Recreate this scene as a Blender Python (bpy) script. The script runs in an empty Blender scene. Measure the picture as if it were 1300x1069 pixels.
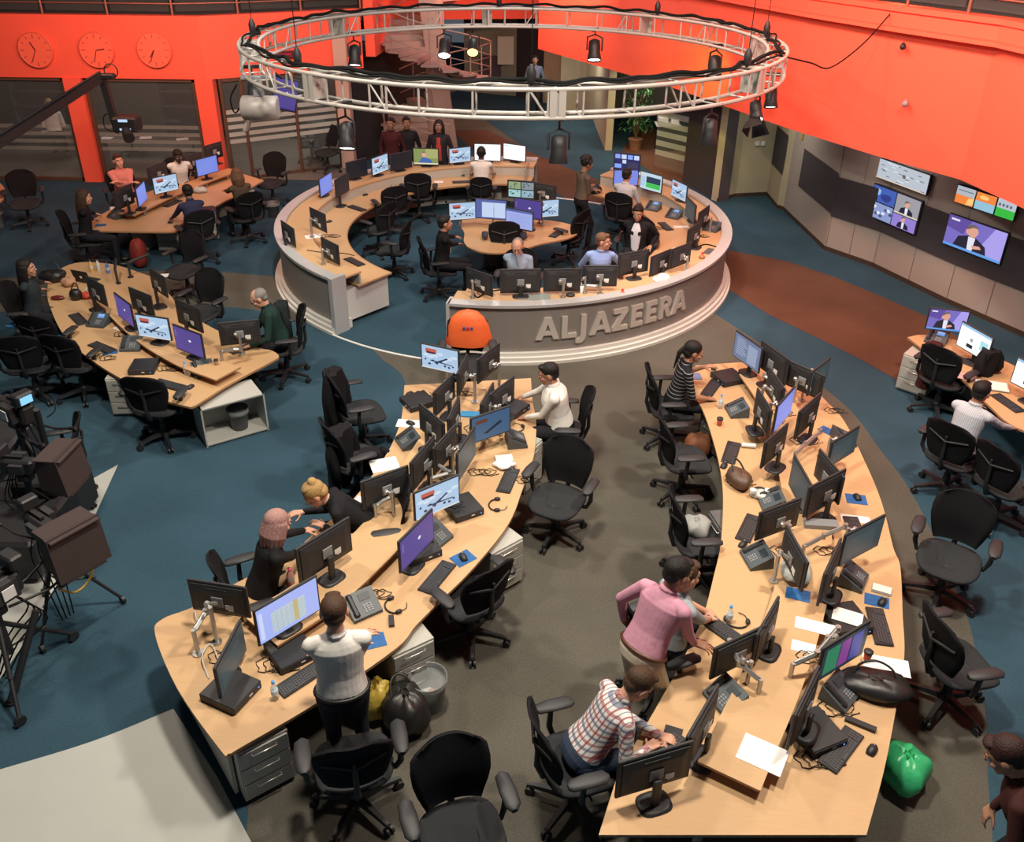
import bpy, math, random
from mathutils import Vector, Matrix
from math import sin, cos, pi, radians, atan2, hypot, sqrt

# ------------------------------------------------------------------ camera, world, lights
SC = bpy.context.scene
COL = SC.collection
CAM_H, FPX, CAM_PITCH, CAM_ROLL = 6.5, 1124.0, 0.5099, 0.01234
_r = Vector((1, 0, 0)); _u = Vector((0, sin(CAM_PITCH), cos(CAM_PITCH))); CF = Vector((0, cos(CAM_PITCH), -sin(CAM_PITCH)))
CR = _r*cos(CAM_ROLL) + _u*sin(CAM_ROLL); CU = _u*cos(CAM_ROLL) - _r*sin(CAM_ROLL)
cam_d = bpy.data.cameras.new('camera'); cam = bpy.data.objects.new('camera', cam_d); COL.objects.link(cam)
cam.matrix_world = Matrix(((CR.x, CU.x, -CF.x, 0), (CR.y, CU.y, -CF.y, 0), (CR.z, CU.z, -CF.z, CAM_H), (0, 0, 0, 1)))
cam_d.sensor_width = 36; cam_d.lens = 36*FPX/1300; cam_d.shift_y = -44.5/1300; cam_d.clip_end = 200
SC.camera = cam
SC.view_settings.view_transform = 'Standard'; SC.view_settings.look = 'None'
SC.view_settings.gamma = 1; SC.view_settings.exposure = 0.0; SC.view_settings.use_curve_mapping = False
W = bpy.data.worlds.new('world'); SC.world = W; W.use_nodes = True
W.node_tree.nodes['Background'].inputs[0].default_value = (0.75, 0.85, 1, 1)
W.node_tree.nodes['Background'].inputs[1].default_value = 0.10

# ------------------------------------------------------------------ where a ray of the camera meets a plane of the room
def ray(px, py):
    return ((px-650)/FPX)*CR - ((py-490)/FPX)*CU + CF
def at(px, py, z=0.0):
    d = ray(px, py); t = (z-CAM_H)/d.z
    return Vector((d.x*t, d.y*t, z))
def onwall(px, py, a, b):
    """point where the ray meets the vertical plane through ground points a, b"""
    n = Vector((b[1]-a[1], -(b[0]-a[0]), 0)); d = ray(px, py)
    t = (n.x*a[0]+n.y*a[1])/(n.x*d.x+n.y*d.y)
    return Vector((d.x*t, d.y*t, CAM_H+d.z*t))

def area(name, loc, target, size, power, color=(1, 1, 1), size_y=None, spread=None):
    d = bpy.data.lights.new(name, 'AREA'); d.energy = power; d.color = color
    d.shape = 'RECTANGLE' if size_y else 'SQUARE'; d.size = size
    if size_y: d.size_y = size_y
    if spread: d.spread = radians(spread)
    o = bpy.data.objects.new(name, d); COL.objects.link(o); o.location = loc
    o.rotation_euler = (Vector(target)-Vector(loc)).to_track_quat('-Z', 'Y').to_euler()
    return o
def spot(name, loc, target, power, angle=50, blend=.5, color=(1, 1, 1), radius=.12):
    d = bpy.data.lights.new(name, 'SPOT'); d.energy = power; d.color = color
    d.spot_size = radians(angle); d.spot_blend = blend; d.shadow_soft_size = radius
    o = bpy.data.objects.new(name, d); COL.objects.link(o); o.location = loc
    o.rotation_euler = (Vector(target)-Vector(loc)).to_track_quat('-Z', 'Y').to_euler()
    return o
WARM = (1, .90, .76)
area('ceiling_lamp_front', (-.5, 5.5, 9.2), (-.3, 7.5, 0), .7, 700, WARM)
area('ceiling_lamp_front_right', (4.5, 6.5, 9.2), (3.5, 8.0, 0), .7, 620, WARM)
area('ceiling_lamp_left', (-5.5, 9.5, 9.2), (-4, 11, 0), .8, 420, (1, .86, .72))
area('ceiling_lamp_middle', (0, 12, 9.2), (0, 12.5, 0), .8, 370, (1, .95, .86))
area('aisle_fill', (5.3, 19.6, 2.55), (5.6, 19.6, 0), .8, 22, (1, .93, .78))  # added fill under the bulkhead to brighten the beige walls, no visible fixture
area('aisle_fill', (6.6, 16.2, 2.55), (7.0, 16.2, 0), .5, 9, (1, .8, .7))  # second added fill, lifts the wall further along the aisle
area('ceiling_lamp_back', (0, 22, 8.0), (0, 20, 0), 1.2, 170, (.9, .92, 1))
spot('desk_spot_right', (2.4, 12.3, 8.6), (2.6, 13.9, .9), 1500, 34, .8, (1, .93, .84), .15)
spot('desk_spot_left', (-2.5, 12.3, 8.6), (-3.6, 15.6, .9), 1500, 34, .8, (1, .93, .84), .15)
spot('desk_spot_back', (0, 15, 8.6), (-1.4, 19.4, .8), 350, 40, .8, (1, .9, .8), .15)
RED = (1, .40, .27)
area('orange_wash_left', (-8, 17.5, 5.2), (-9, 21.9, 3.2), 5, 250, RED, .4)
area('orange_wash_left_bay', (-5, 18.5, 5.4), (-5, 23, 3.2), 2, 90, RED, .4)
area('orange_wash_right', (3.2, 13.8, 7.2), (6.2, 15.6, 3.9), 6, 400, RED, .4)
area('orange_wash_near_right', (4.6, 10.8, 7.2), (7.3, 12.3, 3.8), 3, 190, RED, .4)
area('orange_wash_back', (0, 24, 5.2), (1.5, 30, 3.6), 4, 300, RED, .4)
spot('amber_wall_spot', (3.4, 17.4, 4.0), (3.7, 19.8, 3.0), 600, 55, 1, (1, .85, .12), .1)
spot('red_floor_spot_right', (6.4, 15.8, 6.0), (6.2, 15.0, 0), 240, 50, .9, (1, .25, .12), .2)
spot('red_desk_spot_left', (-7.5, 16.5, 6.0), (-5.6, 15.6, .7), 420, 40, .9, (1, .38, .2), .2)

# ------------------------------------------------------------------ materials
MATS = {}
def mat(name, col, rough=.6, metal=0, emit=None, es=1.0, noise=0, nscale=8, alpha=None, spec=None, bump=0, bscale=60, trans=0):
    if name in MATS: return MATS[name]
    m = bpy.data.materials.new(name); m.use_nodes = True; nt = m.node_tree; b = nt.nodes['Principled BSDF']
    b.inputs['Base Color'].default_value = (*col, 1); b.inputs['Roughness'].default_value = rough; b.inputs['Metallic'].default_value = metal
    if spec is not None: b.inputs['Specular IOR Level'].default_value = spec
    if emit: b.inputs['Emission Color'].default_value = (*emit, 1); b.inputs['Emission Strength'].default_value = es
    if alpha is not None: b.inputs['Alpha'].default_value = alpha
    if trans: b.inputs['Transmission Weight'].default_value = trans
    if noise or bump:
        tc = nt.nodes.new('ShaderNodeTexCoord')
    if noise:
        n = nt.nodes.new('ShaderNodeTexNoise'); n.inputs['Scale'].default_value = nscale; n.inputs['Detail'].default_value = 4
        mx = nt.nodes.new('ShaderNodeMix'); mx.data_type = 'RGBA'
        mx.inputs['A'].default_value = (*[c*(1-noise) for c in col], 1); mx.inputs['B'].default_value = (*[min(1, c*(1+noise)) for c in col], 1)
        nt.links.new(tc.outputs['Object'], n.inputs['Vector']); nt.links.new(n.outputs['Fac'], mx.inputs['Factor']); nt.links.new(mx.outputs['Result'], b.inputs['Base Color'])
    if bump:
        n2 = nt.nodes.new('ShaderNodeTexNoise'); n2.inputs['Scale'].default_value = bscale; n2.inputs['Detail'].default_value = 3
        bp = nt.nodes.new('ShaderNodeBump'); bp.inputs['Strength'].default_value = bump; bp.inputs['Distance'].default_value = .01
        nt.links.new(tc.outputs['Object'], n2.inputs['Vector']); nt.links.new(n2.outputs['Fac'], bp.inputs['Height']); nt.links.new(bp.outputs['Normal'], b.inputs['Normal'])
    MATS[name] = m
    return m
def fabric(name, c): return mat('cloth_'+name, c, .85, noise=.12, nscale=30, bump=.5, bscale=14, spec=.2)
def wood_mat(name, c1, c2):
    m = mat(name, c1, .5, spec=.35); nt = m.node_tree; b = nt.nodes['Principled BSDF']
    tc = nt.nodes.new('ShaderNodeTexCoord'); mp = nt.nodes.new('ShaderNodeMapping'); mp.inputs['Scale'].default_value = (2.0, 14, 2)
    n = nt.nodes.new('ShaderNodeTexNoise'); n.inputs['Scale'].default_value = 3; n.inputs['Detail'].default_value = 6; n.inputs['Distortion'].default_value = .4
    r = nt.nodes.new('ShaderNodeMix'); r.data_type = 'RGBA'; r.inputs['A'].default_value = (*c1, 1); r.inputs['B'].default_value = (*c2, 1)
    nt.links.new(tc.outputs['Object'], mp.inputs[0]); nt.links.new(mp.outputs[0], n.inputs['Vector']); nt.links.new(n.outputs['Fac'], r.inputs['Factor']); nt.links.new(r.outputs['Result'], b.inputs['Base Color'])
    return m
def carpet(name, c):
    m = mat(name, c, .95, spec=.08); nt = m.node_tree; b = nt.nodes['Principled BSDF']
    tc = nt.nodes.new('ShaderNodeTexCoord')
    n = nt.nodes.new('ShaderNodeTexNoise'); n.inputs['Scale'].default_value = 55; n.inputs['Detail'].default_value = 3
    n2 = nt.nodes.new('ShaderNodeTexNoise'); n2.inputs['Scale'].default_value = .9; n2.inputs['Detail'].default_value = 5
    ad = nt.nodes.new('ShaderNodeMath'); ad.operation = 'ADD'
    r = nt.nodes.new('ShaderNodeMapRange'); r.inputs['From Min'].default_value = .6; r.inputs['From Max'].default_value = 1.4; r.inputs['To Min'].default_value = .72; r.inputs['To Max'].default_value = 1.28
    mx = nt.nodes.new('ShaderNodeVectorMath'); mx.operation = 'SCALE'; mx.inputs[0].default_value = c
    L = nt.links.new
    L(tc.outputs['Object'], n.inputs['Vector']); L(tc.outputs['Object'], n2.inputs['Vector']); L(n.outputs['Fac'], ad.inputs[0]); L(n2.outputs['Fac'], ad.inputs[1])
    L(ad.outputs[0], r.inputs['Value']); L(r.outputs[0], mx.inputs['Scale']); L(mx.outputs[0], b.inputs['Base Color'])
    return m
BLACK = mat('black_plastic', (.018, .018, .02), .5)
DARK = mat('charcoal_plastic', (.026, .026, .029), .55)
CHBLK = mat('chair_mesh_black', (.012, .012, .014), .9, spec=.12, bump=.4, bscale=150)
CHGRY = mat('chair_seat_grey', (.032, .034, .037), .9, spec=.12, bump=.4, bscale=150)
METAL = mat('brushed_metal', (.45, .45, .44), .35, .8)
CHROME = mat('chrome', (.6, .6, .6), .15, 1)
GREYP = mat('grey_plastic', (.25, .26, .27), .5)
WHITE = mat('white_plastic', (.72, .72, .70), .5)
PAPER = mat('paper', (.80, .80, .78), .8)
WOOD = wood_mat('beech_worktop', (.50, .31, .155), (.56, .36, .195))
WOODE = mat('beech_edge', (.38, .21, .10), .5)
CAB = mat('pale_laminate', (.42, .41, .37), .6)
CABD = mat('dark_laminate', (.10, .10, .10), .7)  # even dark grey for cabinets, panel seams and gallery slabs
TRUSS = mat('truss_paint', (.46, .43, .40), .5, .2)
CABLE = mat('cable_rubber', (.010, .010, .010), .9, spec=.1)
WCABLE = mat('white_cable', (.6, .6, .58), .5)
BLUEPAD = mat('blue_pad', (.012, .10, .30), .6, noise=.5, nscale=14)
CLEAR = mat('clear_plastic', (.75, .85, .9), .08, alpha=.35)
GLASS = mat('glass', (.30, .36, .36), .05, alpha=.10)
ORANGE = mat('orange_paint', (.95, .125, .07), .7, noise=.04, nscale=2)
WALLB = mat('beige_wall', (.40, .35, .24), .8, noise=.05, nscale=3)
WALLG = mat('grey_wall', (.33, .29, .26), .8, noise=.05, nscale=3)
DARKWALL = mat('dark_wall', (.022, .018, .02), .85, noise=.2, nscale=2)
ACOU = mat('acoustic_panel', (.045, .038, .045), .9, noise=.2, nscale=40)
SKIRT = mat('skirting', (.05, .03, .02), .6)
def E(name, col, s=1.0): return mat('lit_'+name, (0, 0, 0), .4, emit=col, es=s)

# ------------------------------------------------------------------ mesh builder
class MB:
    def __init__(s): s.v = []; s.f = []; s.m = []; s.sm = []
    def add(s, vs, fs, mi=0, smooth=False, M=None):
        o = len(s.v)
        s.v += [tuple(M @ Vector(v)) for v in vs] if M else [tuple(v) for v in vs]
        for f in fs: s.f.append([i+o for i in f]); s.m.append(mi); s.sm.append(smooth)
        return s
    def rings(s, R, closed=True, caps=True, mi=0, smooth=True, M=None, loop=False):
        n = len(R[0]); vs = [p for r in R for p in r]; fs = []
        K = len(R)
        for k in range(K if loop else K-1):
            a = k*n; b = ((k+1) % K)*n
            for i in range(n if closed else n-1):
                j = (i+1) % n; fs.append((a+i, a+j, b+j, b+i))
        s.add(vs, fs, mi, smooth, M)
        if caps and not loop:
            s.add(R[0], [tuple(reversed(range(n)))], mi, False, M); s.add(R[-1], [tuple(range(n))], mi, False, M)
        return s
    def box(s, c, d, rz=0, bev=0.0, mi=0, M=None, rx=0, ry=0):
        T = Matrix.Translation(c) @ Matrix.Rotation(rz, 4, 'Z') @ Matrix.Rotation(ry, 4, 'Y') @ Matrix.Rotation(rx, 4, 'X')
        if M: T = M @ T
        x, y, z = d[0]/2, d[1]/2, d[2]/2
        if not bev:
            vs = [(-x, -y, -z), (x, -y, -z), (x, y, -z), (-x, y, -z), (-x, -y, z), (x, -y, z), (x, y, z), (-x, y, z)]
            return s.add(vs, [(3, 2, 1, 0), (4, 5, 6, 7), (0, 1, 5, 4), (1, 2, 6, 5), (2, 3, 7, 6), (3, 0, 4, 7)], mi, False, T)
        b = min(bev, x*.9, y*.9, z*.9)
        def rr(ix, zz):
            X, Y = x-ix, y-ix; c2 = max(b-ix, b*.35)
            return [(-X+c2, -Y, zz), (X-c2, -Y, zz), (X, -Y+c2, zz), (X, Y-c2, zz), (X-c2, Y, zz), (-X+c2, Y, zz), (-X, Y-c2, zz), (-X, -Y+c2, zz)]
        return s.rings([rr(b, -z), rr(0, -z+b), rr(0, z-b), rr(b, z)], mi=mi, smooth=False, M=T)
    def cyl(s, p0, p1, r0, r1=None, n=12, mi=0, smooth=True, caps=True):
        p0 = Vector(p0); p1 = Vector(p1); r1 = r0 if r1 is None else r1
        d = (p1-p0); q = d.to_track_quat('Z', 'Y') if d.length > 1e-9 else Vector((0, 0, 1)).to_track_quat('Z', 'Y')
        ring = lambda p, r: [p+q @ Vector((r*cos(2*pi*i/n), r*sin(2*pi*i/n), 0)) for i in range(n)]
        return s.rings([ring(p0, r0), ring(p1, r1)], mi=mi, smooth=smooth, caps=caps)
    def tube(s, pts, r, n=6, mi=0, loop=False):
        pts = [Vector(p) for p in pts]; R = []; K = len(pts); up = None
        for i, p in enumerate(pts):
            a = pts[(i-1) % K] if (i > 0 or loop) else p; b = pts[(i+1) % K] if (i < K-1 or loop) else p
            t = (b-a).normalized()
            if up is None: up = Vector((0, 0, 1)) if abs(t.z) < .95 else Vector((1, 0, 0))
            x = t.cross(up).normalized(); up = x.cross(t).normalized()
            rr = r[i] if isinstance(r, (list, tuple)) else r
            R.append([p+rr*(cos(2*pi*j/n)*x+sin(2*pi*j/n)*up) for j in range(n)])
        return s.rings(R, mi=mi, loop=loop)
    def prism(s, poly, z0, z1, mi=0, mside=None, M=None):
        A = 0
        for i in range(len(poly)):
            a, b = poly[i], poly[(i+1) % len(poly)]; A += a[0]*b[1]-a[1]*b[0]
        if A < 0: poly = poly[::-1]
        n = len(poly); vs = [(p[0], p[1], z0) for p in poly]+[(p[0], p[1], z1) for p in poly]
        s.add(vs, [tuple(reversed(range(n))), tuple(range(n, 2*n))], mi, False, M)
        return s.add(vs, [(i, (i+1) % n, n+(i+1) % n, n+i) for i in range(n)], mi if mside is None else mside, False, M)
    def lathe(s, prof, c=(0, 0, 0), n=16, mi=0, M=None, smooth=True):
        R = [[(c[0]+r*cos(2*pi*i/n), c[1]+r*sin(2*pi*i/n), c[2]+z) for i in range(n)] for r, z in prof]
        return s.rings(R, mi=mi, M=M, smooth=smooth)
    def ell(s, c, r, n=12, mi=0, M=None):
        k = max(5, n*2//3); R = []
        for j in range(k+1):
            t = -pi/2+pi*j/k; t = max(-pi/2+.05, min(pi/2-.05, t))
            R.append([(c[0]+r[0]*cos(t)*cos(2*pi*i/n), c[1]+r[1]*cos(t)*sin(2*pi*i/n), c[2]+r[2]*sin(t)) for i in range(n)])
        return s.rings(R, mi=mi, M=M)
    def quad(s, a, b, c, d, mi=0): return s.add([a, b, c, d], [(0, 1, 2, 3)], mi)
    def mesh(s, name, mats):
        me = bpy.data.meshes.new(name); me.from_pydata(s.v, [], s.f)
        for m in (mats if isinstance(mats, (list, tuple)) else [mats]): me.materials.append(m)
        me.polygons.foreach_set('material_index', s.m); me.polygons.foreach_set('use_smooth', s.sm); me.update()
        return me
    def build(s, name, mats, parent=None, loc=None, rz=0):
        return put(name, s.mesh(name, mats), parent, loc, rz)
def put(name, me, parent=None, loc=None, rz=0):
    o = bpy.data.objects.new(name, me); COL.objects.link(o)
    if parent: o.parent = parent
    if loc is not None: o.location = loc
    if rz: o.rotation_euler.z = rz
    return o
def tag(o, label, cat, group=None, kind=None):
    o['label'] = label; o['category'] = cat
    if group: o['group'] = group
    if kind: o['kind'] = kind
    return o
def thing(name, label, cat, loc=(0, 0, 0), rz=0, group=None):
    o = bpy.data.objects.new(name, None); COL.objects.link(o); o.location = loc; o.rotation_euler = (0, 0, rz); o.empty_display_size = .1
    return tag(o, label, cat, group)
def struct(o): o['kind'] = 'structure'; return o
KIDS = {}
def kids(o): return [c for c in KIDS.get(o.name, [])]
class Proto:
    """one built thing; place() moves it the first time, then copies it part by part"""
    def __init__(s, root): s.root = root; s.used = False; s.tree = s.grab(root)
    def grab(s, o): return [(c, s.grab(c)) for c in o.children]
    def place(s, loc, rz, label, group=None, sc=None, cat=None):
        if not s.used: s.used = True; r = s.root
        else:
            r = s.root.copy(); COL.objects.link(r); s.cp(s.tree, r)
        r.location = loc; r.rotation_euler = (0, 0, rz); r['label'] = label
        if group: r['group'] = group
        if sc: r.scale = (sc, sc, sc)
        return r
    def cp(s, tree, par):
        for c, sub in tree:
            d = c.copy(); COL.objects.link(d); d.parent = par; s.cp(sub, d)
def smooth_poly(pts, k=5):
    """closed Catmull-Rom through pts = (x, y[, 'c' corner])"""
    out = []; n = len(pts)
    for i in range(n):
        p0, p1, p2, p3 = [pts[(i+j-1) % n] for j in range(4)]
        c1 = len(p1) > 2; c2 = len(p2) > 2
        P = [Vector(p[:2]) for p in (p0, p1, p2, p3)]
        if c1: P[0] = P[1]*2-P[2]
        if c2: P[3] = P[2]*2-P[1]
        for j in range(k):
            t = j/k
            out.append(tuple(.5*((2*P[1])+(P[2]-P[0])*t+(2*P[0]-5*P[1]+4*P[2]-P[3])*t*t+(3*P[1]-P[0]-3*P[2]+P[3])*t**3)))
    return out
def smooth_path(pts, k=5):
    out = []; n = len(pts); V = [Vector(p) for p in pts]
    for i in range(n-1):
        P1, P2 = V[i], V[i+1]; P0 = V[i-1] if i else P1*2-P2; P3 = V[i+2] if i+2 < n else P2*2-P1
        for j in range(k):
            t = j/k; out.append(.5*((2*P1)+(P2-P0)*t+(2*P0-5*P1+4*P2-P3)*t*t+(3*P1-P0-3*P2+P3)*t**3))
    return out+[V[-1]]
rnd = random.Random(7)
DZ = .68      # worktop height
TZ = .80      # raised shelf height

# ================================================================== THE SETTING
TEAL = carpet('carpet_teal', (.033, .071, .100)); TAUPE = carpet('carpet_taupe', (.094, .087, .071)); BROWN = carpet('carpet_rust', (.115, .056, .036))
PALE = mat('floor_pale_grey', (.40, .41, .38), .6, noise=.06, nscale=3); OFFC = carpet('office_carpet', (.14, .13, .11))
RC = Vector((-.201, 16.715, 0)); RR = 4.365; RB = 4.45
def P2(px, py): v = at(px, py); return (v.x, v.y)
fb = MB()
fb.prism([(-26, -2), (16, -2), (16, 46), (-26, 46)], -.2, 0, 0)
lv = [.001]
def inlay(pxs, mi, sm=True):
    pts = [P2(*p[:2])+tuple(p[2:]) for p in pxs]
    poly = smooth_poly(pts, 6) if sm else [p[:2] for p in pts]
    A = sum(poly[i][0]*poly[(i+1) % len(poly)][1]-poly[(i+1) % len(poly)][0]*poly[i][1] for i in range(len(poly)))
    if A < 0: poly = poly[::-1]
    fb.add([(p[0], p[1], lv[0]) for p in poly], [tuple(range(len(poly)))], mi); lv[0] += .0006
inlay([(-80, 358, 'c'), (120, 347), (248, 344), (365, 352, 'c'), (420, 410, 'c'), (374, 404, 'c'), (292, 390), (150, 391), (-80, 400, 'c')], 1)
inlay([(470, 440, 'c'), (485, 456), (514, 484), (520, 560), (470, 680), (380, 800), (330, 900), (310, 1090, 'c'), (1262, 1090, 'c'), (1254, 985), (1252, 914), (1243, 863), (1225, 775), (1163, 636), (1118, 572), (1057, 501), (915, 403), (880, 380, 'c'), (700, 430, 'c')], 1)
inlay([(-60, 994, 'c'), (0, 977), (118, 941), (220, 900, 'c'), (275, 985, 'c'), (330, 1090, 'c'), (-60, 1100, 'c')], 3)
inlay([(-60, 890), (0, 862), (35, 811), (60, 765), (100, 700), (150, 590), (60, 640), (-60, 720)], 3, False)
inlay([(925, 318), (1000, 332), (1060, 352), (1120, 377), (1190, 408), (1230, 440), (1161, 495), (1090, 455), (1040, 430), (977, 400), (935, 374), (905, 355)], 2, False)
inlay([(572, 166), (620, 166), (672, 193), (730, 217), (800, 244), (800, 262), (728, 257), (680, 230), (610, 195)], 2, False)
inlay([(540, 145), (612, 150), (672, 192), (620, 166), (560, 165)], 1, False)
inlay([(790, 190), (812, 160), (880, 175), (872, 232), (855, 235), (820, 214)], 2, False)
fb.add([(RC.x+4.4*cos(2*pi*i/96), RC.y+4.4*sin(2*pi*i/96), .006) for i in range(96)], [tuple(range(96))], 0)
fl = struct(fb.build('floor', [TEAL, TAUPE, BROWN, PALE, OFFC]))
ft = MB(); ft.tube([(RC.x+4.43*cos(2*pi*i/128), RC.y+4.43*sin(2*pi*i/128), .008) for i in range(128)], .02, 5, loop=True)
struct(ft.build('trim_1', WHITE))
c = MB(); c.box((-3, 22, 9.75), (44, 50, .3)); struct(c.build('ceiling', DARKWALL))

def wallpoly(name, pts, z0, z1, th, mats, mi=0):
    """a wall that follows ground points, with thickness th away from the camera"""
    b = MB(); n = len(pts); back = []
    for i, p in enumerate(pts):
        a = Vector(pts[max(0, i-1)]); d = Vector(pts[min(n-1, i+1)])
        t = (d-a).normalized(); nn = Vector((-t.y, t.x))
        if nn.dot(Vector(p)) < 0: nn = -nn
        back.append(tuple(Vector(p)+nn*th))
    for i in range(n-1):
        b.prism([pts[i], pts[i+1], back[i+1], back[i]], z0, z1, mi)
    o = b.build(name, mats); struct(o); return o
# --- right-hand wall: lower panels, dark acoustic band, upper panels
WP = [P2(866, 232), P2(911, 256), P2(933, 250), P2(973, 248), P2(986, 264), P2(994, 267), P2(1046, 317), P2(1106, 338), P2(1198, 383), P2(1300, 428)]
d = (Vector(WP[-1])-Vector(WP[-2])).normalized(); WP.append(tuple(Vector(WP[-1])+d*6))
wallpoly('wall_right', WP[6:], 0, 2.75, .2, [WALLG])
wallpoly('wall_right', WP[5:7], 0, 2.75, .2, [WALLG])
wallpoly('wall_back_right', WP[1:6], 0, 2.75, .2, [WALLB])
wallpoly('wall_back_right', WP[0:2], 0, 2.75, .3, [ACOU])
wallpoly('baseboard_right', [tuple(Vector(p)-Vector(p).normalized()*.015) for p in WP[1:]], 0, .09, .03, [SKIRT])
def off(p, k): v = Vector(p); return tuple(v-v.normalized()*k)
b = MB(); seg = WP[6:]
for i in range(len(seg)-1):
    b.prism([off(seg[i], .05), off(seg[i+1], .05), off(seg[i+1], .001), off(seg[i], .001)], .76, 1.55)
mid = Vector(WP[5]).lerp(Vector(WP[6]), .25); b.prism([off(mid, .05), off(WP[6], .05), off(WP[6], .001), off(mid, .001)], .80, 1.62)
struct(b.build('trim_5', ACOU))
b = MB(); a_, b_ = Vector(WP[3]), Vector(WP[4])
b.prism([off(a_, .04), off(b_, .04), off(b_, .002), off(a_, .002)], .8, 1.7)
tag(b.build('acoustic_panel', ACOU), 'small dark acoustic panel in the beige corner left of the yellow sticker', 'wall panel')
b = MB()
for p, q in ((Vector(WP[6]), Vector(WP[7])), (Vector(WP[7]), Vector(WP[8])), (Vector(WP[8]), Vector(WP[9]))):
    for t in (.0, .5) if q is not None else ():
        v = p.lerp(q, t+.02); w = p.lerp(q, t+.02+.012/(q-p).length)
        b.prism([off(v, .008), off(w, .008), w, v], .1, 2.7)
struct(b.build('trim_2', CABD))
b = MB(); v = onwall(1020, 172, WP[5], WP[6]); b.box((v.x, v.y-.05, v.z), (.1, .02, .2)); tag(b.build('sticker', mat('yellow_sticker', (.8, .45, .02), .6)), 'small yellow sticker high on the beige wall edge', 'sticker')
for (px, py, A, B, lab) in ((961, 182, WP[2], WP[3], 'white wall sockets on the beige wall of the recess'), (705, 98, P2(689, 128), P2(742, 140), 'white switch group on the far beige wall')):
    t = thing('wall_socket', lab, 'socket', (0, 0, 0))
    for k in range(3 if px < 800 else 2):
        v = onwall(px+7*k, py, A, B); b = MB(); b.box((v.x, v.y-.03, v.z), (.11, .03, .11), bev=.01); b.build('socket_plate', WHITE, t)

# --- orange bulkhead (right), bulkhead (left), bulkhead (far)
FBZ = 2.6
fpts = [(697, 34), (683, 62), (850, 110), (1000, 163), (1110, 197), (1219, 228), (1300, 265)]
FP = [tuple(at(*p, FBZ).xy) for p in fpts]; FP.append((7.75, 9.0)); FP.append((8.2, 4.0))
fzt = onwall(1300, 28, FP[5], FP[6]).z
wallpoly('wall_right_bulkhead', FP, FBZ, 4.93, .25, [ORANGE])
wallpoly('trim_3', [off(p, .24) for p in FP[1:]], 4.60, 4.66, .25, [ORANGE])
wallpoly('trim_4', [off(p, .05) for p in FP[1:]], 4.88, 4.96, .35, [ORANGE])
LF = [(-24, 21.95), (-7.35, 21.9), (-3.9, 23.75)]
wallpoly('wall_left_bulkhead', LF, 2.5, 3.9, .25, [ORANGE])
wallpoly('wall_back_bulkhead', [(-3.6, 23.9), (-2.8, 31.5), (3.2, 32.5)], 2.75, 6.2, .25, [ORANGE])
b = MB()
for (px, w) in ((118, .42), (279, .42), (-60, .42)):
    v = at(px, 232); b.box((v.x, 22.0, 1.25), (w, .3, 2.5))
struct(b.build('wall_left_posts', ORANGE))
# dark frames and glass of the left offices
x0, x1, x2 = at(-60, 232).x, at(118, 232).x, at(279, 232).x
for n, (a, c_) in enumerate(((x0, x1), (x1, x2))):
    b = MB(); a += .24; c_ -= .24
    for z in (.04, 2.46): b.box(((a+c_)/2, 22.0, z), (c_-a, .08, .08))
    for x in (a+.04, c_-.04): b.box((x, 22.0, 1.25), (.08, .08, 2.5))
    w = struct(b.build('window_%d' % (n+1), mat('brown_frame', (.10, .05, .03), .6)))
    g = MB(); g.box(((a+c_)/2, 22.02, 1.25), (c_-a-.1, .012, 2.4)); g.build('pane', GLASS, w)
    g = MB(); [g.box(((a+c_)/2, 22.005, z), (c_-a-.1, .006, .09)) for z in (.8, .98, 1.16, 1.34)]; g.build('frosted_band', mat('faint_frosted_band', (.35, .38, .34), .6, alpha=.3), w)
pc = at(444, 212)
b = MB(); b.box((pc.x, pc.y, 1.95), (.34, .4, 3.9), bev=.02); struct(b.build('wall_column', mat('pink_column', (.55, .40, .33), .7)))
# frosted glass partition between the second post and the column
A = Vector((x2+.35, 22.0)); B = Vector((pc.x-.2, pc.y))
b = MB(); dd = (B-A).normalized()
for t in (0, .17, .62, 1):
    p = A.lerp(B, t); b.box((p.x, p.y, 1.25), (.07, .07, 2.5))
for z in (.04, 2.46): b.prism([A, B, B+Vector((0, .06)), A+Vector((0, .06))], z-.04, z+.04)
wp = struct(b.build('window_3', mat('brown_frame', (.10, .05, .03), .6)))
g = MB(); g.prism([A, B, B+Vector((0, .012)), A+Vector((0, .012))], .1, 2.4); g.build('pane', GLASS, wp)
FROST = mat('frosted_band', (.55, .60, .55), .6, alpha=.55)
g = MB()
for z in (.95, 1.12, 1.3, 1.48, 1.66): g.prism([A+Vector((0, -.01)), B+Vector((0, -.01)), B+Vector((0, -.003)), A+Vector((0, -.003))], z, z+.1)
g.build('frosted_band', FROST, wp)
# offices behind
b = MB(); b.add([(-26, 22.2, .012), (-4.3, 22.2, .012), (-4.3, 30, .012), (-26, 30, .012)], [(0, 1, 2, 3)]); struct(b.build('floor', OFFC))
wallpoly('wall_office', [(-24, 27.5), (-4.1, 27.5)], 0, 2.6, .2, [mat('office_wall', (.13, .125, .10), .8)])
wallpoly('wall_office_side', [(-4.15, 24.2), (-4.15, 27.5)], 0, 2.6, .2, [mat('office_wall', (.13, .125, .10), .8)])
b = MB(); b.prism([(-24, 22.25), (-7.5, 22.25), (-4.2, 24.0), (-4.2, 27.4), (-24, 27.4)], 3.05, 3.3); struct(b.build('ceiling', DARKWALL))
area('office_lamp', (-5.8, 24.8, 2.9), (-5.8, 24.8, 0), 1.2, 40, (1, .97, .85))
area('office_lamp', (-11.5, 25, 2.9), (-11.5, 24.5, 0), 1.5, 22, (1, .9, .8))
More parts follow.
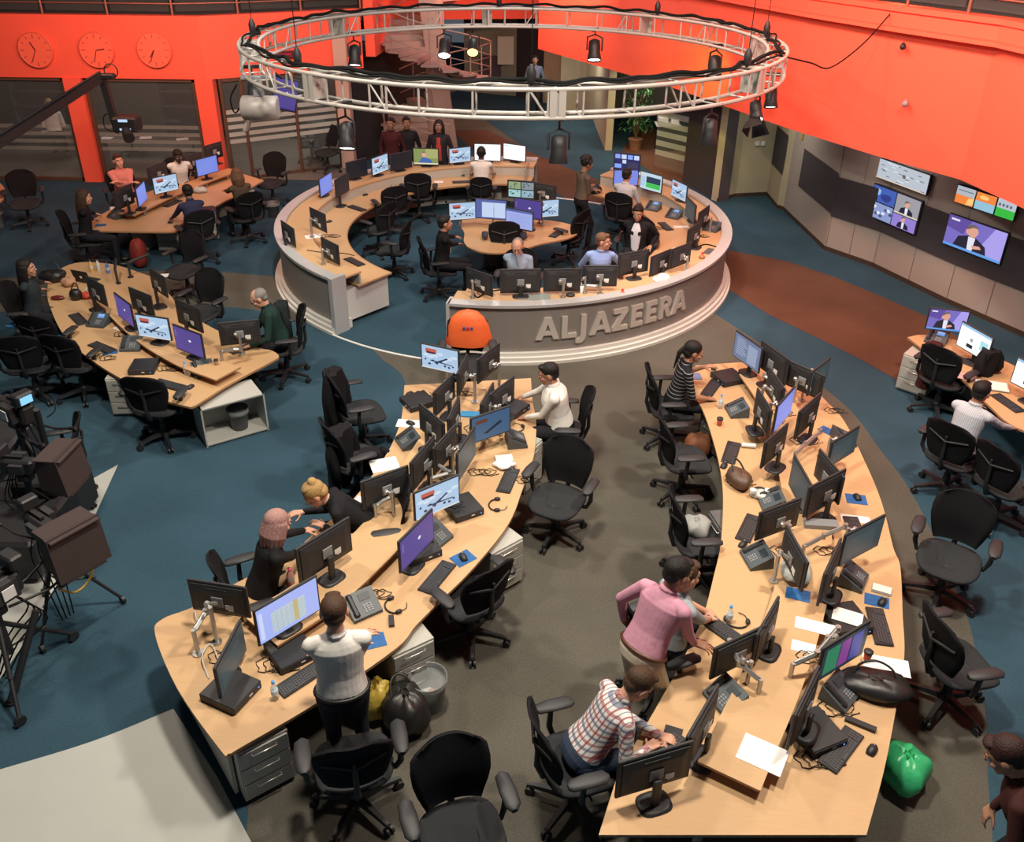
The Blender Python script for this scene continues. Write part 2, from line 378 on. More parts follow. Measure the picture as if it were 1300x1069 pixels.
# dark studio drape wall, corridor
wallpoly('wall_back_dark', [(pc.x+.2, pc.y+.2), (-3.0, 27.2), (-2.9, 31.6)], 0, 2.75, .2, [DARKWALL])
cw = [P2(590, 116), P2(655, 122), P2(689, 130), P2(742, 142), P2(752, 150), P2(768, 191)]
wallpoly('wall_corridor', cw[0:2], 0, 2.7, .2, [mat('green_grey_wall', (.16, .17, .13), .8)])
wallpoly('wall_corridor', cw[1:3], 0, 2.7, .2, [DARKWALL])
wallpoly('wall_corridor', cw[2:], 0, 2.7, .2, [WALLB])
b = MB(); p = onwall(632, 45, cw[0], cw[1]); q = onwall(652, 82, cw[0], cw[1]); b.box(((p.x+q.x)/2, (p.y+q.y)/2-.12, (p.z+q.z)/2), (abs(q.x-p.x), .04, abs(p.z-q.z))); tag(b.build('notice_board', mat('pale_board', (.45, .47, .38), .8)), 'pale board on the far corridor wall behind the spiral stair', 'board')
b = MB(); p = onwall(630, 78, cw[0], cw[1]); b.box((p.x+.4, p.y-.05, .9), (2.0, .04, .9)); tag(b.build('wall_panel', ACOU), 'dark panel low on the far corridor wall under the pale board', 'wall panel')
area('corridor_lamp', (1.5, 28.5, 2.55), (1.5, 28.5, 0), 1.4, 60, (1, .95, .8))
area('kitchen_lamp', (3.6, 24.8, 2.5), (3.8, 24.5, 0), 1.0, 60, (1, .88, .7))
b = MB(); b.box((5.5, 31, 1.4), (8, .2, 2.8)); struct(b.build('wall_far', WALLB))
b = MB(); b.box((6.9, 26, 1.4), (.2, 9, 2.8)); struct(b.build('wall_far_side', WALLB))
# frosted glass screen near the kitchen corner
A = at(830, 212).xy; B = at(868, 222).xy
b = MB(); b.prism([A, B, B+Vector((0, .02)), A+Vector((0, .02))], .05, 2.3); gw = struct(b.build('window_4', GLASS))
g = MB()
for z in (.35, .6, .85, 1.1, 1.35): g.prism([A+Vector((0, -.012)), B+Vector((0, -.012)), B+Vector((0, -.004)), A+Vector((0, -.004))], z, z+.14)
g.build('frosted_band', FROST, gw)
# upper galleries: slab, back wall, railing
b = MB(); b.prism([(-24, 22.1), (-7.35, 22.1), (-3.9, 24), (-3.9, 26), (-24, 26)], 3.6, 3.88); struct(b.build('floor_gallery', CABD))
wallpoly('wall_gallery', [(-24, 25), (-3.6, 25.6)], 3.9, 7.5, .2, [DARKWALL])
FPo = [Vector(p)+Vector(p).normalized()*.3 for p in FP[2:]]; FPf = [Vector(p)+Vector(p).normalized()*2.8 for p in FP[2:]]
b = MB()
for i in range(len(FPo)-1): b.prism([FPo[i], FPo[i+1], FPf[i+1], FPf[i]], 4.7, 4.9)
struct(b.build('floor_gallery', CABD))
wallpoly('wall_gallery', [tuple(p) for p in FPf], 4.9, 8, .2, [DARKWALL])
def railing(pts, z, n, h, label, mr):
    t = thing('gallery_railing', label, 'railing', (pts[0][0], pts[0][1], z)); o = Vector((pts[0][0], pts[0][1], z))
    P = [Vector((p[0], p[1], z)) for p in pts]; L = [(P[i+1]-P[i]).length for i in range(len(P)-1)]; T = sum(L)
    def pos(s):
        for i, l in enumerate(L):
            if s <= l or i == len(L)-1: return P[i].lerp(P[i+1], s/l)
            s -= l
    for k in range(n+1):
        p = pos(T*k/n)-o; b = MB(); b.cyl(p, p+Vector((0, 0, h)), .028, n=8); b.build('post', mr, t)
    for zz in (.25, .5, .75, h):
        b = MB(); b.tube([pos(T*k/n)-o+Vector((0, 0, zz)) for k in range(n+1)], .018 if zz < h else .03, 6); b.build('rail', mr, t)
    g = MB()
    for k in range(n):
        p, q = pos(T*(k+.05)/n)-o, pos(T*(k+.95)/n)-o
        g.quad(p+Vector((0, .03, .08)), q+Vector((0, .03, .08)), q+Vector((0, .03, h-.1)), p+Vector((0, .03, h-.1)))
    g.build('glass_panel', GLASS, t)
RAILM = mat('rail_paint', (.35, .16, .12), .4, .5)
railing([(-20, 22.05), (-7.35, 22.0), (-3.9, 23.85)], 3.9, 11, 1.0, 'gallery railing above the three clocks on the left', RAILM)
railing([tuple(Vector(p)+Vector(p).normalized()*.12) for p in FP[3:8]], 4.96, 8, 1.0, 'gallery railing above the orange bulkhead on the right', RAILM)

# --- wall clocks
def clock(px, label, h1, h2):
    v = onwall(px, 63, (-24, 21.95), (-7.35, 21.9)); t = thing('wall_clock', label, 'clock', (v.x, v.y-.02, v.z), 0, 'world clocks on the orange wall')
    R = .40; b = MB()
    b.rings([[(r*cos(2*pi*i/40), y, r*sin(2*pi*i/40)) for i in range(40)] for r, y in ((R, 0), (R, -.07), (R*.96, -.075), (R*.94, -.055))][::-1], caps=True); b.build('case', mat('clock_case', (.75, .14, .08), .5), t)
    f = MB(); f.add([(R*.94*cos(2*pi*i/40), -.058, R*.94*sin(2*pi*i/40)) for i in range(40)], [tuple(range(40))]); f.build('dial', mat('clock_dial', (.95, .16, .09), .6), t)
    for k in range(12):
        f = MB(); a = k*pi/6; f.box((R*.78*sin(a), -.062, R*.78*cos(a)), (.014, .004, .06 if k % 3 else .1), ry=a); f.build('hour_mark', mat('clock_marks', (.35, .03, .02), .6), t)
    for nm, a, l, w in (('hour_hand', h1, .2, .022), ('minute_hand', h2, .29, .014)):
        a = radians(a); f = MB(); f.box((l/2*sin(a), -.068, l/2*cos(a)), (w, .005, l), ry=a); f.build(nm, mat('clock_hand', (.08, .01, .01), .5), t)
clock(47, 'leftmost of the three round wall clocks on the orange bulkhead', -28, 207)
clock(124, 'middle one of the three round wall clocks on the orange bulkhead', 82, 200)
clock(197, 'rightmost of the three round wall clocks, nearest the corner', 215, 205)

# --- spiral staircase
st = thing('spiral_staircase', 'pale spiral staircase rising behind the ring truss', 'staircase', (-2.2, 25.3, 0))
SM = mat('stair_paint', (.32, .25, .22), .5)
b = MB(); b.cyl((0, 0, 0), (0, 0, 6.4), .26, n=20); b.build('centre_column', SM, st)
b = MB(); b.box((.12, -.3, 2.0), (.5, .1, 4.2), ry=-.12, bev=.02); b.build('stringer_panel', SM, st)
rail = []
for k in range(30):
    th = radians(60+k*21); z = 3.95-k*.137
    if z < .05: break
    a0, a1 = th-radians(9), th+radians(9)
    b = MB(); b.prism([(.2*cos(a0), .2*sin(a0)), (1.55*cos(a0), 1.55*sin(a0)), (1.6*cos(th), 1.6*sin(th)), (1.55*cos(a1), 1.55*sin(a1)), (.2*cos(a1), .2*sin(a1))], z-.05, z)
    b.box((.85*cos(a1), .85*sin(a1), z-.09), (1.3, .03, .1), rz=a1); b.build('tread', SM, st)
    if k % 2 == 0:
        b = MB(); b.cyl((1.52*cos(th), 1.52*sin(th), z), (1.52*cos(th), 1.52*sin(th), z+.95), .018, n=6); b.build('baluster', SM, st)
    rail.append((1.52*cos(th), 1.52*sin(th), z+.95))
for dz, nm in ((0, 'handrail'), (-.35, 'mid_rail'), (-.65, 'mid_rail')):
    b = MB(); b.tube([(x, y, z+dz) for x, y, z in rail], .022 if dz == 0 else .012, 6); b.build(nm, SM, st)

# --- wall-mounted screens on the right wall
SCR = {}
def E_(n, c, s=1.0): return E(n, c, s)
def screen_mesh(kind, w, h):
    key = (kind, round(w, 2), round(h, 2))
    if key in SCR: return SCR[key]
    r = random.Random(hash(kind) % 7 if False else len(kind)*3+1); b = MB(); mats = []
    def M(n, c, s=1.0):
        m = E('scr_'+n, c, s)
        if m not in mats: mats.append(m)
        return mats.index(m)
    lay = [0]
    def rect(x0, y0, x1, y1, m):
        y = -.0006*lay[0]; lay[0] += 1
        b.quad(((x0-.5)*w, y, (y0-.5)*h), ((x1-.5)*w, y, (y0-.5)*h), ((x1-.5)*w, y, (y1-.5)*h), ((x0-.5)*w, y, (y1-.5)*h), m)
    def poly(pts, m):
        y = -.0006*lay[0]; lay[0] += 1
        b.add([((x-.5)*w, y, (z-.5)*h) for x, z in pts], [tuple(range(len(pts)))], m)
    def blob(cx, cy, rx, ry, m, n=9): poly([(cx+rx*cos(2*pi*i/n)*(.8+.4*r.random()), cy+ry*sin(2*pi*i/n)*(.8+.4*r.random())) for i in range(n)], m)
    def man(x, y, s, bg):
        poly([(x-.28*s, y), (x-.22*s, y+.33*s), (x-.05*s, y+.45*s), (x+.1*s, y+.42*s), (x+.26*s, y+.25*s), (x+.3*s, y)], M('suit', (.02, .02, .04)))
        poly([(x-.03*s, y), (x-.05*s, y+.42*s), (x+.07*s, y+.42*s), (x+.06*s, y)], M('shirtw', (.8, .8, .9)))
        blob(x+.0*s, y+.6*s, .1*s, .18*s, M('face', (.75, .38, .28)), 12)
        poly([(x-.1*s, y+.62*s), (x-.1*s, y+.78*s), (x+.02*s, y+.84*s), (x+.1*s, y+.74*s), (x, y+.74*s)], M('hair', (.16, .13, .12)))
    if kind == 'off': rect(0, 0, 1, 1, M('off', (.012, .013, .018)))
    elif kind == 'dim': rect(0, 0, 1, 1, M('dim', (.045, .06, .065))); rect(.1, .15, .8, .8, M('dim2', (.055, .075, .08)))
    elif kind == 'purple':
        rect(0, 0, 1, 1, M('purple', (.085, .06, .27))); blob(.56, .55, .05, .05, M('wht', (.8, .8, .95))); rect(0, 0, 1, .05, M('purple2', (.05, .035, .2)))
        for k in range(4): rect(.05, .8-.07*k, .09, .84-.07*k, M('purple3', (.25, .2, .5)))
    elif kind == 'blue':
        rect(0, 0, 1, 1, M('blue', (.19, .26, .75)))
        for k in range(6): rect(.08, .82-.12*k, .92-.1*(k % 3), .84-.12*k, M('blue2', (.28, .36, .85)))
    elif kind == 'white': rect(0, 0, 1, 1, M('white', (1, 1, 1.0), 1.1)); rect(.04, .86, .3, .92, M('cyan', (.4, .85, .85)))
    elif kind == 'whitepage':
        rect(0, 0, 1, 1, M('white', (1, 1, 1.0), 1.1)); rect(0, .9, 1, 1, M('pblue', (.35, .6, .85))); rect(.7, .3, .95, .7, M('pcy', (.45, .8, .85))); rect(.3, .15, .5, .3, M('suit', (.02, .02, .04))); blob(.42, .5, .06, .08, M('grey', (.4, .4, .42)))
    elif kind == 'map':
        rect(0, 0, 1, 1, M('mapb', (.42, .58, .78)));
        for k in range(7): blob(.12+.13*k, .3+.5*r.random(), .08, .07, M('mapl', (.62, .74, .85)))
        for k in range(8): blob(.1+.11*k, .18+.22*r.random(), .022+.02*r.random(), .05, M('mapd', (.03, .04, .08)), 7)
        poly([(.35, .3), (.7, .6), (.74, .56), (.4, .25)], M('mapd', (.03, .04, .08))); poly([(.25, .4), (.85, .33), (.85, .29), (.25, .35)], M('mapd', (.03, .04, .08)))
        rect(.12, .74, .42, .9, M('redb', (.55, .12, .08))); rect(.14, .68, .4, .76, M('drk', (.08, .02, .03)))
        rect(0, 0, 1, .05, M('mapw', (.7, .7, .7)))
    elif kind == 'mapdark':
        rect(0, 0, 1, 1, M('mdb', (.05, .11, .2))); poly([(.3, .25), (.75, .6), (.8, .5), (.4, .2)], M('mdd', (.01, .02, .04))); rect(.1, .7, .4, .85, M('mdr', (.12, .04, .03)))
    elif kind == 'spread':
        rect(0, 0, 1, 1, M('spr', (.38, .46, .90))); rect(.22, .1, .78, .72, M('spry', (.50, .60, .62))); rect(.58, .1, .66, .72, M('sprg', (.55, .45, .16)))
        for k in range(7): rect(.22, .15+.08*k, .78, .16+.08*k, M('sprl', (.3, .36, .6)))
        for k in range(4): rect(.3+.08*k, .1, .305+.08*k, .72, M('sprl', (.3, .36, .6)))
        rect(.02, .1, .08, .9, M('spw', (.6, .66, .95)))
    elif kind == 'green':
        rect(0, 0, 1, 1, M('gb', (.55, .7, .8))); rect(.28, .12, .95, .8, M('gd', (.03, .05, .1)));
        for k in range(3): rect(.28, .12+.11*k, .95, .2+.11*k, M('gg', (.08, .7, .12)))
        for k in range(6): rect(.03, .2+.1*k, .24, .25+.1*k, M('gl', (.3, .5, .8)))
    elif kind == 'pages': rect(0, 0, 1, 1, M('pg0', (.10, .13, .36))); rect(.2, .06, .59, .86, M('pg1', (.55, .66, .88))); rect(.6, .06, .97, .86, M('pg1', (.55, .66, .88))); rect(.585, .2, .6, .6, M('pgd', (.1, .1, .2)))
    elif kind == 'page':
        rect(0, 0, 1, 1, M('pg2', (.36, .42, .80))); rect(0, .88, 1, 1, M('pg0', (.10, .13, .36)))
        for k in range(8): rect(.15, .15+.08*k, .85-.1*(k % 3), .17+.08*k, M('pg3', (.28, .33, .65)))
    elif kind == 'code':
        rect(0, 0, 1, 1, M('cd', (.16, .2, .32)));
        for k in range(9): rect(.1, .85-.08*k, .4+.04*(k % 4), .88-.08*k, M('cd2', (.4, .45, .6)))
        rect(.55, .1, .9, .85, M('cd3', (.3, .36, .5)))
    elif kind == 'anchor':
        rect(0, 0, 1, 1, M('anc', (.24, .30, .10))); rect(.5, .4, 1, 1, M('anc2', (.4, .42, .16))); blob(.42, .62, .1, .17, M('face', (.75, .38, .28)), 12); poly([(.2, .1), (.34, .45), (.5, .45), (.72, .3), (.76, .1)], M('bsuit', (.06, .14, .42))); rect(0, 0, 1, .09, M('ybar', (.75, .7, .5))); rect(.36, .75, .5, .82, M('hair', (.16, .13, .12)))
    elif kind == 'stripe':
        rect(0, 0, 1, 1, M('drkg', (.02, .03, .04))); rect(.08, .1, .38, .9, M('sg', (.03, .2, .1))); rect(.4, .1, .62, .9, M('sm', (.22, .05, .25))); rect(.65, .1, .9, .9, M('sb', (.06, .06, .3)))
    elif kind == 'multi':
        rect(0, 0, 1, 1, M('drk0', (.01, .01, .02)))
        cs = [(.35, .6, .6), (.3, .38, .2), (.3, .45, .55), (.25, .3, .32)]
        for i in range(2):
            for j in range(2):
                rect(.02+.5*i, .03+.5*j, .48+.5*i, .47+.5*j, M('mm%d' % (i*2+j), cs[i*2+j]))
                for k in range(5): blob(.08+.5*i+.35*r.random(), .1+.5*j+.3*r.random(), .03, .05, M('mmd', (.04, .07, .08)), 6)
    elif kind == 'multiblue':
        rect(0, 0, 1, 1, M('drk1', (.03, .03, .12)))
        for i in range(4):
            rect(.03+.25*i, .68, .23+.25*i, .94, M('mbl%d' % (i % 2), ((.25, .4, .95), (.6, .7, .95))[i % 2]))
        rect(.03, .1, .3, .35, M('mbl0', (.25, .4, .95))); rect(.33, .4, .48, .62, M('mbl1', (.6, .7, .95))); rect(.55, .15, .95, .5, M('drk2', (.05, .05, .1)))
    elif kind == 'newsgrey':
        rect(0, 0, 1, 1, M('ng', (.5, .55, .62)))
        for k in range(26): blob(r.random()*.9+.05, r.random()*.9+.05, .05, .025, M(('ngd', 'ngl')[k % 2], ((.12, .14, .2), (.75, .8, .88))[k % 2]), 6)
        blob(.55, .5, .035, .12, M('hair', (.16, .13, .12))); rect(0, 0, 1, .05, M('nbar', (.75, .6, .45)))
    elif kind == 'quad':
        rect(0, 0, 1, 1, M('drk0', (.01, .01, .02))); rect(.01, .52, .49, .98, M('q1', (.06, .12, .45))); blob(.3, .7, .12, .12, M('q1b', (.03, .05, .25))); blob(.12, .8, .06, .1, M('q1c', (.3, .55, .9)))
        rect(.51, .42, .99, .98, M('q2', (.35, .34, .38))); man(.74, .44, .5, 0); rect(.51, .42, .99, .46, M('ybar', (.75, .7, .5)))
        rect(.01, .02, .49, .49, M('q3', (.28, .34, .6)));
        for k in range(9): blob(.06+.05*k, .12+.28*r.random(), .04, .05, M(('q3d', 'q3l')[k % 2], ((.06, .08, .2), (.75, .8, .95))[k % 2]), 7)
        rect(.51, .02, .99, .4, M('q4', (.30, .22, .65))); man(.74, .04, .42, 0)
    elif kind == 'big':
        rect(0, 0, 1, 1, M('bg1', (.20, .16, .55))); poly([(.55, 0), (1, 0), (1, 1), (.8, 1)], M('bg2', (.42, .36, .85))); poly([(0, .6), (.3, .5), (.4, 1), (0, 1)], M('bg3', (.12, .08, .35))); man(.45, .08, 1.0, 0)
        rect(0, 0, 1, .08, M('bbar', (.12, .35, .8))); rect(.05, .86, .2, .92, M('wht', (.8, .8, .95)))
        poly([(.48, .25), (.62, .3), (.66, .22), (.52, .15)], M('face', (.75, .38, .28)))
    elif kind == 'smallfire': rect(0, 0, 1, 1, M('sf', (.45, .5, .55))); rect(0, 0, 1, .5, M('sf2', (.9, .25, .05))); poly([(.6, 0), (1, .1), (1, .5), (.7, .4)], M('sf3', (1, .6, .2))); rect(.1, .75, .9, .8, M('ngd', (.12, .14, .2)))
    elif kind == 'smallsea': rect(0, 0, 1, 1, M('ss', (.3, .55, .7))); rect(0, .5, 1, 1, M('sf2', (.9, .25, .05))); blob(.4, .75, .25, .12, M('sf3', (1, .6, .2)))
    elif kind == 'smallgreen': rect(0, 0, 1, 1, M('ng', (.5, .55, .62))); rect(0, 0, 1, .48, M('sgr', (.04, .5, .06))); [rect(.08+.2*k, .6, .2+.2*k, .75, M('ngd', (.12, .14, .2))) for k in range(4)]
    elif kind == 'phonedim': rect(0, 0, 1, 1, M('phd', (.03, .04, .045)))
    elif kind == 'phone': rect(0, 0, 1, 1, M('ph', (.18, .35, .75))); rect(.1, .6, .9, .8, M('ph2', (.4, .6, .9)))
    me = b.mesh('screen_'+kind, mats); SCR[key] = me; return me
def wall_tv(c, A, B, kind, label):
    """c = four photo corners TL TR BR BL"""
    A, B = Vector(off(A, .12)), Vector(off(B, .12)); P = [onwall(p[0], p[1], A, B) for p in c]
    w = ((P[1]-P[0]).xy.length+(P[2]-P[3]).xy.length)/2; h = (P[0].z+P[1].z-P[2].z-P[3].z)/2
    m = sum(P, Vector())/4; rz = atan2((B-A).y, (B-A).x)
    t = thing('wall_screen', label, 'television', m, rz)
    b = MB(); b.box((0, .035, 0), (w+.03, .05, h+.03), bev=.008); b.build('housing', BLACK, t)
    s = put('screen', screen_mesh(kind, w, h), t, (0, .007, 0))
    b = MB(); b.box((0, .09, 0), (.3, .06, .3)); b.build('wall_bracket', BLACK, t)
def Z7(*q): return [(960+x/3.824, 150+y/3.824) for x, y in q]
wall_tv(Z7((598, 190), (845, 285), (820, 365), (585, 290)), WP[7], WP[8], 'newsgrey', 'upper wall screen of the left pair, grey aerial picture, cut by the orange bulkhead')
wall_tv(Z7((570, 325), (805, 395), (770, 560), (540, 480)), WP[7], WP[8], 'quad', 'wall screen split into four pictures below the grey aerial one')
wall_tv(Z7((975, 322), (1065, 352), (1050, 435), (965, 405)), WP[8], WP[9], 'smallfire', 'small wall screen with fire picture, left of the row of three')
wall_tv(Z7((1072, 355), (1167, 385), (1150, 467), (1055, 437)), WP[8], WP[9], 'smallsea', 'small wall screen with flame over pale blue, middle of the row of three')
wall_tv(Z7((1177, 385), (1267, 415), (1245, 500), (1155, 470)), WP[8], WP[9], 'smallgreen', 'small wall screen with green lower half, right of the row of three')
wall_tv(Z7((940, 465), (1220, 560), (1180, 710), (905, 605)), WP[8], WP[9], 'big', 'large wall screen showing a seated man in a dark suit on purple')

# --- plant, printer table in the kitchen corner
v = at(806, 190); t = thing('potted_plant', 'leafy green potted plant by the back corridor', 'plant', v)
b = MB(); b.lathe([(.16, 0), (.2, .3), (.22, .32), (.19, .32)], n=16); b.build('pot', mat('pot', (.25, .12, .07), .7), t)
b = MB()
for k in range(7): b.tube(smooth_path([(0, 0, .3), (.1*sin(k), .1*cos(k), .8), (.28*sin(k*1.7), .28*cos(k*1.7), 1.3+.08*k)], 4), .012, 5)
b.build('stem', mat('stem', (.12, .08, .04), .8), t)
b = MB()
for k in range(260):
    a = rnd.random()*6.28; z = .5+1.5*rnd.random(); rr = .12+.36*rnd.random(); c = Vector((rr*cos(a), rr*sin(a), z)); q = Matrix.Rotation(rnd.random()*6.28, 4, 'Z') @ Matrix.Rotation(rnd.uniform(-1, 1), 4, 'X')
    M_ = Matrix.Translation(c) @ q; b.add([(0, -.09, 0), (.035, 0, .015), (0, .09, -.01), (-.035, 0, .015)], [(0, 1, 2, 3)], 0, False, M_)
b.build('foliage', mat('leaf', (.03, .12, .03), .5), t)
v = at(846, 192); t = thing('side_table', 'dark side table with white top in the lit back corner', 'table', v)
b = MB(); b.box((0, .2, .72), (.7, .5, .04)); b.build('tabletop', WHITE, t); b = MB(); b.box((0, .2, .35), (.6, .4, .7)); b.build('cabinet', BLACK, t)
for k, (dx, s) in enumerate(((-.15, .3), (.2, .22))):
    b = MB(); b.box((v.x+dx, v.y+.2, .74+s/3), (s, .3, s/1.5), bev=.02); tag(b.build('printer', WHITE), ('larger', 'smaller')[k]+' white machine on the side table in the lit back corner', 'printer')

# ================================================================== DESKS
def arc(R, a0, a1, n): return [(R*cos(radians(a0+(a1-a0)*i/n)), R*sin(radians(a0+(a1-a0)*i/n))) for i in range(n+1)]
def arcslab(b, R0, R1, a0, a1, z0, z1, mi=0, n=None):
    n = n or max(4, int(abs(a1-a0)/3)); I = arc(R0, a0, a1, n); O = arc(R1, a0, a1, n)
    R = [[(I[i][0], I[i][1], z0), (O[i][0], O[i][1], z0), (O[i][0], O[i][1], z1), (I[i][0], I[i][1], z1)] for i in range(n+1)]
    k0 = len(b.v); b.rings(R, mi=mi, smooth=False)
PANEL = mat('taupe_fascia', (.27, .25, .23), .45, .25); RIM = mat('aluminium_rim', (.55, .56, .56), .4, .35); PLINTH = mat('white_plinth', (.62, .61, .57), .45)
def ring_desk(name, label, a0, a1, rim0=None):
    t = thing(name, label, 'desk', RC)
    for nm, m, args in (('plinth', PLINTH, ((4.0, RB, .0, .05), (4.0, 4.41, .05, .11), (4.0, 4.36, .11, .17))), ('front_panel', PANEL, ((4.22, 4.30, .17, .94),)), ('rim', RIM, ((4.17, RR, .94, .985),)),
                        ('outer_worktop', WOOD, ((3.72, 4.17, .90, .93),)), ('inner_worktop', WOOD, ((3.05, 3.80, .67, .70),)), ('riser_panel', CAB, ((3.74, 3.77, .70, .90),)), ('inner_edge', WOODE, ((3.03, 3.05, .665, .70),))):
        b = MB(); [arcslab(b, *(x[0], x[1], a0, a1, x[2], x[3])) for x in args]; b.build(nm, m, t)
    return t
rd = ring_desk('news_desk', 'front arc of the circular news desk carrying the big raised name letters', -100.6, 55)
ld = ring_desk('news_desk', 'left and back arc of the circular news desk, ending in a white cabinet', 80, 231)
# end cheeks
def radial_panel(t, ang, r0, r1, z0, z1, th, m, nm):
    a = radians(ang); b = MB(); b.box(((r0+r1)/2*cos(a), (r0+r1)/2*sin(a), (z0+z1)/2), (r1-r0, th, z1-z0), rz=a); b.build(nm, m, t)
radial_panel(rd, -100.3, 3.05, 4.3, .02, .67, .03, PANEL, 'end_panel'); radial_panel(rd, -100.6, 4.1, 4.37, 0, .985, .05, RIM, 'end_post')
radial_panel(ld, 231, 4.1, 4.40, 0, 1.0, .09, RIM, 'end_post')
radial_panel(ld, 82, 3.0, 3.9, 0, 1.05, .03, mat('glass_end', (.4, .4, .42), .1, alpha=.4), 'glass_screen')
# white cabinet under the left end
a = radians(229); t = thing('end_cabinet', 'white cabinet under the open left end of the circular news desk', 'cabinet', (RC.x+3.62*cos(a), RC.y+3.62*sin(a), .07), a)
b = MB(); b.box((0, -.2, .285), (1.1, .45, .57)); b.build('body', CAB, t)
b = MB(); b.box((0, .03, .285), (1.08, .02, .55)); b.build('door', mat('white_door', (.62, .63, .60), .5), t)
b = MB(); [b.cyl((x, -.2, -.066), (x, -.2, .01), .03, n=8) for x in (-.5, .5)]; b.build('foot', BLACK, t)
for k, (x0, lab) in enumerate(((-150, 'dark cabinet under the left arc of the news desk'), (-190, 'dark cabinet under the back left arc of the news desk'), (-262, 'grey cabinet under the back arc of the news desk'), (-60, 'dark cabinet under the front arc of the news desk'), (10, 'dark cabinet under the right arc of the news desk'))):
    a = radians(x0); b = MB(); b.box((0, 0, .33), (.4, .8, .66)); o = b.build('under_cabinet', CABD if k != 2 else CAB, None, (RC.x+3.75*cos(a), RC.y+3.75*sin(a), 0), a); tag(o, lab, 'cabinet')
# letters on the front
LET = {'A': [[(0, 0), (.36, 1), (.66, 1), (1.02, 0), (.76, 0), (.69, .2), (.33, .2), (.26, 0)]],
       'L': [[(.06, 0), (.06, 1), (.3, 1), (.3, .2), (.72, .2), (.72, 0)]],
       'J': [[(-.12, -.28), (-.12, -.08), (0, -.1), (.08, -.04), (.1, .08), (.1, 1), (.34, 1), (.34, .05), (.3, -.14), (.18, -.27), (.02, -.3)]],
       'Z': [[(.02, 0), (.02, .17), (.46, .8), (.05, .8), (.05, 1), (.76, 1), (.76, .84), (.33, .2), (.78, .2), (.78, 0)]],
       'E': [[(.06, 0), (.06, 1), (.68, 1), (.68, .8), (.3, .8), (.3, .6), (.64, .6), (.64, .41), (.3, .41), (.3, .2), (.7, .2), (.7, 0)]],
       'R': [[(.06, 0), (.06, 1), (.5, 1), (.66, .95), (.75, .85), (.77, .7), (.72, .55), (.6, .46), (.82, 0), (.56, 0), (.38, .4), (.3, .4), (.3, 0)]]}
HOLE = {'A': [(.39, .37), (.51, .73), (.63, .37)], 'R': [(.3, .58), (.3, .82), (.44, .82), (.52, .77), (.53, .68), (.5, .6), (.42, .58)]}
LM = mat('letter_metal', (.60, .57, .52), .4, .3)
ad = {'A': 1.05, 'L': .80, 'J': .5, 'Z': .88, 'E': .8, 'R': .88}
ang0 = -82.6; total = sum(ad[c] for c in 'ALJAZEERA'); span = 38.6; s = 0
for ch in 'ALJAZEERA':
    hgt = .37; wsc = radians(span)*4.31/total
    b = MB(); ar = LET[ch][0]; A_ = sum(ar[i][0]*ar[(i+1) % len(ar)][1]-ar[(i+1) % len(ar)][0]*ar[i][1] for i in range(len(ar)))
    if A_ < 0: ar = ar[::-1]
    def P_(x, z, r):
        a = radians(ang0+span*(s+x)/total); return (r*cos(a), r*sin(a), .38+z*hgt)
    from mathutils.geometry import tessellate_polygon
    loops = [ar]+([HOLE[ch]] if ch in HOLE else []); flat_ = [p for l in loops for p in l]; N_ = len(flat_)
    tri = tessellate_polygon([[Vector((x, z, 0)) for x, z in l] for l in loops])
    vs = [P_(x, z, 4.345) for x, z in flat_]+[P_(x, z, 4.30) for x, z in flat_]; fs = []
    for t3 in tri:
        A3, B3, C3 = [flat_[i] for i in t3]; fs.append(tuple(t3) if (B3[0]-A3[0])*(C3[1]-A3[1])-(B3[1]-A3[1])*(C3[0]-A3[0]) > 0 else tuple(t3[::-1]))
    o0 = 0
    for l in loops:
        n = len(l); fs += [(o0+i, o0+(i+1) % n, N_+o0+(i+1) % n, N_+o0+i) for i in range(n)]; o0 += n
    b.add(vs, fs); b.build('letter', LM, rd)
    s += ad[ch]

# long desks -----------------------------------------------------------------
def long_desk(label, pxs, shelves, z=DZ):
    t = thing('long_desk', label, 'desk', (0, 0, 0))
    poly = smooth_poly([P_z(p, z)+tuple(p[2:]) for p in pxs], 5)
    b = MB(); b.prism(poly, z-.03, z, 0, 1); b.build('worktop', [WOOD, WOODE], t)
    return t
def P_z(p, z): v = at(p[0], p[1], z); return (v.x, v.y)
def shelf(t, pxs, half, z0=DZ, z=TZ):
    """raised shelf along a centre line"""
    C = smooth_path([P_z(p, z) for p in pxs], 4); L = []; R_ = []
    for i, p in enumerate(C):
        d_ = (C[min(i+1, len(C)-1)]-C[max(0, i-1)]).normalized(); nrm = Vector((-d_.y, d_.x)); L.append(p+nrm*half); R_.append(p-nrm*half)
    b = MB(); b.prism([tuple(p) for p in L+R_[::-1]], z-.025, z, 0, 1); b.build('raised_shelf', [WOOD, WOODE], t)
    for i in range(1, len(C)-1, 3):
        for S in (L, R_):
            p = C[i].lerp(S[i], .8); b = MB(); b.box((p.x, p.y, (z0+z-.025)/2), (.04, .04, z-.025-z0)); b.build('shelf_support', METAL, t)
def modesty(t, pxs, z1=.62, m=CAB, z=DZ):
    C = smooth_path([P_z(p, z) for p in pxs], 3)
    for i in range(len(C)-1):
        d_ = (C[i+1]-C[i]); c_ = (C[i]+C[i+1])/2; b = MB() if i == 0 else b
        b.box((c_.x, c_.y, z1/2+.02), (d_.length+.01, .03, z1-.02), rz=atan2(d_.y, d_.x))
    b.build('modesty_panel', m, t)
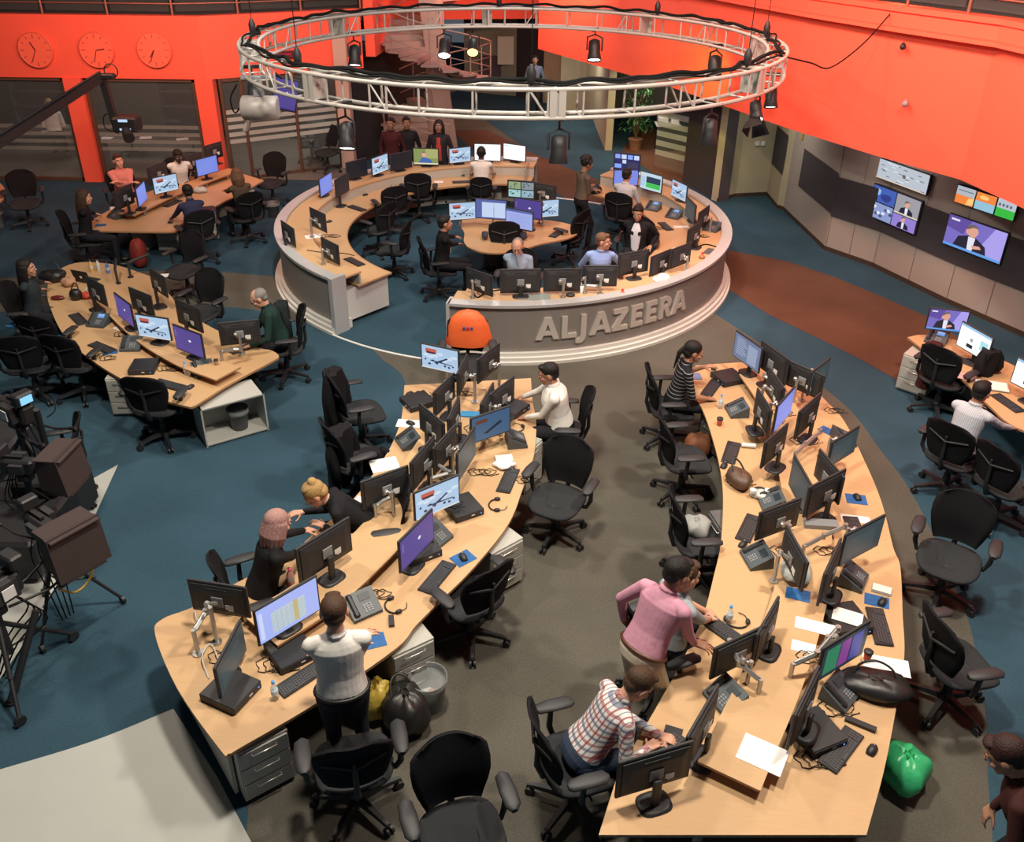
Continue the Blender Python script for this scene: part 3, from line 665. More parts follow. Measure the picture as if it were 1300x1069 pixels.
DB = [(206, 786), (249, 769), (312, 734), (358, 718), (395, 680), (432, 650), (461, 619), (488, 581), (502, 554), (509.6, 531), (512, 510), (513.4, 489, 'c'), (570, 486), (674, 480, 'c'), (676, 508), (680.7, 537), (677.7, 578), (663, 622), (645, 666), (601, 721), (560, 762), (528, 794), (503, 823), (406, 890), (309, 947), (290, 957), (279, 951), (225, 874), (197, 806)]
db = long_desk('long curved double-sided desk in the lower middle, left of the empty lone chair', DB, None)
shelf(db, [(330, 800), (398, 757), (455, 708), (500, 660), (535, 600), (560, 560), (580, 520), (592, 492)], .27)
modesty(db, [(262, 860), (345, 800), (430, 745), (505, 680), (550, 620), (585, 560), (600, 505)])
modesty(db, [(222, 826), (250, 874), (286, 938)], .62)
DC = [(883, 464, 'c'), (924, 461), (965, 459), (1003, 459), (1044, 504), (1072, 535), (1103, 597), (1121, 643), (1134, 695), (1143, 720), (1146, 782), (1148, 833), (1137, 903), (1122, 979), (1100, 1060, 'c'), (760, 1060, 'c'), (790, 968), (808, 941), (845, 877), (878, 815), (894, 778), (906, 732), (915, 690), (918, 634), (914, 594), (903, 551), (891, 518), (875, 492)]
dc = long_desk('long curved double-sided desk on the right, crowded with monitors and bags', DC, None)
shelf(dc, [(960, 474), (985, 510), (1005, 560), (1020, 620), (1025, 690), (1015, 760), (985, 850), (945, 940), (925, 985)], .24)
modesty(dc, [(960, 490), (1000, 560), (1018, 650), (1010, 760), (970, 860), (920, 960), (890, 1020)])
DA = [(60, 373), (66, 396), (79, 422), (102, 446), (134, 469), (175, 492), (205, 507), (234, 515), (245, 516), (262, 506), (292, 487), (345, 459), (354, 452), (345, 445), (327, 441), (285, 424), (240, 398), (212, 370), (208, 358), (180, 347), (140, 335), (95, 334), (66, 350)]
da = long_desk('curved double-sided desk on the left where the man in dark green sits', DA, None)
shelf(da, [(128, 362), (150, 388), (190, 425), (240, 455), (290, 474)], .22)
modesty(da, [(110, 370), (145, 410), (200, 450), (260, 480)])
DE = [(102, 290), (108, 293, 'c'), (222, 294), (227, 286), (262, 267), (300, 248), (335, 229, 'c'), (313, 222, 'c'), (285, 217), (240, 224), (190, 243), (140, 266)]
de = long_desk('straight double-sided desk at the back left by the office windows', DE, None)
shelf(de, [(160, 272), (215, 246), (265, 226), (298, 215)], .2)
modesty(de, [(165, 285), (230, 255), (310, 228)])
DF = [(1152, 428, 'c'), (1173, 425), (1215, 432), (1262, 452), (1345, 492, 'c'), (1375, 570, 'c'), (1291, 543), (1258, 517), (1227, 486), (1205, 469)]
df = long_desk('desk at the right edge of the photo below the wall screens', DF, None)
modesty(df, [(1190, 430), (1260, 465), (1340, 505)])
DG = [(-60, 255, 'c'), (-30, 228), (-8, 229), (4, 236), (6, 246), (0, 256), (-30, 268)]
dg = long_desk('rounded end of a worktop at the left edge of the photo', DG, None)
modesty(dg, [(-50, 255), (-8, 245)])
# centre pod
PC = Vector((-.05, 16.55, 0)); pod = thing('centre_pod_desk', 'small lobed desk island in the middle of the circular news desk', 'desk', PC)
b = MB(); b.prism([((1.12+.2*cos(3*a-.4))*cos(a), (1.05+.2*cos(3*a-.4))*sin(a)) for a in [2*pi*i/60 for i in range(60)]], .67, .70, 0, 1); b.build('worktop', [WOOD, WOODE], pod)
b = MB(); b.cyl((0, 0, 0), (0, 0, .67), .3, n=20); b.build('pedestal', CABD, pod)
b = MB(); b.cyl((0, 0, .70), (0, 0, 1.3), .04, n=12); b.build('monitor_pole', BLACK, pod)

# pedestals ------------------------------------------------------------------
HND = mat('bar_handle', (.65, .64, .6), .3, .8)
def pedestal(px, py, fx, fy, label, w=.42, d=.5, h=.60, m=CAB, n=3, z=.6):
    p, q = at(px, py, z), at(fx, fy, z); rz = atan2(q.y-p.y, q.x-p.x)+pi/2
    t = thing('drawer_pedestal', label, 'drawer unit', (p.x, p.y, 0), rz)
    b = MB(); b.box((0, 0, .03+h/2-.015), (w, d, h-.03)); b.build('body', m, t)
    b = MB(); [b.cyl((x, y, 0), (x, y, .035), .022, n=8) for x in (-w/2+.05, w/2-.05) for y in (-d/2+.05, d/2-.05)]; b.build('caster', BLACK, t)
    for k in range(n):
        hh = (h-.06)/n; b = MB(); b.box((0, -d/2-.008, .045+hh*(k+.5)), (w-.02, .018, hh-.012), bev=.004); dr = b.build('drawer', m, t)
        b = MB(); z_ = .045+hh*(k+.75); b.tube([(-.1, -d/2-.017, z_), (-.1, -d/2-.04, z_), (.1, -d/2-.04, z_), (.1, -d/2-.017, z_)], .006, 5); b.build('handle', HND, dr)
pedestal(318, 915, 340, 955, 'pale drawer unit under the bottom corner of the lower middle desk')
pedestal(508, 800, 535, 835, 'pale drawer unit with thin bar handles behind the waste bin')
pedestal(625, 678, 660, 705, 'pale drawer unit under the right side of the lower middle desk, below the headset')
pedestal(655, 560, 700, 575, 'pale drawer unit under the lower middle desk beside the white-shirted seated man')
pedestal(160, 470, 140, 500, 'pale drawer unit under the left desk beside an empty chair')
pedestal(1178, 445, 1150, 470, 'pale drawer unit at the near end of the desk below the wall screens', w=.45, d=.7)
pedestal(212, 278, 195, 310, 'grey drawer unit under the back left desk')
pedestal(308, 240, 325, 262, 'pale drawer unit under the right end of the back left desk')
pedestal(258, 266, 270, 290, 'white drawer unit under the middle of the back left desk')
pedestal(925, 520, 885, 530, 'dark drawer unit under the right desk beside the seated woman', m=CABD)  # built in the dark laminate
pedestal(938, 660, 900, 665, 'dark drawer unit under the middle of the right desk', m=CABD)  # same dark laminate as the unit above
# open cabinet with bin
p = at(288, 500, .58); q = at(330, 540, .58); t = thing('open_cabinet', 'white open cabinet holding a bin under the end of the left desk', 'cabinet', (p.x, p.y, 0), radians(33))
W_, D_, H_ = .85, .5, .58; b = MB()
for c_, d_ in (((0, D_/2-.01, H_/2), (W_, .02, H_)), ((-W_/2+.01, 0, H_/2), (.02, D_, H_)), ((W_/2-.01, 0, H_/2), (.02, D_, H_)), ((0, 0, .03), (W_, D_, .02)), ((0, 0, H_-.01), (W_, D_, .02))): b.box(c_, d_)
b.build('carcass', mat('white_laminate', (.45, .45, .42), .6), t)
def bin_(loc, label, m, r=.14, h=.3, bag=True, red=False):
    t = thing('waste_bin', label, 'bin', loc); b = MB(); b.lathe([(r*.75, 0), (r, h), (r+.008, h+.005), (r-.006, h), (r*.75-.004, .01)], n=20); b.build('bucket', m, t)
    b = MB(); b.lathe([(r*.7, .02), (r*.93, h*.8), (r*1.02, h+.012), (r*1.05, h-.05), (r*1.045, h-.052)], n=20); b.build('liner', mat('bin_liner', (.35, .37, .36), .4, alpha=.4), t)
    b = MB(); b.ell((0, 0, h*.3), (r*.6, r*.6, .06), 8); b.ell((.03, .02, h*.4), (.05, .04, .03), 6, 1); b.build('rubbish', [PAPER, mat('rubbish_red', (.6, .12, .05), .6)], t)
m_bin = mat('bin_mesh', (.08, .08, .085), .5, .3); m_clear = mat('bin_clear', (.16, .17, .17), .3, alpha=.7)
bin_((p.x+.10, p.y+.02, .042), 'dark waste bin inside the white open cabinet', m_bin)
bin_(at(545, 895), 'translucent waste bin with crumpled rubbish beside the dark backpack', m_clear, .17, .36)
bin_(at(348, 275), 'grey waste bin beside the left rim of the circular news desk', m_bin, .15, .32)
bin_(at(-2, 288), 'pale waste bin at the far left edge of the photo', m_clear, .16, .34)

# ================================================================== CHAIRS
def make_chair():
    t = thing('office_chair', '', 'office chair')
    b = MB(); b.lathe([(.03, .075), (.05, .085), (.05, .13), (.03, .15)], n=14); b.build('hub', BLACK, t)
    for k in range(5):
        a = 2*pi*k/5+.3; d_ = Vector((cos(a), sin(a), 0)); s_ = Vector((-sin(a), cos(a), 0)); R = []
        for r, w, z0, z1 in ((.04, .03, .08, .13), (.17, .024, .085, .115), (.30, .018, .075, .098)):
            R.append([d_*r+s_*(-w)+Vector((0, 0, z0)), d_*r+s_*w+Vector((0, 0, z0)), d_*r+s_*w*.7+Vector((0, 0, z1)), d_*r-s_*w*.7+Vector((0, 0, z1))])
        b = MB(); b.rings(R, smooth=False); lg = b.build('leg', BLACK, t)
        b = MB(); c_ = d_*.30
        for o_ in (-.018, .018): b.cyl(c_+s_*(o_-.009)+Vector((0, 0, .032)), c_+s_*(o_+.009)+Vector((0, 0, .032)), .031, n=12)
        b.cyl(c_+Vector((0, 0, .03)), c_+Vector((0, 0, .085)), .01, n=6); b.build('caster', BLACK, lg)
    b = MB(); b.cyl((0, 0, .12), (0, 0, .38), .026, .026, 12); b.cyl((0, 0, .12), (0, 0, .24), .036, .036, 12); b.build('gas_column', BLACK, t)
    b = MB(); b.box((0, -.03, .385), (.2, .26, .055), bev=.015); b.tube([(.1, 0, .385), (.2, .02, .38), (.26, .02, .385)], .008, 5); b.build('tilt_mechanism', DARK, t)
    def sq(n, ax, ay, y0, z, p=3.2): return [(ax*math.copysign(abs(cos(2*pi*i/n))**(2/p), cos(2*pi*i/n)), y0+ay*math.copysign(abs(sin(2*pi*i/n))**(2/p), sin(2*pi*i/n)), z-(.045*max(0, math.copysign(abs(sin(2*pi*i/n))**(2/p), sin(2*pi*i/n)))**3)) for i in range(n)]
    b = MB(); N = 28
    b.rings([sq(N, .19, .17, .02, .412), sq(N, .245, .235, .02, .42), sq(N, .255, .245, .02, .44), sq(N, .245, .235, .02, .458), sq(N, .2, .19, .02, .452), sq(N, .1, .1, .02, .446)]); b.build('seat', CHGRY, t)
    # back: wide shoulders, narrower waist, curved round the sitter
    prof = [(.50, .175, -.20), (.56, .20, -.215), (.64, .225, -.215), (.72, .245, -.225), (.80, .25, -.245), (.88, .24, -.27), (.94, .205, -.292), (.965, .16, -.30)]
    b = MB(); nx = 10; F = []; K = []
    for z, hw, y in prof:
        F.append([(hw*(2*i/nx-1), y+.045*(2*i/nx-1)**2, z-.03*abs(2*i/nx-1)**3*(z > .9)) for i in range(nx+1)]); K.append([(x, yy-.022, zz) for x, yy, zz in F[-1]])
    b.rings([f+k[::-1] for f, k in zip(F, K)]); b.build('backrest', CHBLK, t)
    b = MB(); b.tube([(0, -.10, .385), (0, -.22, .40), (0, -.265, .52), (0, -.262, .66), (0, -.29, .80)], [.028, .026, .02, .018, .012], 8)
    b.tube([(-.2, -.235, .78), (0, -.288, .74), (.2, -.235, .78)], .012, 6); b.build('back_frame', BLACK, t)
    for s_ in (-1, 1):
        b = MB(); b.tube([(.12*s_, -.04, .385), (.27*s_, -.05, .40), (.30*s_, -.07, .47), (.305*s_, -.06, .63)], [.02, .02, .022, .018], 8); ar = b.build('arm', BLACK, t)
        b = MB(); R = []
        for y, w, z in ((-.17, .02, .655), (-.15, .045, .66), (-.04, .055, .665), (.07, .05, .662), (.10, .02, .65)):
            R.append([(.305*s_+w*cos(2*pi*i/12), y, z-.005+.018*sin(2*pi*i/12)) for i in range(12)])
        b.rings(R); b.build('arm_pad', DARK, ar)
    return t
CH = Proto(make_chair()); CHAIRS = []
def chair(px, py, fx, fy, label, z=.45, group=None):
    p, q = at(px, py, z), at(fx, fy, z); o = CH.place((p.x, p.y, 0), atan2(q.y-p.y, q.x-p.x)-pi/2, label, group, 1.2); CHAIRS.append(o); return o
for c_ in [
 (708, 640, 684, 672, 'empty black office chair standing alone on the taupe floor between the two long desks'),
 (712, 549, 660, 545, 'office chair under the seated man in the white shirt'),
 (868, 590, 912, 588, 'empty black office chair seen from behind below the woman in the striped dress'),
 (855, 503, 905, 500, 'office chair of the woman in the striped dress'),
 (886, 692, 935, 690, 'office chair with a grey bag on its seat beside the right desk'),
 (1203, 716, 1190, 760, 'empty office chair with wide rounded back facing the camera on the right floor edge'),
 (1212, 850, 1275, 842, 'empty office chair seen from its side beside the green plastic bag'),
 (1196, 488, 1245, 462, 'office chair with a maroon jacket at the desk below the wall screens'),
 (1246, 556, 1290, 520, 'office chair of the man in the light blue shirt at the right edge'),
 (1272, 622, 1330, 605, 'empty dark office chair at the right edge below the man in light blue'),
 (450, 978, 444, 930, 'office chair seen from behind right below the standing man in the white shirt'),
 (586, 1066, 606, 1130, 'office chair at the bottom edge of which only the dark back shows'),
 (598, 768, 560, 735, 'office chair tucked under the right side of the lower middle desk'),
 (458, 530, 505, 522, 'office chair with a long black coat over its back'),
 (452, 590, 500, 575, 'office chair with black jackets piled on it, above the bending blonde woman'),
 (345, 697, 392, 670, 'office chair of the woman with pink-tinted hair'),
 (430, 642, 470, 612, 'office chair behind the bending blonde woman'),
 (203, 522, 236, 484, 'empty office chair at the near side of the left desk, front-most there'),
 (100, 468, 140, 438, 'empty office chair seen from behind at the left side of the left desk'),
 (68, 442, 105, 412, 'office chair with a blue cushion, the one nearer the left desk'),
 (34, 416, 80, 392, 'office chair with a blue cushion, the one nearer the seated dark-haired woman'),
 (258, 402, 215, 425, 'empty office chair with broad black back on the far side of the left desk'),
 (342, 448, 305, 462, 'office chair of the man in the dark green jumper'),
 (98, 296, 140, 276, 'office chair of the woman at the left end of the back left desk'),
 (33, 262, 26, 290, 'empty office chair alone on the blue floor below the clocks'),
 (247, 300, 218, 272, 'office chair of the person in dark blue at the back left desk'),
 (303, 268, 280, 238, 'office chair of the woman with light brown hair at the back left desk'),
 (345, 236, 320, 250, 'empty dark office chair near the white column'),
 (236, 348, 205, 362, 'empty office chair between the left desk and the back left desk'),
 (152, 246, 172, 268, 'office chair of the man in the salmon shirt'),
 (226, 228, 244, 250, 'office chair of the man in white at the back left desk'),
 (616, 238, 622, 205, 'office chair of the man in front of the two white screens'),
 (480, 296, 440, 285, 'empty office chair inside the circular desk with a pale seat'),
 (497, 272, 470, 250, 'empty black office chair pushed to the back left arc of the news desk'),
 (532, 254, 535, 225, 'empty black office chair facing the screen with the man on television'),
 (500, 322, 450, 318, 'lowest empty office chair inside the left arc of the news desk'),
 (552, 310, 600, 298, 'office chair of the person with the lanyard at the centre pod'),
 (793, 262, 812, 238, 'office chair of the man in pale shirt below the blue multi-picture screen'),
 (822, 300, 850, 288, 'office chair of the man in the dark suit'),
 (760, 352, 776, 380, 'office chair of the man in blue looking away'),
 (652, 348, 650, 385, 'office chair of the grey-haired man with his hand at his mouth'),
 (722, 306, 680, 295, 'empty round-backed office chair at the right of the centre pod'),
 (640, 318, 640, 280, 'empty office chair at the near side of the centre pod'),
 (763, 915, 815, 925, 'office chair of the man in the checked shirt'),
 (850, 778, 900, 790, 'office chair of the seated man behind the man in the pink shirt'),
 (40, 470, 60, 430, 'empty office chair among the camera gear at the left edge'),
 (75, 600, 20, 610, 'office chair base and seat pushed under the camera gear'),
 (415, 196, 400, 215, 'empty office chair behind the frosted glass'),
 (395, 186, 430, 190, 'second empty office chair behind the frosted glass, farther left'),
]: chair(*c_)

# ================================================================== MONITORS
MESH = {}
def housing(w, h):
    k = ('h', w, h)
    if k not in MESH:
        b = MB(); b.box((0, .012, 0), (w+.036, .024, h+.036), bev=.006)
        R = [[(-w*.47, y, -h*.47), (w*.47, y, -h*.47), (w*.47, y, h*.47), (-w*.47, y, h*.47)] for y in (.024, .034)]+[[(-w*.36, .05, -h*.36), (w*.36, .05, -h*.36), (w*.36, .05, h*.30), (-w*.36, .05, h*.30)]]
        b.rings([r[::-1] for r in R], smooth=False); MESH[k] = b.mesh('monitor_housing', DARK)
    return MESH[k]
def vents():
    if 'v' not in MESH:
        b = MB(); [b.box((0, .0, -.012*i), (.2, .004, .004)) for i in range(5)]; MESH['v'] = b.mesh('vent_grille', BLACK)
        b = MB(); b.box((0, 0, 0), (.075, .003, .05)); b.box((.01, .001, -.035), (.05, .003, .014)); MESH['s'] = b.mesh('rating_sticker', PAPER)
        b = MB(); b.box((0, 0, 0), (.11, .012, .11), bev=.004); MESH['p'] = b.mesh('mounting_plate', GREYP)
    return MESH['v'], MESH['s'], MESH['p']
def stand(kind, hh):
    k = (kind, round(hh, 2))
    if k not in MESH:
        b = MB()
        if kind == 'base':
            b.rings([[(.13*math.copysign(abs(cos(a))**.6, cos(a)), .07+.10*math.copysign(abs(sin(a))**.6, sin(a)), z) for a in [2*pi*i/20 for i in range(20)]] for z in (0, .012)]+[[(.11*cos(2*pi*i/20), .07+.08*sin(2*pi*i/20), .018) for i in range(20)]])
            b.box((0, .085, hh*.5+.01), (.07, .035, max(.06, hh)), bev=.01); MESH[k] = b.mesh('stand', BLACK)
        else:
            b.cyl((0, .17, 0), (0, .17, .02), .045, n=14); b.cyl((0, .17, .02), (0, .17, hh+.06), .019, n=12); b.tube([(0, .17, hh+.03), (.05, .13, hh+.05), (0, .06, hh+.01)], .018, 8); b.box((.05, .13, hh+.05), (.05, .05, .05), bev=.012)
            MESH[k] = b.mesh('monitor_arm', METAL)
    return MESH[k]
def rot_px(x1, y1, x2, y2, z):
    a, b_ = at(x1, y1, z), at(x2, y2, z); return a, b_
def mon(x1, y1, x2, y2, back, kind, label, zb=.86, size=(.50, .29), st='base', zd=DZ, tilt=0, yaw=None, group=None):
    """(x1, y1), (x2, y2): lower corners of the panel, left and right in the photo; back=1 when its rear faces us"""
    a, c = at(x1, y1, zb), at(x2, y2, zb); m = (a+c)/2; d = (c-a)
    w = min(.56, max(.40, d.xy.length)) if size is None else size[0]; h = size[1] if size else w*.58
    w = round(w, 2); h = round(h, 2)
    rz = atan2(d.y, d.x)+(pi if back else 0) if yaw is None else radians(yaw)
    t = thing('monitor', label, 'monitor', (m.x, m.y, zd), rz, group)
    zc = zb-zd+h/2+.018
    hs = put('housing', housing(w, h), t, (0, 0, zc)); hs.rotation_euler.x = -radians(tilt)
    s = put('screen', screen_mesh(kind, w, h), t, (0, -.003, zc)); s.rotation_euler.x = -radians(tilt)
    v, sk, pl = vents()
    if back:
        put('vent', v, hs, (0, .045, h*.38)); put('mounting_plate', pl, hs, (0, .055, -.01)); put('rating_sticker', sk, hs, (-w*.2, .052, -h*.18), pi)
    if st == 'base': put('stand', stand('base', zc-.05), t)
    elif st == 'arm': put('monitor_arm', stand('arm', zc-.02), t)
    return t
S24 = (.56, .35); S22 = (.52, .32); S27 = (.60, .37); S19 = (.38, .25)
def Z(ox, oy, s): return lambda x, y: (ox+x/s, oy+y/s)
LMD = 'on the lower middle desk'; RD = 'on the right desk'
for a in [
 # lower middle desk
 (249, 772, 318, 783, 1, 'off', 'monitor with its back to us, leftmost '+LMD, .88, S22, 'arm'),
 (283, 886, 312, 828, 0, 'dim', 'dark monitor seen almost edge-on at the bottom corner '+LMD, .74, S22, 'base'),
 (329, 822, 408, 774, 0, 'spread', 'large monitor with a pale blue spreadsheet in front of the standing man', .86, S27, 'base', TZ),
 (377, 742, 448, 696, 1, 'off', 'large monitor seen from behind next to the pink bottle', .92, S27, 'base', TZ),
 (507, 731, 553, 683, 0, 'purple', 'monitor with a purple screen in the middle of the lower middle desk', .84, S24, 'base'),
 (530, 661, 581, 639, 0, 'map', 'monitor with a blue news picture behind the purple one '+LMD, .92, S22, 'arm', TZ),
 (464, 645, 515, 626, 1, 'off', 'monitor seen from behind near the bending blonde woman', .90, S22, 'arm'),
 (524, 622, 548, 592, 1, 'off', 'dark upright monitor beside the sheets of paper '+LMD, .92, S24, 'base', TZ),
 (540, 548, 561, 566, 1, 'off', 'narrow-angled dark monitor near the white mouse mat paper '+LMD, .95, S22, 'base', TZ),
 (552, 528, 574, 506, 1, 'off', 'dark monitor near the headset at the top end of the lower middle desk', .92, S22, 'base', TZ),
 (541, 467, 577, 475, 0, 'map', 'monitor with a pale news picture at the top end of the lower middle desk', 1.05, S22, 'arm', TZ),
 (580, 505, 592, 480, 1, 'off', 'tall dark monitor standing edge-on right of the pale news picture', 1.0, S22, 'arm', TZ),
 (606, 487, 632, 466, 1, 'dim', 'tilted grey monitor right of the orange balloon', 1.05, S22, 'arm', TZ),
 (586, 607, 600, 584, 0, 'dim', 'bluish dark monitor seen edge-on in the middle of the cluster '+LMD, .90, S24, 'arm', TZ),
 (603, 563, 643, 549, 0, 'mapdark', 'monitor with a dim blue picture near the seated man in white', .90, S22, 'arm', TZ),
 (626, 528, 646, 512, 1, 'off', 'dark monitor directly in front of the seated man in white', .90, S22, 'base', TZ),
 (570, 560, 580, 538, 1, 'off', 'dark monitor in the thick of the cables '+LMD, .90, S22, 'base', TZ),
 # right desk
 (931, 452, 961, 474, 0, 'code', 'monitor with blue-white pages at the top of the right desk', .95, S24, 'base', TZ),
 (968, 468, 992, 486, 1, 'off', 'upright dark monitor second from the top '+RD, .95, S24, 'base', TZ),
 (1003, 490, 1034, 504, 1, 'off', 'monitor back in its open silver arm at the top right of the right desk', .90, S22, 'arm'),
 (1027, 502, 1047, 494-8, 0, 'dim', 'dark teal monitor beside the dark round chair back '+RD, .92, S22, 'arm'),
 (984, 548, 1001, 528, 0, 'blue', 'narrow view of a violet-blue screen '+RD, .93, S24, 'arm', TZ),
 (957, 522, 977, 556, 1, 'off', 'black monitor edge-on beside the white can '+RD, .90, S22, 'base', TZ),
 (1008, 556, 1032, 534, 1, 'off', 'large black monitor back left of the blue folded mat '+RD, .92, S24, 'base', TZ),
 (967, 592, 990, 572, 1, 'off', 'black monitor back below the white can '+RD, .90, S22, 'base', TZ),
 (1056, 592, 1078, 578, 0, 'dim', 'dark teal screen overhanging the outer edge of the right desk', .92, S22, 'arm'),
 (1003, 620, 1020, 652, 0, 'dim', 'grey reflecting monitor in the middle of the right desk', .88, S24, 'base', TZ),
 (1026, 652, 1056, 636, 1, 'off', 'large black monitor back left of the blue square mat '+RD, .92, S24, 'base', TZ),
 (962, 684, 1004, 668, 1, 'off', 'monitor from behind with a pale torn sticker, above the black mouse '+RD, .86, S22, 'arm'),
 (1070, 717, 1109, 696, 0, 'dim', 'dark teal screen tilted outwards above the white notepad '+RD, .90, S24, 'arm'),
 (1036, 768, 1056, 724, 1, 'off', 'tall black monitor back beside the white plastic bag '+RD, .88, S24, 'base', TZ),
 (906, 858, 956, 834, 1, 'off', 'monitor seen from behind with label and bright silver arm near the pink shirt', .84, S22, 'arm'),
 (955, 838, 976, 800, 1, 'off', 'black monitor standing edge-on right of the bottle '+RD, .84, S22, 'base', TZ),
 (1041, 864, 1089, 834, 0, 'stripe', 'monitor with green and magenta stripes next to the black bag', .86, S24, 'arm'),
 (1000, 944, 1024, 894, 1, 'off', 'large black monitor back right above the white papers '+RD, .84, S24, 'base', TZ),
 (862, 982, 904, 908, 1, 'off', 'black monitor beside the desk phone at the bottom of the right desk', .82, S24, 'base'),
 (790, 1008, 862, 986, 1, 'off', 'monitor seen from behind in front of the man in the checked shirt', .80, S24, 'base'),
 (1042, 612, 1058, 632, 1, 'off', 'slim black monitor back beside the dark teal overhanging screen', .92, S22, 'base', TZ),
 (998, 712, 1014, 742, 1, 'off', 'black monitor on edge above the white plastic bag', .90, S22, 'arm', TZ),
 (975, 500, 990, 522, 1, 'off', 'black monitor on edge under the brownish arm of the right desk', .92, S22, 'arm', TZ),
 (612, 540, 622, 522, 1, 'off', 'black monitor on edge between the blue book and the seated man in white', .92, S22, 'arm', TZ),
 (556, 596, 572, 578, 1, 'off', 'black monitor on edge in the dense middle of the lower middle desk', .92, S22, 'base', TZ),
 # left desk
 (150, 401, 172, 418, 0, 'purple', 'violet screen turned away, upper one '+'on the left desk', .92, S24, 'base', TZ),
 (179, 427, 216, 433, 0, 'map', 'monitor with a blue news picture on the left desk', .90, S22, 'base', TZ),
 (222, 442, 263, 458, 0, 'purple', 'monitor with a violet desktop on the left desk, nearest to us', .88, S24, 'base', TZ),
 (118, 378, 136, 388, 1, 'off', 'dark monitor at the top of the left desk beside the handbags', .92, S22, 'base', TZ),
 (226, 408, 262, 424, 1, 'off', 'wide black monitor back in front of the empty chair on the left desk', .90, S24, 'base', TZ),
 (286, 438, 327, 434, 1, 'off', 'black monitor back on a silver arm in front of the man in green', .88, S22, 'arm', TZ),
 (172, 392, 196, 402, 1, 'off', 'reddish dark monitor back behind the violet screen on the left desk', .92, S22, 'base', TZ),
 (196, 366, 214, 378, 1, 'off', 'dark monitor at the far side of the left desk', .90, S22, 'base'),
 # back left desk
 (147, 268, 170, 257, 1, 'off', 'black monitor back in front of the man in salmon', .94, S24, 'base', TZ),
 (176, 265, 188, 252, 0, 'blue', 'narrow blue screen at the left of the back left desk', .92, S24, 'base', TZ),
 (199, 247, 225, 241, 0, 'map', 'small news picture screen on the back left desk', .92, S22, 'base', TZ),
 (190, 236, 213, 227, 1, 'off', 'black monitor back between the man in salmon and the man in white', .92, S24, 'base', TZ),
 (252, 225, 277, 218, 0, 'blue', 'bright plain blue screen on the back left desk', .92, S24, 'base', TZ),
 (234, 220, 258, 212, 1, 'off', 'black monitor back behind the plain blue screen', .90, S22, 'base', TZ),
 (264, 204, 280, 199, 1, 'off', 'farthest black monitor back on the back left desk by the orange post', .92, S22, 'base', TZ),
 # news desk, left and back arcs
 (360, 303, 377, 315, 1, 'off', 'small black monitor standing on the outer ledge of the left arc', 1.0, S22, 'base', .93),
 (396, 286, 416, 296, 1, 'off', 'black framed monitor on an arm, upper one in the left arc', 1.05, S22, 'arm', .93),
 (412, 326, 431, 336, 1, 'off', 'black monitor on an arm, lower one in the left arc', .96, S22, 'arm', .93),
 (409, 250, 421, 242, 0, 'blue', 'narrow blue screen on the left arc', .98, S24, 'base', .93),
 (424, 254, 447, 240, 0, 'off', 'big black screen beside the narrow blue one on the left arc', .96, S24, 'base', .70),
 (441, 229, 467, 222, 0, 'off', 'big black screen behind the first blue phone on the left arc', .98, S24, 'base', .93),
 (474, 223, 492, 216, 0, 'map', 'news picture screen above the blue-lit phone on the back left arc', 1.0, S24, 'base', .93),
 (496, 218, 524, 212, 0, 'off', 'black screen left of the man on television', .98, S24, 'base', .93),
 (526, 209, 556, 210, 0, 'anchor', 'screen with a man in a blue suit on television', .98, S24, 'base', .93),
 (571, 208, 597, 205, 0, 'map', 'news picture screen left of the two white ones', .98, S22, 'base', .93),
 (601, 204, 637, 205, 0, 'white', 'glaring white screen behind the head of the man in white', .98, S27, 'base', .93),
 (639, 202, 667, 206, 0, 'white', 'glaring white screen, the right one at the back of the news desk', .98, S24, 'base', .93),
 # news desk, right and front arcs
 (778, 215, 812, 219, 0, 'multiblue', 'raised screen of many small blue pictures at the far end of the right arc', 1.22, S24, 'arm', .93),
 (784, 236, 804, 236, 0, 'blue', 'small lit screen half hidden behind the man in the pale shirt', .92, S22, 'base', .70),
 (813, 239, 838, 246, 0, 'green', 'screen with green bands on the right arc', .93, S24, 'base', .93),
 (852, 248, 870, 257, 0, 'map', 'news picture screen on the right arc', .98, S22, 'base', .93),
 (868, 272, 882, 287, 0, 'dim', 'dim screen seen at a slant below the news picture on the right arc', .96, S24, 'base', .93),
 (884, 293, 897, 283, 1, 'off', 'black monitor on edge at the widest part of the right arc', 1.0, S22, 'arm', .93),
 (867, 320, 889, 304, 1, 'off', 'black monitor back left of the telephone on the right arc', .96, S24, 'base', .93),
 (846, 343, 877, 331, 1, 'off', 'monitor back on a bright silver arm above the white cap', 1.0, S22, 'arm', .93),
 (822, 352, 850, 340, 1, 'off', 'low black monitor back left of the bright silver arm', .93, S22, 'base', .70),
 (785, 350, 819, 344, 1, 'off', 'black monitor back in front of the man in the dark suit', 1.0, S24, 'base', .93),
 (740, 363, 781, 363, 1, 'off', 'monitor back with orange sticker in front of the man in blue looking away', 1.0, S22, 'arm', .93),
 (691, 370, 735, 369, 1, 'off', 'black monitor back in the middle of the front arc', .97, S24, 'arm', .93),
 (632, 372, 689, 371, 1, 'off', 'large black monitor back in front of the grey-haired man', .97, S27, 'base', .93),
 (601, 368, 618, 374, 1, 'off', 'black monitor turned edge-on at the open end of the front arc', .98, S22, 'arm', .93),
 # pod
 (573, 280, 602, 278, 0, 'map', 'news picture screen at the left of the centre pod', .90, S22, 'arm', .70),
 (604, 277, 643, 280, 0, 'pages', 'screen with two white pages on the centre pod', .92, S27, 'arm', .70),
 (643, 288, 675, 294, 0, 'page', 'large lavender text screen on the centre pod', .88, S24, 'base', .70),
 (648, 251, 675, 253, 0, 'multi', 'raised screen split into four small pictures on the centre pod', 1.22, S22, 'arm', .70),
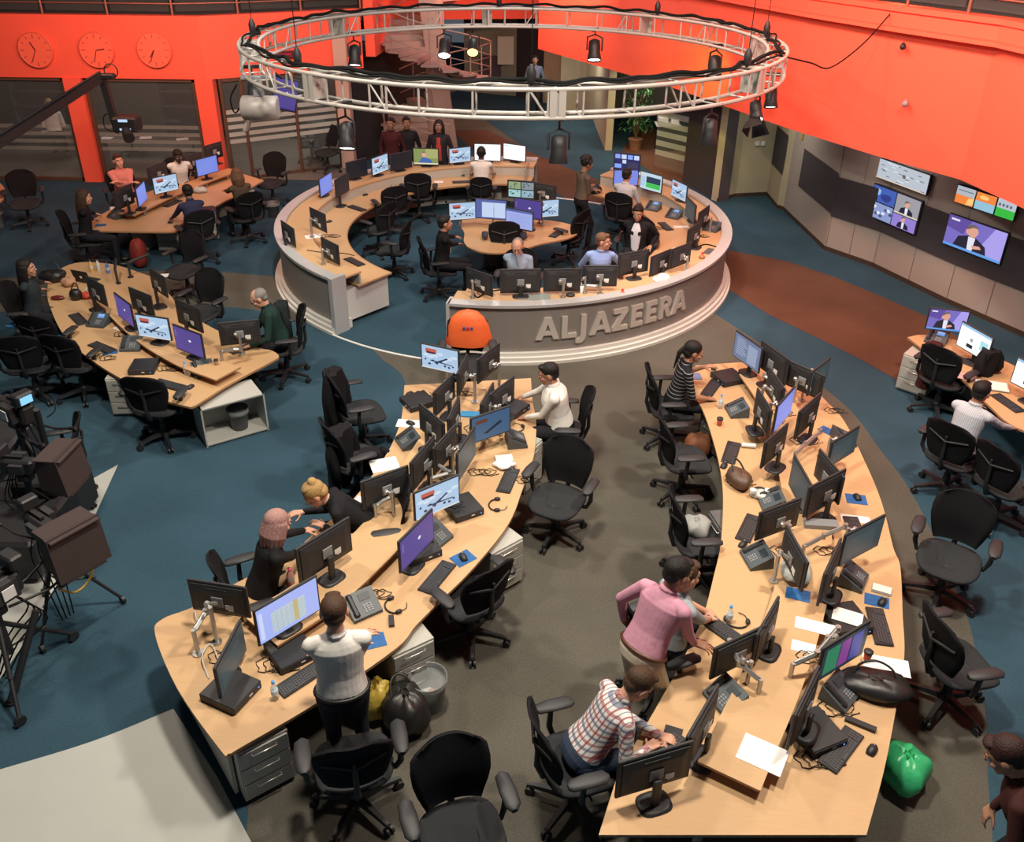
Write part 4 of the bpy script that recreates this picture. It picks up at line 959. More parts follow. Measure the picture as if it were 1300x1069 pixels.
 (660, 276, 680, 279, 0, 'purple', 'dark violet screen partly behind the lavender one', .95, S24, 'base', .70),
 (680, 277, 705, 275, 0, 'map', 'news picture screen at the right of the centre pod', .92, S22, 'arm', .70),
 (681, 254, 699, 257, 1, 'off', 'dark monitor right of the raised four-picture screen', 1.1, S22, 'arm', .70),
 # right edge desk
 (1177, 418, 1221, 423, 0, 'big', 'screen with the seated man on violet on the desk below the wall screens', .88, S22, 'arm'),
 (1213, 438, 1252, 461, 0, 'whitepage', 'bright white web page screen on the desk below the wall screens', .84, S24, 'base'),
 (1291, 490, 1322, 506, 0, 'whitepage', 'bright screen cut by the right edge of the photo', .86, S24, 'base'),
]: mon(*a)

# ================================================================== SMALL DEVICES
def obj_kb():
    t = thing('keyboard', '', 'keyboard'); b = MB(); b.box((0, 0, .011), (.44, .15, .016), bev=.004); b.box((0, .06, .004), (.42, .02, .008)); b.build('body', BLACK, t)
    b = MB()
    for j in range(5):
        for i in range(15):
            if j == 0 and 4 < i < 9: continue
            b.box((-.195+.0215*i+.003*j, -.055+.022*j, .0215), (.018, .018, .005))
    b.box((-.045, -.055, .0215), (.08, .018, .005))
    for j in range(4): [b.box((.145+.021*i, -.055+.022*j, .0215), (.018, .018, .005)) for i in range(3)]
    b.build('keys', mat('key_caps', (.045, .045, .05), .5), t); return t
KB = Proto(obj_kb())
def kb(x1, y1, x2, y2, label, z=DZ):
    a, c = at(x1, y1, z), at(x2, y2, z); m = (a+c)/2; KB.place((m.x, m.y, z), atan2((c-a).y, (c-a).x), label, None, 1.08)
for a in [
 (540, 752, 570, 716, 'black keyboard in front of the purple screen on the lower middle desk'), (368, 872, 402, 850, 'black keyboard under the arm of the standing man in white'),
 (638, 627, 652, 595, 'black keyboard below the crumpled paper on the lower middle desk'), (624, 531, 640, 515, 'black keyboard in front of the seated man in white'),
 (1122, 818, 1110, 775, 'black keyboard above the white sheets at the outer edge of the right desk'), (1050, 975, 1084, 930, 'black keyboard beside the mouse at the bottom of the right desk'),
 (924, 588, 932, 563, 'black keyboard below the red cup on the right desk'), (896, 503, 910, 484, 'black keyboard in front of the woman in the striped dress'),
 (942, 688, 958, 655, 'black keyboard left of the monitor with the torn sticker'), (924, 806, 902, 790, 'black keyboard under the hand of the seated man with a watch'),
 (828, 965, 848, 945, 'black keyboard under the hands of the man in the checked shirt'), (1092, 690, 1080, 660, 'black keyboard above the notepad, half hidden by the monitor on the right desk'),
 (198, 485, 232, 494, 'black keyboard nearest the end of the left desk'), (118, 437, 142, 447, 'black keyboard by the small blue mat on the left desk'), (92, 398, 108, 414, 'black keyboard at the top left of the left desk'),
 (300, 446, 322, 438, 'black keyboard under the hand of the man in green'),
 (462, 268, 444, 262, 'black keyboard in the back left arc of the news desk', .70), (444, 330, 456, 336, 'black keyboard at the near end of the left arc', .70), (575, 232, 600, 231, 'pale-lit keyboard in front of the man in white at the back of the news desk', .70),
 (838, 282, 852, 294, 'black keyboard on the right arc of the news desk', .70), (700, 302, 714, 292, 'black keyboard at the right of the centre pod', .70),
 (1206, 452, 1236, 464, 'black keyboard below the white web page screen'), (1268, 505, 1290, 520, 'black keyboard at the right edge desk in front of the man in light blue'),
 (212, 262, 226, 256, 'black keyboard on the back left desk'),
]: kb(*a)
def obj_mouse():
    t = thing('computer_mouse', '', 'mouse'); b = MB(); R = []
    for y, w, h in ((-.05, .012, .01), (-.045, .025, .022), (-.01, .031, .035), (.03, .028, .028), (.05, .015, .012)):
        R.append([(w*cos(pi*i/8), y, h*sin(pi*i/8)+.002) for i in range(9)]+[(-w, y, .001), (w, y, .001)][0:0])
    b.rings(R); b.build('shell', BLACK, t); b = MB(); b.cyl((-.004, .025, .03), (.004, .025, .03), .008, n=8); b.build('wheel', GREYP, t)
    return t
MS = Proto(obj_mouse())
for x, y, lab, z in [(588, 708, 'black mouse on the small blue mat below the purple screen', DZ+.004), (649, 596, 'black mouse at the upper end of the keyboard beside the crumpled paper', DZ), (1107, 953, 'black mouse at the bottom right corner of the right desk', DZ), (943, 692, 'black mouse below the monitor with the torn sticker', DZ),
  (919, 592, 'black mouse beside the brown handbag', DZ), (900, 508, 'black mouse under the hand of the woman in the striped dress', DZ), (1088, 632, 'black mouse on the blue square mat of the right desk', DZ+.004), (1120, 765, 'black mouse on the blue mat beside the white box', DZ+.004),
  (242, 492, 'black mouse at the end of the left desk', DZ), (520, 501, 'black mouse on the top end of the lower middle desk', DZ), (521, 538, 'black mouse beside the white paper at the left edge of the lower middle desk', DZ), (1211, 462, 'black mouse left of the keyboard below the white web page', DZ), (418, 282, 'black mouse on the left arc of the news desk', .70),
  (216, 283, 'black mouse at the near corner of the back left desk', DZ), (464, 248, 'black mouse beside the blue-lit phone', .70)]:
    v = at(x, y, z); MS.place((v.x, v.y, z), rnd.uniform(-1, 1), lab, None, 1.25)
PGREY = mat('phone_body', (.06, .075, .085), .45)
def obj_phone(scr='phonedim'):
    t = thing('desk_phone', '', 'telephone'); b = MB()
    b.rings([[(-.12, -.10, 0), (.12, -.10, 0), (.12, .10, 0), (-.12, .10, 0)], [(-.12, -.10, .03), (.12, -.10, .03), (.12, .09, .13), (-.12, .09, .13)]], smooth=False); b.build('body', PGREY, t)
    s_ = put('display', screen_mesh(scr, .09, .06), t, (.03, .035, .107)); s_.rotation_euler.x = radians(-60)
    b = MB(); M_ = Matrix.Translation((-.08, -.005, .09)) @ Matrix.Rotation(radians(27.7), 4, 'X'); b.box((0, 0, 0), (.04, .19, .025), bev=.01, M=M_); b.box((0, .075, -.008), (.05, .05, .03), bev=.012, M=M_); b.box((0, -.075, -.008), (.05, .05, .03), bev=.012, M=M_); b.build('handset', BLACK, t)
    b = MB(); M_ = Matrix.Translation((.03, -.045, .061)) @ Matrix.Rotation(radians(27.7), 4, 'X')
    for i in range(3):
        for j in range(4): b.box((-.03+.025*i, -.03+.018*j, 0), (.017, .011, .006), M=M_)
    b.build('keypad', GREYP, t); return t
PH = Proto(obj_phone()); PHL = Proto(obj_phone('phone'))
def phone(x, y, fx, fy, lab, z=DZ):
    p, q = at(x, y, z), at(fx, fy, z); (PHL if 'blue' in lab and 'mat' not in lab and 'grey face' not in lab and 'blue news' not in lab else PH).place((p.x, p.y, z), atan2(q.y-p.y, q.x-p.x)+pi/2, lab, None, 1.2)
for a in [(461, 775, 480, 800, 'desk phone beside the head of the standing man in white'), (553, 686, 580, 700, 'desk phone partly behind the purple screen'), (655, 562, 680, 560, 'desk phone near the seated man in white'), (518, 563, 490, 570, 'desk phone with blue-grey face at the left edge of the lower middle desk'),
 (935, 524, 905, 525, 'desk phone on the right desk beside the water bottle'), (978, 640, 945, 640, 'black desk phone on the right desk right of the brown handbag'), (1082, 738, 1110, 748, 'desk phone with raised display above the white box on the right desk'), (1065, 885, 1090, 900, 'desk phone between the black bag and the large monitor'), (960, 712, 930, 715, 'desk phone under the monitor with the torn sticker'),
 (920, 890, 900, 900, 'desk phone with handset off at the bottom of the right desk'), (1070, 560, 1090, 560, 'desk phone by the folded blue mat on the right desk'),
 (259, 474, 270, 495, 'desk phone at the end of the left desk'), (168, 442, 155, 460, 'desk phone with grey display in the middle of the left desk'), (126, 412, 108, 425, 'desk phone with blue display on the upper left desk'),
 (487, 236, 500, 245, 'blue-lit desk phone on the back left arc', .70), (588, 218, 588, 228, 'desk phone beside the papers at the back of the news desk', .70), (583, 222, 575, 235, 'small blue-lit phone below the man on television', .70),
 (829, 266, 815, 275, 'desk phone with pale blue face on the right arc', .70), (855, 276, 842, 284, 'desk phone with dim blue display on the right arc', .70), (903, 292, 890, 300, 'telephone on the outer ledge of the right arc', .93),
 (1188, 434, 1175, 450, 'desk phone with blue display at the left end of the right edge desk'), (148, 276, 135, 280, 'black desk phone at the left end of the back left desk')]: phone(*a)
# computers under the screens
def pc(x, y, fx, fy, label, w=.34, d=.36, h=.08, z=DZ):
    p, q = at(x, y, z+h), at(fx, fy, z+h); t = thing('desktop_computer', label, 'computer', (p.x, p.y, z), atan2(q.y-p.y, q.x-p.x)+pi/2)
    b = MB(); b.box((0, 0, h/2), (w, d, h), bev=.006); b.build('case', BLACK, t)
    b = MB(); b.box((0, -d/2-.002, h/2), (w*.94, .004, h*.7)); b.build('front_bezel', DARK, t)
    b = MB(); b.cyl((w*.38, -d/2-.003, h/2), (w*.38, -d/2-.007, h/2), .006, n=8); b.build('power_light', E('led_blue', (.1, .3, 1), 2), t)
    b = MB(); b.box((w*.1, -d/2-.005, h*.55), (.04, .003, .012)); b.build('badge', WHITE, t)
for a in [(368, 822, 385, 845, 'black desktop computer under the spreadsheet screen'), (532, 692, 548, 712, 'black desktop computer under the purple screen'), (587, 640, 600, 655, 'black desktop computer behind the blue news picture, lower middle desk'),
 (292, 872, 310, 880, 'black docking base at the bottom corner of the lower middle desk'), (182, 462, 172, 480, 'black desktop computer right of the desk phone on the left desk'), (925, 476, 905, 480, 'black desktop computer at the top of the right desk'), (1036, 924, 1050, 940, 'black desktop computer with white label at the bottom of the right desk'),
 (1075, 782, 1085, 795, 'black desktop computer half covered by papers on the right desk'), (649, 514, 665, 520, 'black desktop computer in front of the seated man in white'), (530, 506, 516, 510, 'flat black box at the top left of the lower middle desk'), (1016, 580, 1040, 590, 'black desktop computer under the middle screens of the right desk'), (262, 265, 268, 275, 'black desktop computer on the back left desk')]: pc(*a)
# monitor arms standing by themselves
def arm(x, y, pts, label, z=DZ, m=METAL):
    v = at(x, y, z); t = thing('desk_monitor_mount', label, 'monitor arm', v)
    b = MB(); b.cyl((0, 0, 0), (0, 0, .015), .05, n=14); b.cyl((0, 0, 0), (0, 0, .28), .02, n=12); b.build('post', m, t)
    P = [(0, 0, .26)]+pts
    for i in range(len(P)-1):
        b = MB(); p, q = Vector(P[i]), Vector(P[i+1]); d_ = (q-p); M_ = Matrix.Translation((p+q)/2) @ d_.to_track_quat('X', 'Z').to_matrix().to_4x4(); b.box((0, 0, 0), (d_.length, .045, .05), bev=.018, M=M_); b.cyl(q-Vector((0, 0, .03)), q+Vector((0, 0, .03)), .024, n=10); b.build('arm_link', m, t)
arm(252, 830, [(.05, .2, .3), (.1, .38, .36)], 'silver double monitor arm at the left end of the lower middle desk')
arm(478, 668, [(.15, .12, .3), (-.05, .2, .34)], 'grey monitor arm beside the bending woman, lower middle desk')
arm(548, 632, [(.2, .05, .3), (.05, .15, .35)], 'grey monitor arm between the dark screens of the lower middle desk')
arm(960, 893, [(-.16, .12, .33), (-.22, .26, .42)], 'bright silver monitor arm near the pink shirt, left link')
arm(1000, 872, [(.2, .05, .34), (.42, .25, .42)], 'bright silver monitor arm reaching to the striped screen')
arm(1015, 720, [(.22, .12, .3), (.45, .2, .36)], 'grey monitor arm reaching to the dark teal screen, right desk')
arm(985, 512, [(-.15, .2, .3), (-.05, .3, .36)], 'brownish monitor arm near the top of the right desk')
arm(1005, 600, [(.15, .15, .3), (.35, .3, .38)], 'silver monitor arm beside the white document box')
arm(742, 372, [(-.25, .08, .1), (.2, .0, .12)], 'bright silver monitor arm in the front arc of the news desk', .93)
arm(284, 468, [(.1, .15, .22), (.2, .2, .2)], 'silver monitor arm near the end of the left desk')
arm(150, 360, [(-.1, .3, .3)], 'dark bent monitor arm at the top of the left desk', m=DARK)
arm(166, 352, [(.25, .3, .3)], 'dark bent monitor arm reaching right at the top of the left desk', m=DARK)

# papers, pads, cups, bottles, headsets -----------------------------------------
def flat(kind, x, y, w, d, ang, m, label, cat, z=DZ, h=.004):
    v = at(x, y, z); b = MB(); b.box((0, 0, h/2), (w, d, h)); tag(b.build(kind, m, None, (v.x, v.y, z), radians(ang)), label, cat)
TEALM = mat('blue_cover', (.03, .25, .5), .6)
for a in [
 ('mouse_mat', 588, 709, .22, .18, 40, BLUEPAD, 'small blue mouse mat below the purple screen', 'mouse mat'), ('mouse_mat', 475, 814, .2, .17, 20, BLUEPAD, 'small blue mouse mat at the elbow of the standing man in white', 'mouse mat'),
 ('mouse_mat', 1087, 634, .22, .18, -10, BLUEPAD, 'blue square mat at the outer edge of the right desk', 'mouse mat'), ('mouse_mat', 1113, 763, .22, .16, -20, BLUEPAD, 'blue mat beside the white box on the right desk', 'mouse mat'), ('mouse_mat', 1013, 755, .22, .16, -20, BLUEPAD, 'blue mat under the white plastic bag', 'mouse mat', TZ),
 ('mouse_mat', 1050, 547, .2, .14, -50, BLUEPAD, 'folded blue mat at the upper right desk', 'mouse mat'), ('mouse_mat', 140, 448, .2, .1, 20, BLUEPAD, 'small blue mat on the left desk', 'mouse mat'), ('mouse_mat', 128, 286, .2, .14, 10, BLUEPAD, 'blue mat under the hand of the woman at the back left desk', 'mouse mat'),
 ('paper_sheet', 488, 590, .32, .26, 20, PAPER, 'white sheets at the left edge of the lower middle desk', 'paper'), ('paper_sheet', 521, 538, .34, .18, -5, PAPER, 'white paper under a mouse at the upper left of the lower middle desk', 'paper'), ('paper_sheet', 462, 641, .3, .2, -30, PAPER, 'white crumpled papers by the bending blonde woman', 'paper'),
 ('paper_sheet', 968, 958, .34, .26, -30, PAPER, 'white papers at the bottom of the right desk', 'paper', TZ), ('paper_sheet', 1086, 659, .3, .12, -12, PAPER, 'white sheet above the notepad place, right desk outer side', 'paper'), ('paper_sheet', 1036, 796, .36, .15, -20, PAPER, 'white board with small print on the right desk', 'paper', TZ),
 ('paper_sheet', 1076, 783, .26, .18, -25, PAPER, 'white sheets lying on the black computer', 'paper', .765), ('paper_sheet', 1125, 845, .38, .2, -14, PAPER, 'large white sheet under the keyboard at the outer right desk', 'paper'), ('paper_sheet', 1020, 822, .2, .13, -20, PAPER, 'small white sheets left of the striped screen', 'paper', TZ),
 ('paper_sheet', 640, 584, .2, .14, 10, PAPER, 'crumpled white paper beside the phone on the lower middle desk', 'paper', DZ, .03), ('paper_sheet', 625, 372, .02, .02, 0, PAPER, 'tiny white note at the front arc of the news desk', 'paper', .93),
 ('document_folder', 678, 377, .52, .26, -1, mat('grey_folder', (.22, .27, .25), .5), 'grey-green folder on the front ledge of the news desk', 'folder', .93, .008), ('document_folder', 904, 320, .3, .25, 60, mat('dark_folder', (.08, .09, .09), .5), 'dark folder on the right ledge of the news desk', 'folder', .93, .01),
 ('paper_sheet', 520, 242, .34, .2, 30, PAPER, 'white papers on the back left arc near the blue-lit phone', 'paper', .70), ('paper_sheet', 398, 300, .3, .2, 20, PAPER, 'white papers among the arms of the left arc', 'paper', .93), ('paper_sheet', 557, 231, .2, .13, 0, PAPER, 'white sheet at the back of the news desk', 'paper', .70),
 ('open_book', 1259, 490, .4, .25, -18, PAPER, 'open book of white pages on the right edge desk', 'book', .70, .015), ('paper_sheet', 1225, 478, .25, .2, -30, mat('pink_paper', (.7, .45, .42), .8), 'pinkish sheets left of the open book', 'paper'),
 ('paper_sheet', 148, 264, .25, .2, 25, PAPER, 'pale sheets at the left of the back left desk', 'paper'), ('paper_sheet', 118, 366, .22, .12, 15, mat('mint_paper', (.4, .6, .5), .8), 'mint green paper on the left desk', 'paper'), ('paper_sheet', 206, 350, .2, .15, 10, PAPER, 'white sheet on the far side of the left desk', 'paper'),
 ('paper_sheet', 152, 417, .2, .12, -30, PAPER, 'white sheet in the middle of the left desk', 'paper'), ('tablet', 862, 316, .2, .14, 10, WHITE, 'white pad on the inner worktop of the right arc', 'tablet', .70), ('paper_sheet', 865, 288, .3, .1, 5, PAPER, 'long white sheet on the inner worktop of the right arc', 'paper', .70),
 ('smartphone', 855, 928, .14, .07, -20, BLACK, 'black smartphone in front of the man in the checked shirt', 'phone', DZ, .01), ('magazine', 878, 478, .26, .18, 0, mat('magazine_blue', (.15, .2, .35), .5), 'blue-white magazine beside the woman in the striped dress', 'magazine', DZ, .01), ('book', 598, 527, .26, .12, -5, TEALM, 'blue book in the middle of the lower middle desk', 'book', TZ, .02),
 ('grey_box', 1042, 668, .34, .12, -5, GREYP, 'grey device box in the middle of the right desk', 'box', TZ, .05), ('white_box', 1119, 750, .17, .1, -25, WHITE, 'small white box on the blue mat of the right desk', 'box', DZ+.005, .03), ('power_strip', 1092, 921, .24, .05, -30, BLACK, 'black power strip above the mouse at the bottom of the right desk', 'power strip', DZ, .03), ('power_strip', 497, 790, .05, .13, 10, BLACK, 'small black adapter below the purple screen', 'adapter', DZ, .03)]: flat(*a)
def cup(x, y, label, m, z=DZ, r=.038, h=.1, lid=True):
    v = at(x, y, z); t = thing('paper_cup', label, 'cup', v); b = MB(); b.lathe([(r*.72, 0), (r, h), (r*.9, h), (r*.66, .01)], n=18); b.build('cup', m, t)
    if lid: b = MB(); b.lathe([(r*1.06, h-.006), (r*1.06, h+.006), (r*.8, h+.014), (.001, h+.014)], n=18); b.build('lid', BLACK if m is not WHITE else WHITE, t)
REDC = mat('red_cup', (.35, .06, .03), .5); BRC = mat('brown_cup', (.35, .2, .1), .6)
cup(913, 540, 'red takeaway cup with black lid on the right desk', REDC); cup(905, 476, 'brown and white takeaway cup near the woman in the striped dress', BRC); cup(1100, 838, 'red takeaway cup with black lid next to the black bag', REDC); cup(275, 463, 'small brown cup near the end of the left desk', BRC, TZ, .03, .07)
cup(460, 660, 'round black lidded cup near the bending blonde woman', DARK, DZ, .04, .04); cup(738, 372, 'small white goblet on the front ledge of the news desk', WHITE, .93, .035, .13, False)
def bottle(x, y, label, m, cap, z=DZ, h=.2, r=.03):
    v = at(x, y, z); t = thing('bottle', label, 'bottle', v); b = MB(); b.lathe([(r*.9, 0), (r, .01), (r, h*.62), (r*.4, h*.85), (r*.4, h*.92)], n=16); b.build('body', m, t)
    b = MB(); b.lathe([(r*.48, h*.9), (r*.48, h), (.001, h)], n=12); b.build('cap', cap, t); b = MB(); b.lathe([(r*1.02, h*.3), (r*1.02, h*.52)], n=16); b.build('label', mat('bottle_label', (.6, .75, .85), .5, alpha=.7), t)
BCAP = mat('blue_cap', (.05, .3, .75), .4); PKB = mat('pink_bottle', (.9, .08, .25), .4)
bottle(350, 887, 'clear water bottle with blue cap in front of the standing man in white', CLEAR, BCAP); bottle(914, 518, 'clear water bottle on the right desk beside the woman in the striped dress', CLEAR, BCAP); bottle(237, 476, 'clear water bottle with blue cap at the end of the left desk', CLEAR, BCAP)
bottle(370, 742, 'pink drinking bottle beside the pink-haired woman', mat('pinkish_bottle', (.7, .35, .3), .4), PKB, DZ, .2, .035); bottle(925, 790, 'clear water bottle between the black keyboard and the edge-on monitor', CLEAR, BCAP)
t = thing('drink_can', 'white can lying on its side on the right desk', 'can', at(950, 565, DZ+.03)); b = MB(); b.cyl((-.08, 0, 0), (.08, -.02, 0), .028, n=18); b.build('can_body', WHITE, t); b = MB(); b.cyl((.08, -.02, 0), (.083, -.0205, 0), .024, n=18); b.build('can_end', METAL, t)
def headset(x, y, label, z=DZ, rz=0):
    v = at(x, y, z); t = thing('headset', label, 'headset', (v.x, v.y, z), rz)
    b = MB(); b.tube([(.08*cos(a), .1*sin(a), .012) for a in [pi/2+pi*i/12*1.0 for i in range(13)]], .008, 6); b.build('headband', BLACK, t)
    for s_ in (-1, 1): b = MB(); b.ell((.01, .1*s_, .02), (.035, .022, .02), 12); b.build('earpiece', BLACK, t)
    b = MB(); b.tube(smooth_path([(.01, -.1, .012), (.09, -.08, .01), (.12, -.02, .012)], 4), .004, 5); b.build('microphone_boom', BLACK, t)
headset(630, 642, 'black headset lying near the right edge of the lower middle desk'); headset(537, 503, 'black headset at the upper left of the lower middle desk', rz=1); headset(500, 770, 'black headset on the lower middle desk below the purple screen', rz=.5); headset(655, 545, 'black headset near the phone of the seated man in white', rz=2); headset(935, 790, 'black headset behind the keyboard of the seated man with a watch', rz=1.4)
headset(925, 880, 'black headset tangled by the desk phone at the bottom of the right desk', rz=2.2)
# computer speakers / sanitizer etc left out where the photo shows none
def cable(pts, label, z=DZ, r=.004, m=CABLE, jig=.03):
    P = []
    for p in pts:
        v = at(p[0], p[1], z); P.append((v.x, v.y, z+r+(p[2] if len(p) > 2 else 0)))
    b = MB(); b.tube(smooth_path(P, 6), r, 5, ); o = b.build('cable', m); tag(o, label, 'cable')
def coil(x, y, label, z=DZ, R=.07, n=3, r=.004, m=CABLE):
    v = at(x, y, z); b = MB(); P = [(v.x+R*(1+.25*sin(5*a))*cos(a)+.01*a, v.y+R*(.8+.2*cos(3*a))*sin(a), z+r+.006*(1+sin(a*1.3))) for a in [2*pi*n*i/(14*n) for i in range(14*n)]]
    b.tube(P, r, 5); tag(b.build('cable', m), label, 'cable')
for x, y, lab, z in [(272, 835, 'loose black cables at the left end of the lower middle desk', DZ), (335, 845, 'tangle of thin black cables left of the black computer', DZ), (468, 755, 'black cable loops hanging under the raised shelf, lower middle desk', DZ), (600, 600, 'cable tangle among the upright screens, lower middle desk', DZ), (560, 640, 'cable tangle at the foot of the blue news picture', TZ), (660, 610, 'thin cable on the right edge of the lower middle desk', DZ),
  (965, 535, 'cable tangle at the upper part of the right desk', DZ), (985, 525, 'second cable tangle under the arms at the upper right desk', TZ), (1010, 560, 'cable tangle near the violet-blue screen', TZ), (930, 612, 'thin cable loop beside the white headphones', DZ), (985, 700, 'cable loops under the monitor with the torn sticker', DZ), (1040, 700, 'cable loops near the grey device box', TZ), (1020, 835, 'cable tangle left of the striped screen', TZ), (935, 905, 'cable loops below the silver arm', DZ), (1020, 965, 'black cable bundle at the bottom of the right desk', DZ),
  (1050, 900, 'cable loops beside the large black monitor, right desk', DZ), (205, 468, 'cable tangle near the end of the left desk', DZ), (150, 425, 'thin cables in the middle of the left desk', DZ), (132, 455, 'thin cable by the small blue mat on the left desk', DZ), (412, 300, 'black cable tangle in the left arc of the news desk', .93), (610, 373, 'black cable at the open end of the front arc', .93), (880, 300, 'black cable on the right ledge of the news desk', .93), (835, 290, 'thin cables by the keyboard of the right arc', .70),
  (1052, 522, 'black cable hanging at the outer top of the right desk', DZ), (596, 545, 'cables among the books, lower middle desk', TZ), (580, 500, 'cables at the top of the lower middle desk', TZ)]: coil(x, y, lab, z, R=.07+.03*rnd.random(), n=2+rnd.randrange(3))
cable([(596, 362), (605, 378), (618, 372), (640, 368), (655, 366)], 'thick black cable curling on the front ledge of the news desk', .93, .012)
cable([(390, 318), (410, 321), (435, 322), (450, 325)], 'black cable across the left ledge of the news desk', .93, .008)
cable([(882, 316), (895, 311), (910, 314)], 'thick black cable on the right ledge of the news desk', .93, .012)
cable([(252, 800), (250, 780, .1), (262, 770, .15)], 'white cable at the left monitor arm of the lower middle desk', DZ, .006, WCABLE)
cable([(265, 862), (258, 840, .05), (268, 820, .02), (280, 845)], 'white cable loop by the docking base', DZ, .006, WCABLE)
cable([(985, 802), (1000, 805), (1008, 822), (998, 838)], 'thick black cable arching left of the striped screen', DZ, .01)

# ================================================================== PEOPLE
import numpy as np
def capsule(b, p0, p1, r0, r1, n=14):
    p0, p1 = Vector(p0), Vector(p1); d = p1-p0
    if d.length < 1e-6: d = Vector((0, 0, 1e-4))
    q = d.to_track_quat('Z', 'Y'); L = d.length; R = []
    prof = [(r0*cos(t), -r0*sin(t)) for t in (1.45, 1.1, .7, .35, 0)]+[(r1*cos(t), L+r1*sin(t)) for t in (0, .35, .7, 1.1, 1.45)]
    for r, z in prof: R.append([p0+q @ Vector((r*cos(2*pi*i/n), r*sin(2*pi*i/n), z)) for i in range(n)])
    b.rings(R)
def remeshed(b, name, voxel, it=3):
    me = b.mesh(name+'_tmp', []); o = bpy.data.objects.new(name+'_tmp', me); COL.objects.link(o)
    m = o.modifiers.new('r', 'REMESH'); m.mode = 'VOXEL'; m.voxel_size = voxel; m.use_smooth_shade = True
    s = o.modifiers.new('s', 'SMOOTH'); s.iterations = it; s.factor = .5
    dg = bpy.context.evaluated_depsgraph_get(); me2 = bpy.data.meshes.new_from_object(o.evaluated_get(dg)); me2.name = name
    bpy.data.objects.remove(o); bpy.data.meshes.remove(me); me2.materials.clear()
    return me2
def ik(S, T, a, b_, hint):
    S, T = Vector(S), Vector(T); d = T-S; L = min(d.length, (a+b_)*.995); u = d.normalized(); T = S+u*L
    k = (a*a-b_*b_+L*L)/(2*L); h = sqrt(max(1e-6, a*a-k*k)); hv = Vector(hint); hv = (hv-u*hv.dot(u)).normalized()
    return S+u*k+hv*h, T
SKIN = {'fair': mat('skin_fair', (.62, .33, .23), .55, noise=.06, nscale=20), 'tan': mat('skin_tan', (.42, .21, .13), .55, noise=.06, nscale=20), 'brown': mat('skin_brown', (.22, .11, .065), .55), 'dark': mat('skin_dark', (.06, .032, .022), .5)}
def hairm(n, c):
    if 'hair_'+n in MATS: return MATS['hair_'+n]
    m = mat('hair_'+n, c, .55, spec=.3); nt = m.node_tree; b = nt.nodes['Principled BSDF']
    tc = nt.nodes.new('ShaderNodeTexCoord'); mp = nt.nodes.new('ShaderNodeMapping'); mp.inputs['Scale'].default_value = (90, 90, 9)
    ns = nt.nodes.new('ShaderNodeTexNoise'); ns.inputs['Scale'].default_value = 1.5; ns.inputs['Detail'].default_value = 3
    mx = nt.nodes.new('ShaderNodeMix'); mx.data_type = 'RGBA'; mx.inputs['A'].default_value = (*[v*.45 for v in c], 1); mx.inputs['B'].default_value = (*[min(1, v*1.6) for v in c], 1)
    bp = nt.nodes.new('ShaderNodeBump'); bp.inputs['Strength'].default_value = .8; bp.inputs['Distance'].default_value = .01
    L = nt.links.new; L(tc.outputs['Object'], mp.inputs[0]); L(mp.outputs[0], ns.inputs['Vector']); L(ns.outputs['Fac'], mx.inputs['Factor']); L(mx.outputs['Result'], b.inputs['Base Color']); L(ns.outputs['Fac'], bp.inputs['Height']); L(bp.outputs[0], b.inputs['Normal'])
    return m
HB, HBR, HLB, HG, HBL, HPK = hairm('black', (.012, .010, .010)), hairm('brown', (.06, .032, .018)), hairm('light_brown', (.16, .085, .045)), hairm('grey', (.22, .21, .20)), hairm('blonde', (.40, .25, .10)), hairm('pink', (.36, .20, .18))
def stripes(name, base, bands):
    """cloth with woven lines: bands = (axis, period, width, colour)"""
    m = fabric(name, base); nt = m.node_tree; b = nt.nodes['Principled BSDF']; L = nt.links.new
    tc = nt.nodes.new('ShaderNodeTexCoord'); sx = nt.nodes.new('ShaderNodeSeparateXYZ'); L(tc.outputs['Object'], sx.inputs[0]); prev = None
    for ax, per, wd, ofs, col, fac in bands:
        a = nt.nodes.new('ShaderNodeMath'); a.operation = 'MULTIPLY_ADD'; L(sx.outputs[ax], a.inputs[0]); a.inputs[1].default_value = 1/per; a.inputs[2].default_value = ofs+50
        f = nt.nodes.new('ShaderNodeMath'); f.operation = 'FRACT'; L(a.outputs[0], f.inputs[0])
        g = nt.nodes.new('ShaderNodeMath'); g.operation = 'LESS_THAN'; L(f.outputs[0], g.inputs[0]); g.inputs[1].default_value = wd
        s_ = nt.nodes.new('ShaderNodeMath'); s_.operation = 'MULTIPLY'; L(g.outputs[0], s_.inputs[0]); s_.inputs[1].default_value = fac
        mx = nt.nodes.new('ShaderNodeMix'); mx.data_type = 'RGBA'; L(s_.outputs[0], mx.inputs['Factor'])
        if prev: L(prev, mx.inputs['A'])
        else: mx.inputs['A'].default_value = (*base, 1)
        mx.inputs['B'].default_value = (*col, 1); prev = mx.outputs['Result']
    L(prev, b.inputs['Base Color']); return m
CHECK = stripes('checked_shirt', (.66, .64, .62), [(0, .075, .18, 0, (.28, .04, .05), .8), (0, .075, .12, .5, (.05, .08, .16), .7), (2, .075, .2, 0, (.28, .04, .05), .7), (2, .075, .22, .5, (.05, .09, .18), .7)])
STRIPE = stripes('striped_dress', (.015, .015, .018), [(2, .045, .16, 0, (.4, .4, .4), .8)])
FINESTR = stripes('fine_stripe_shirt', (.42, .44, .5), [(0, .02, .4, 0, (.6, .6, .66), .8)])
SHOE = mat('shoe_leather', (.02, .015, .012), .4)
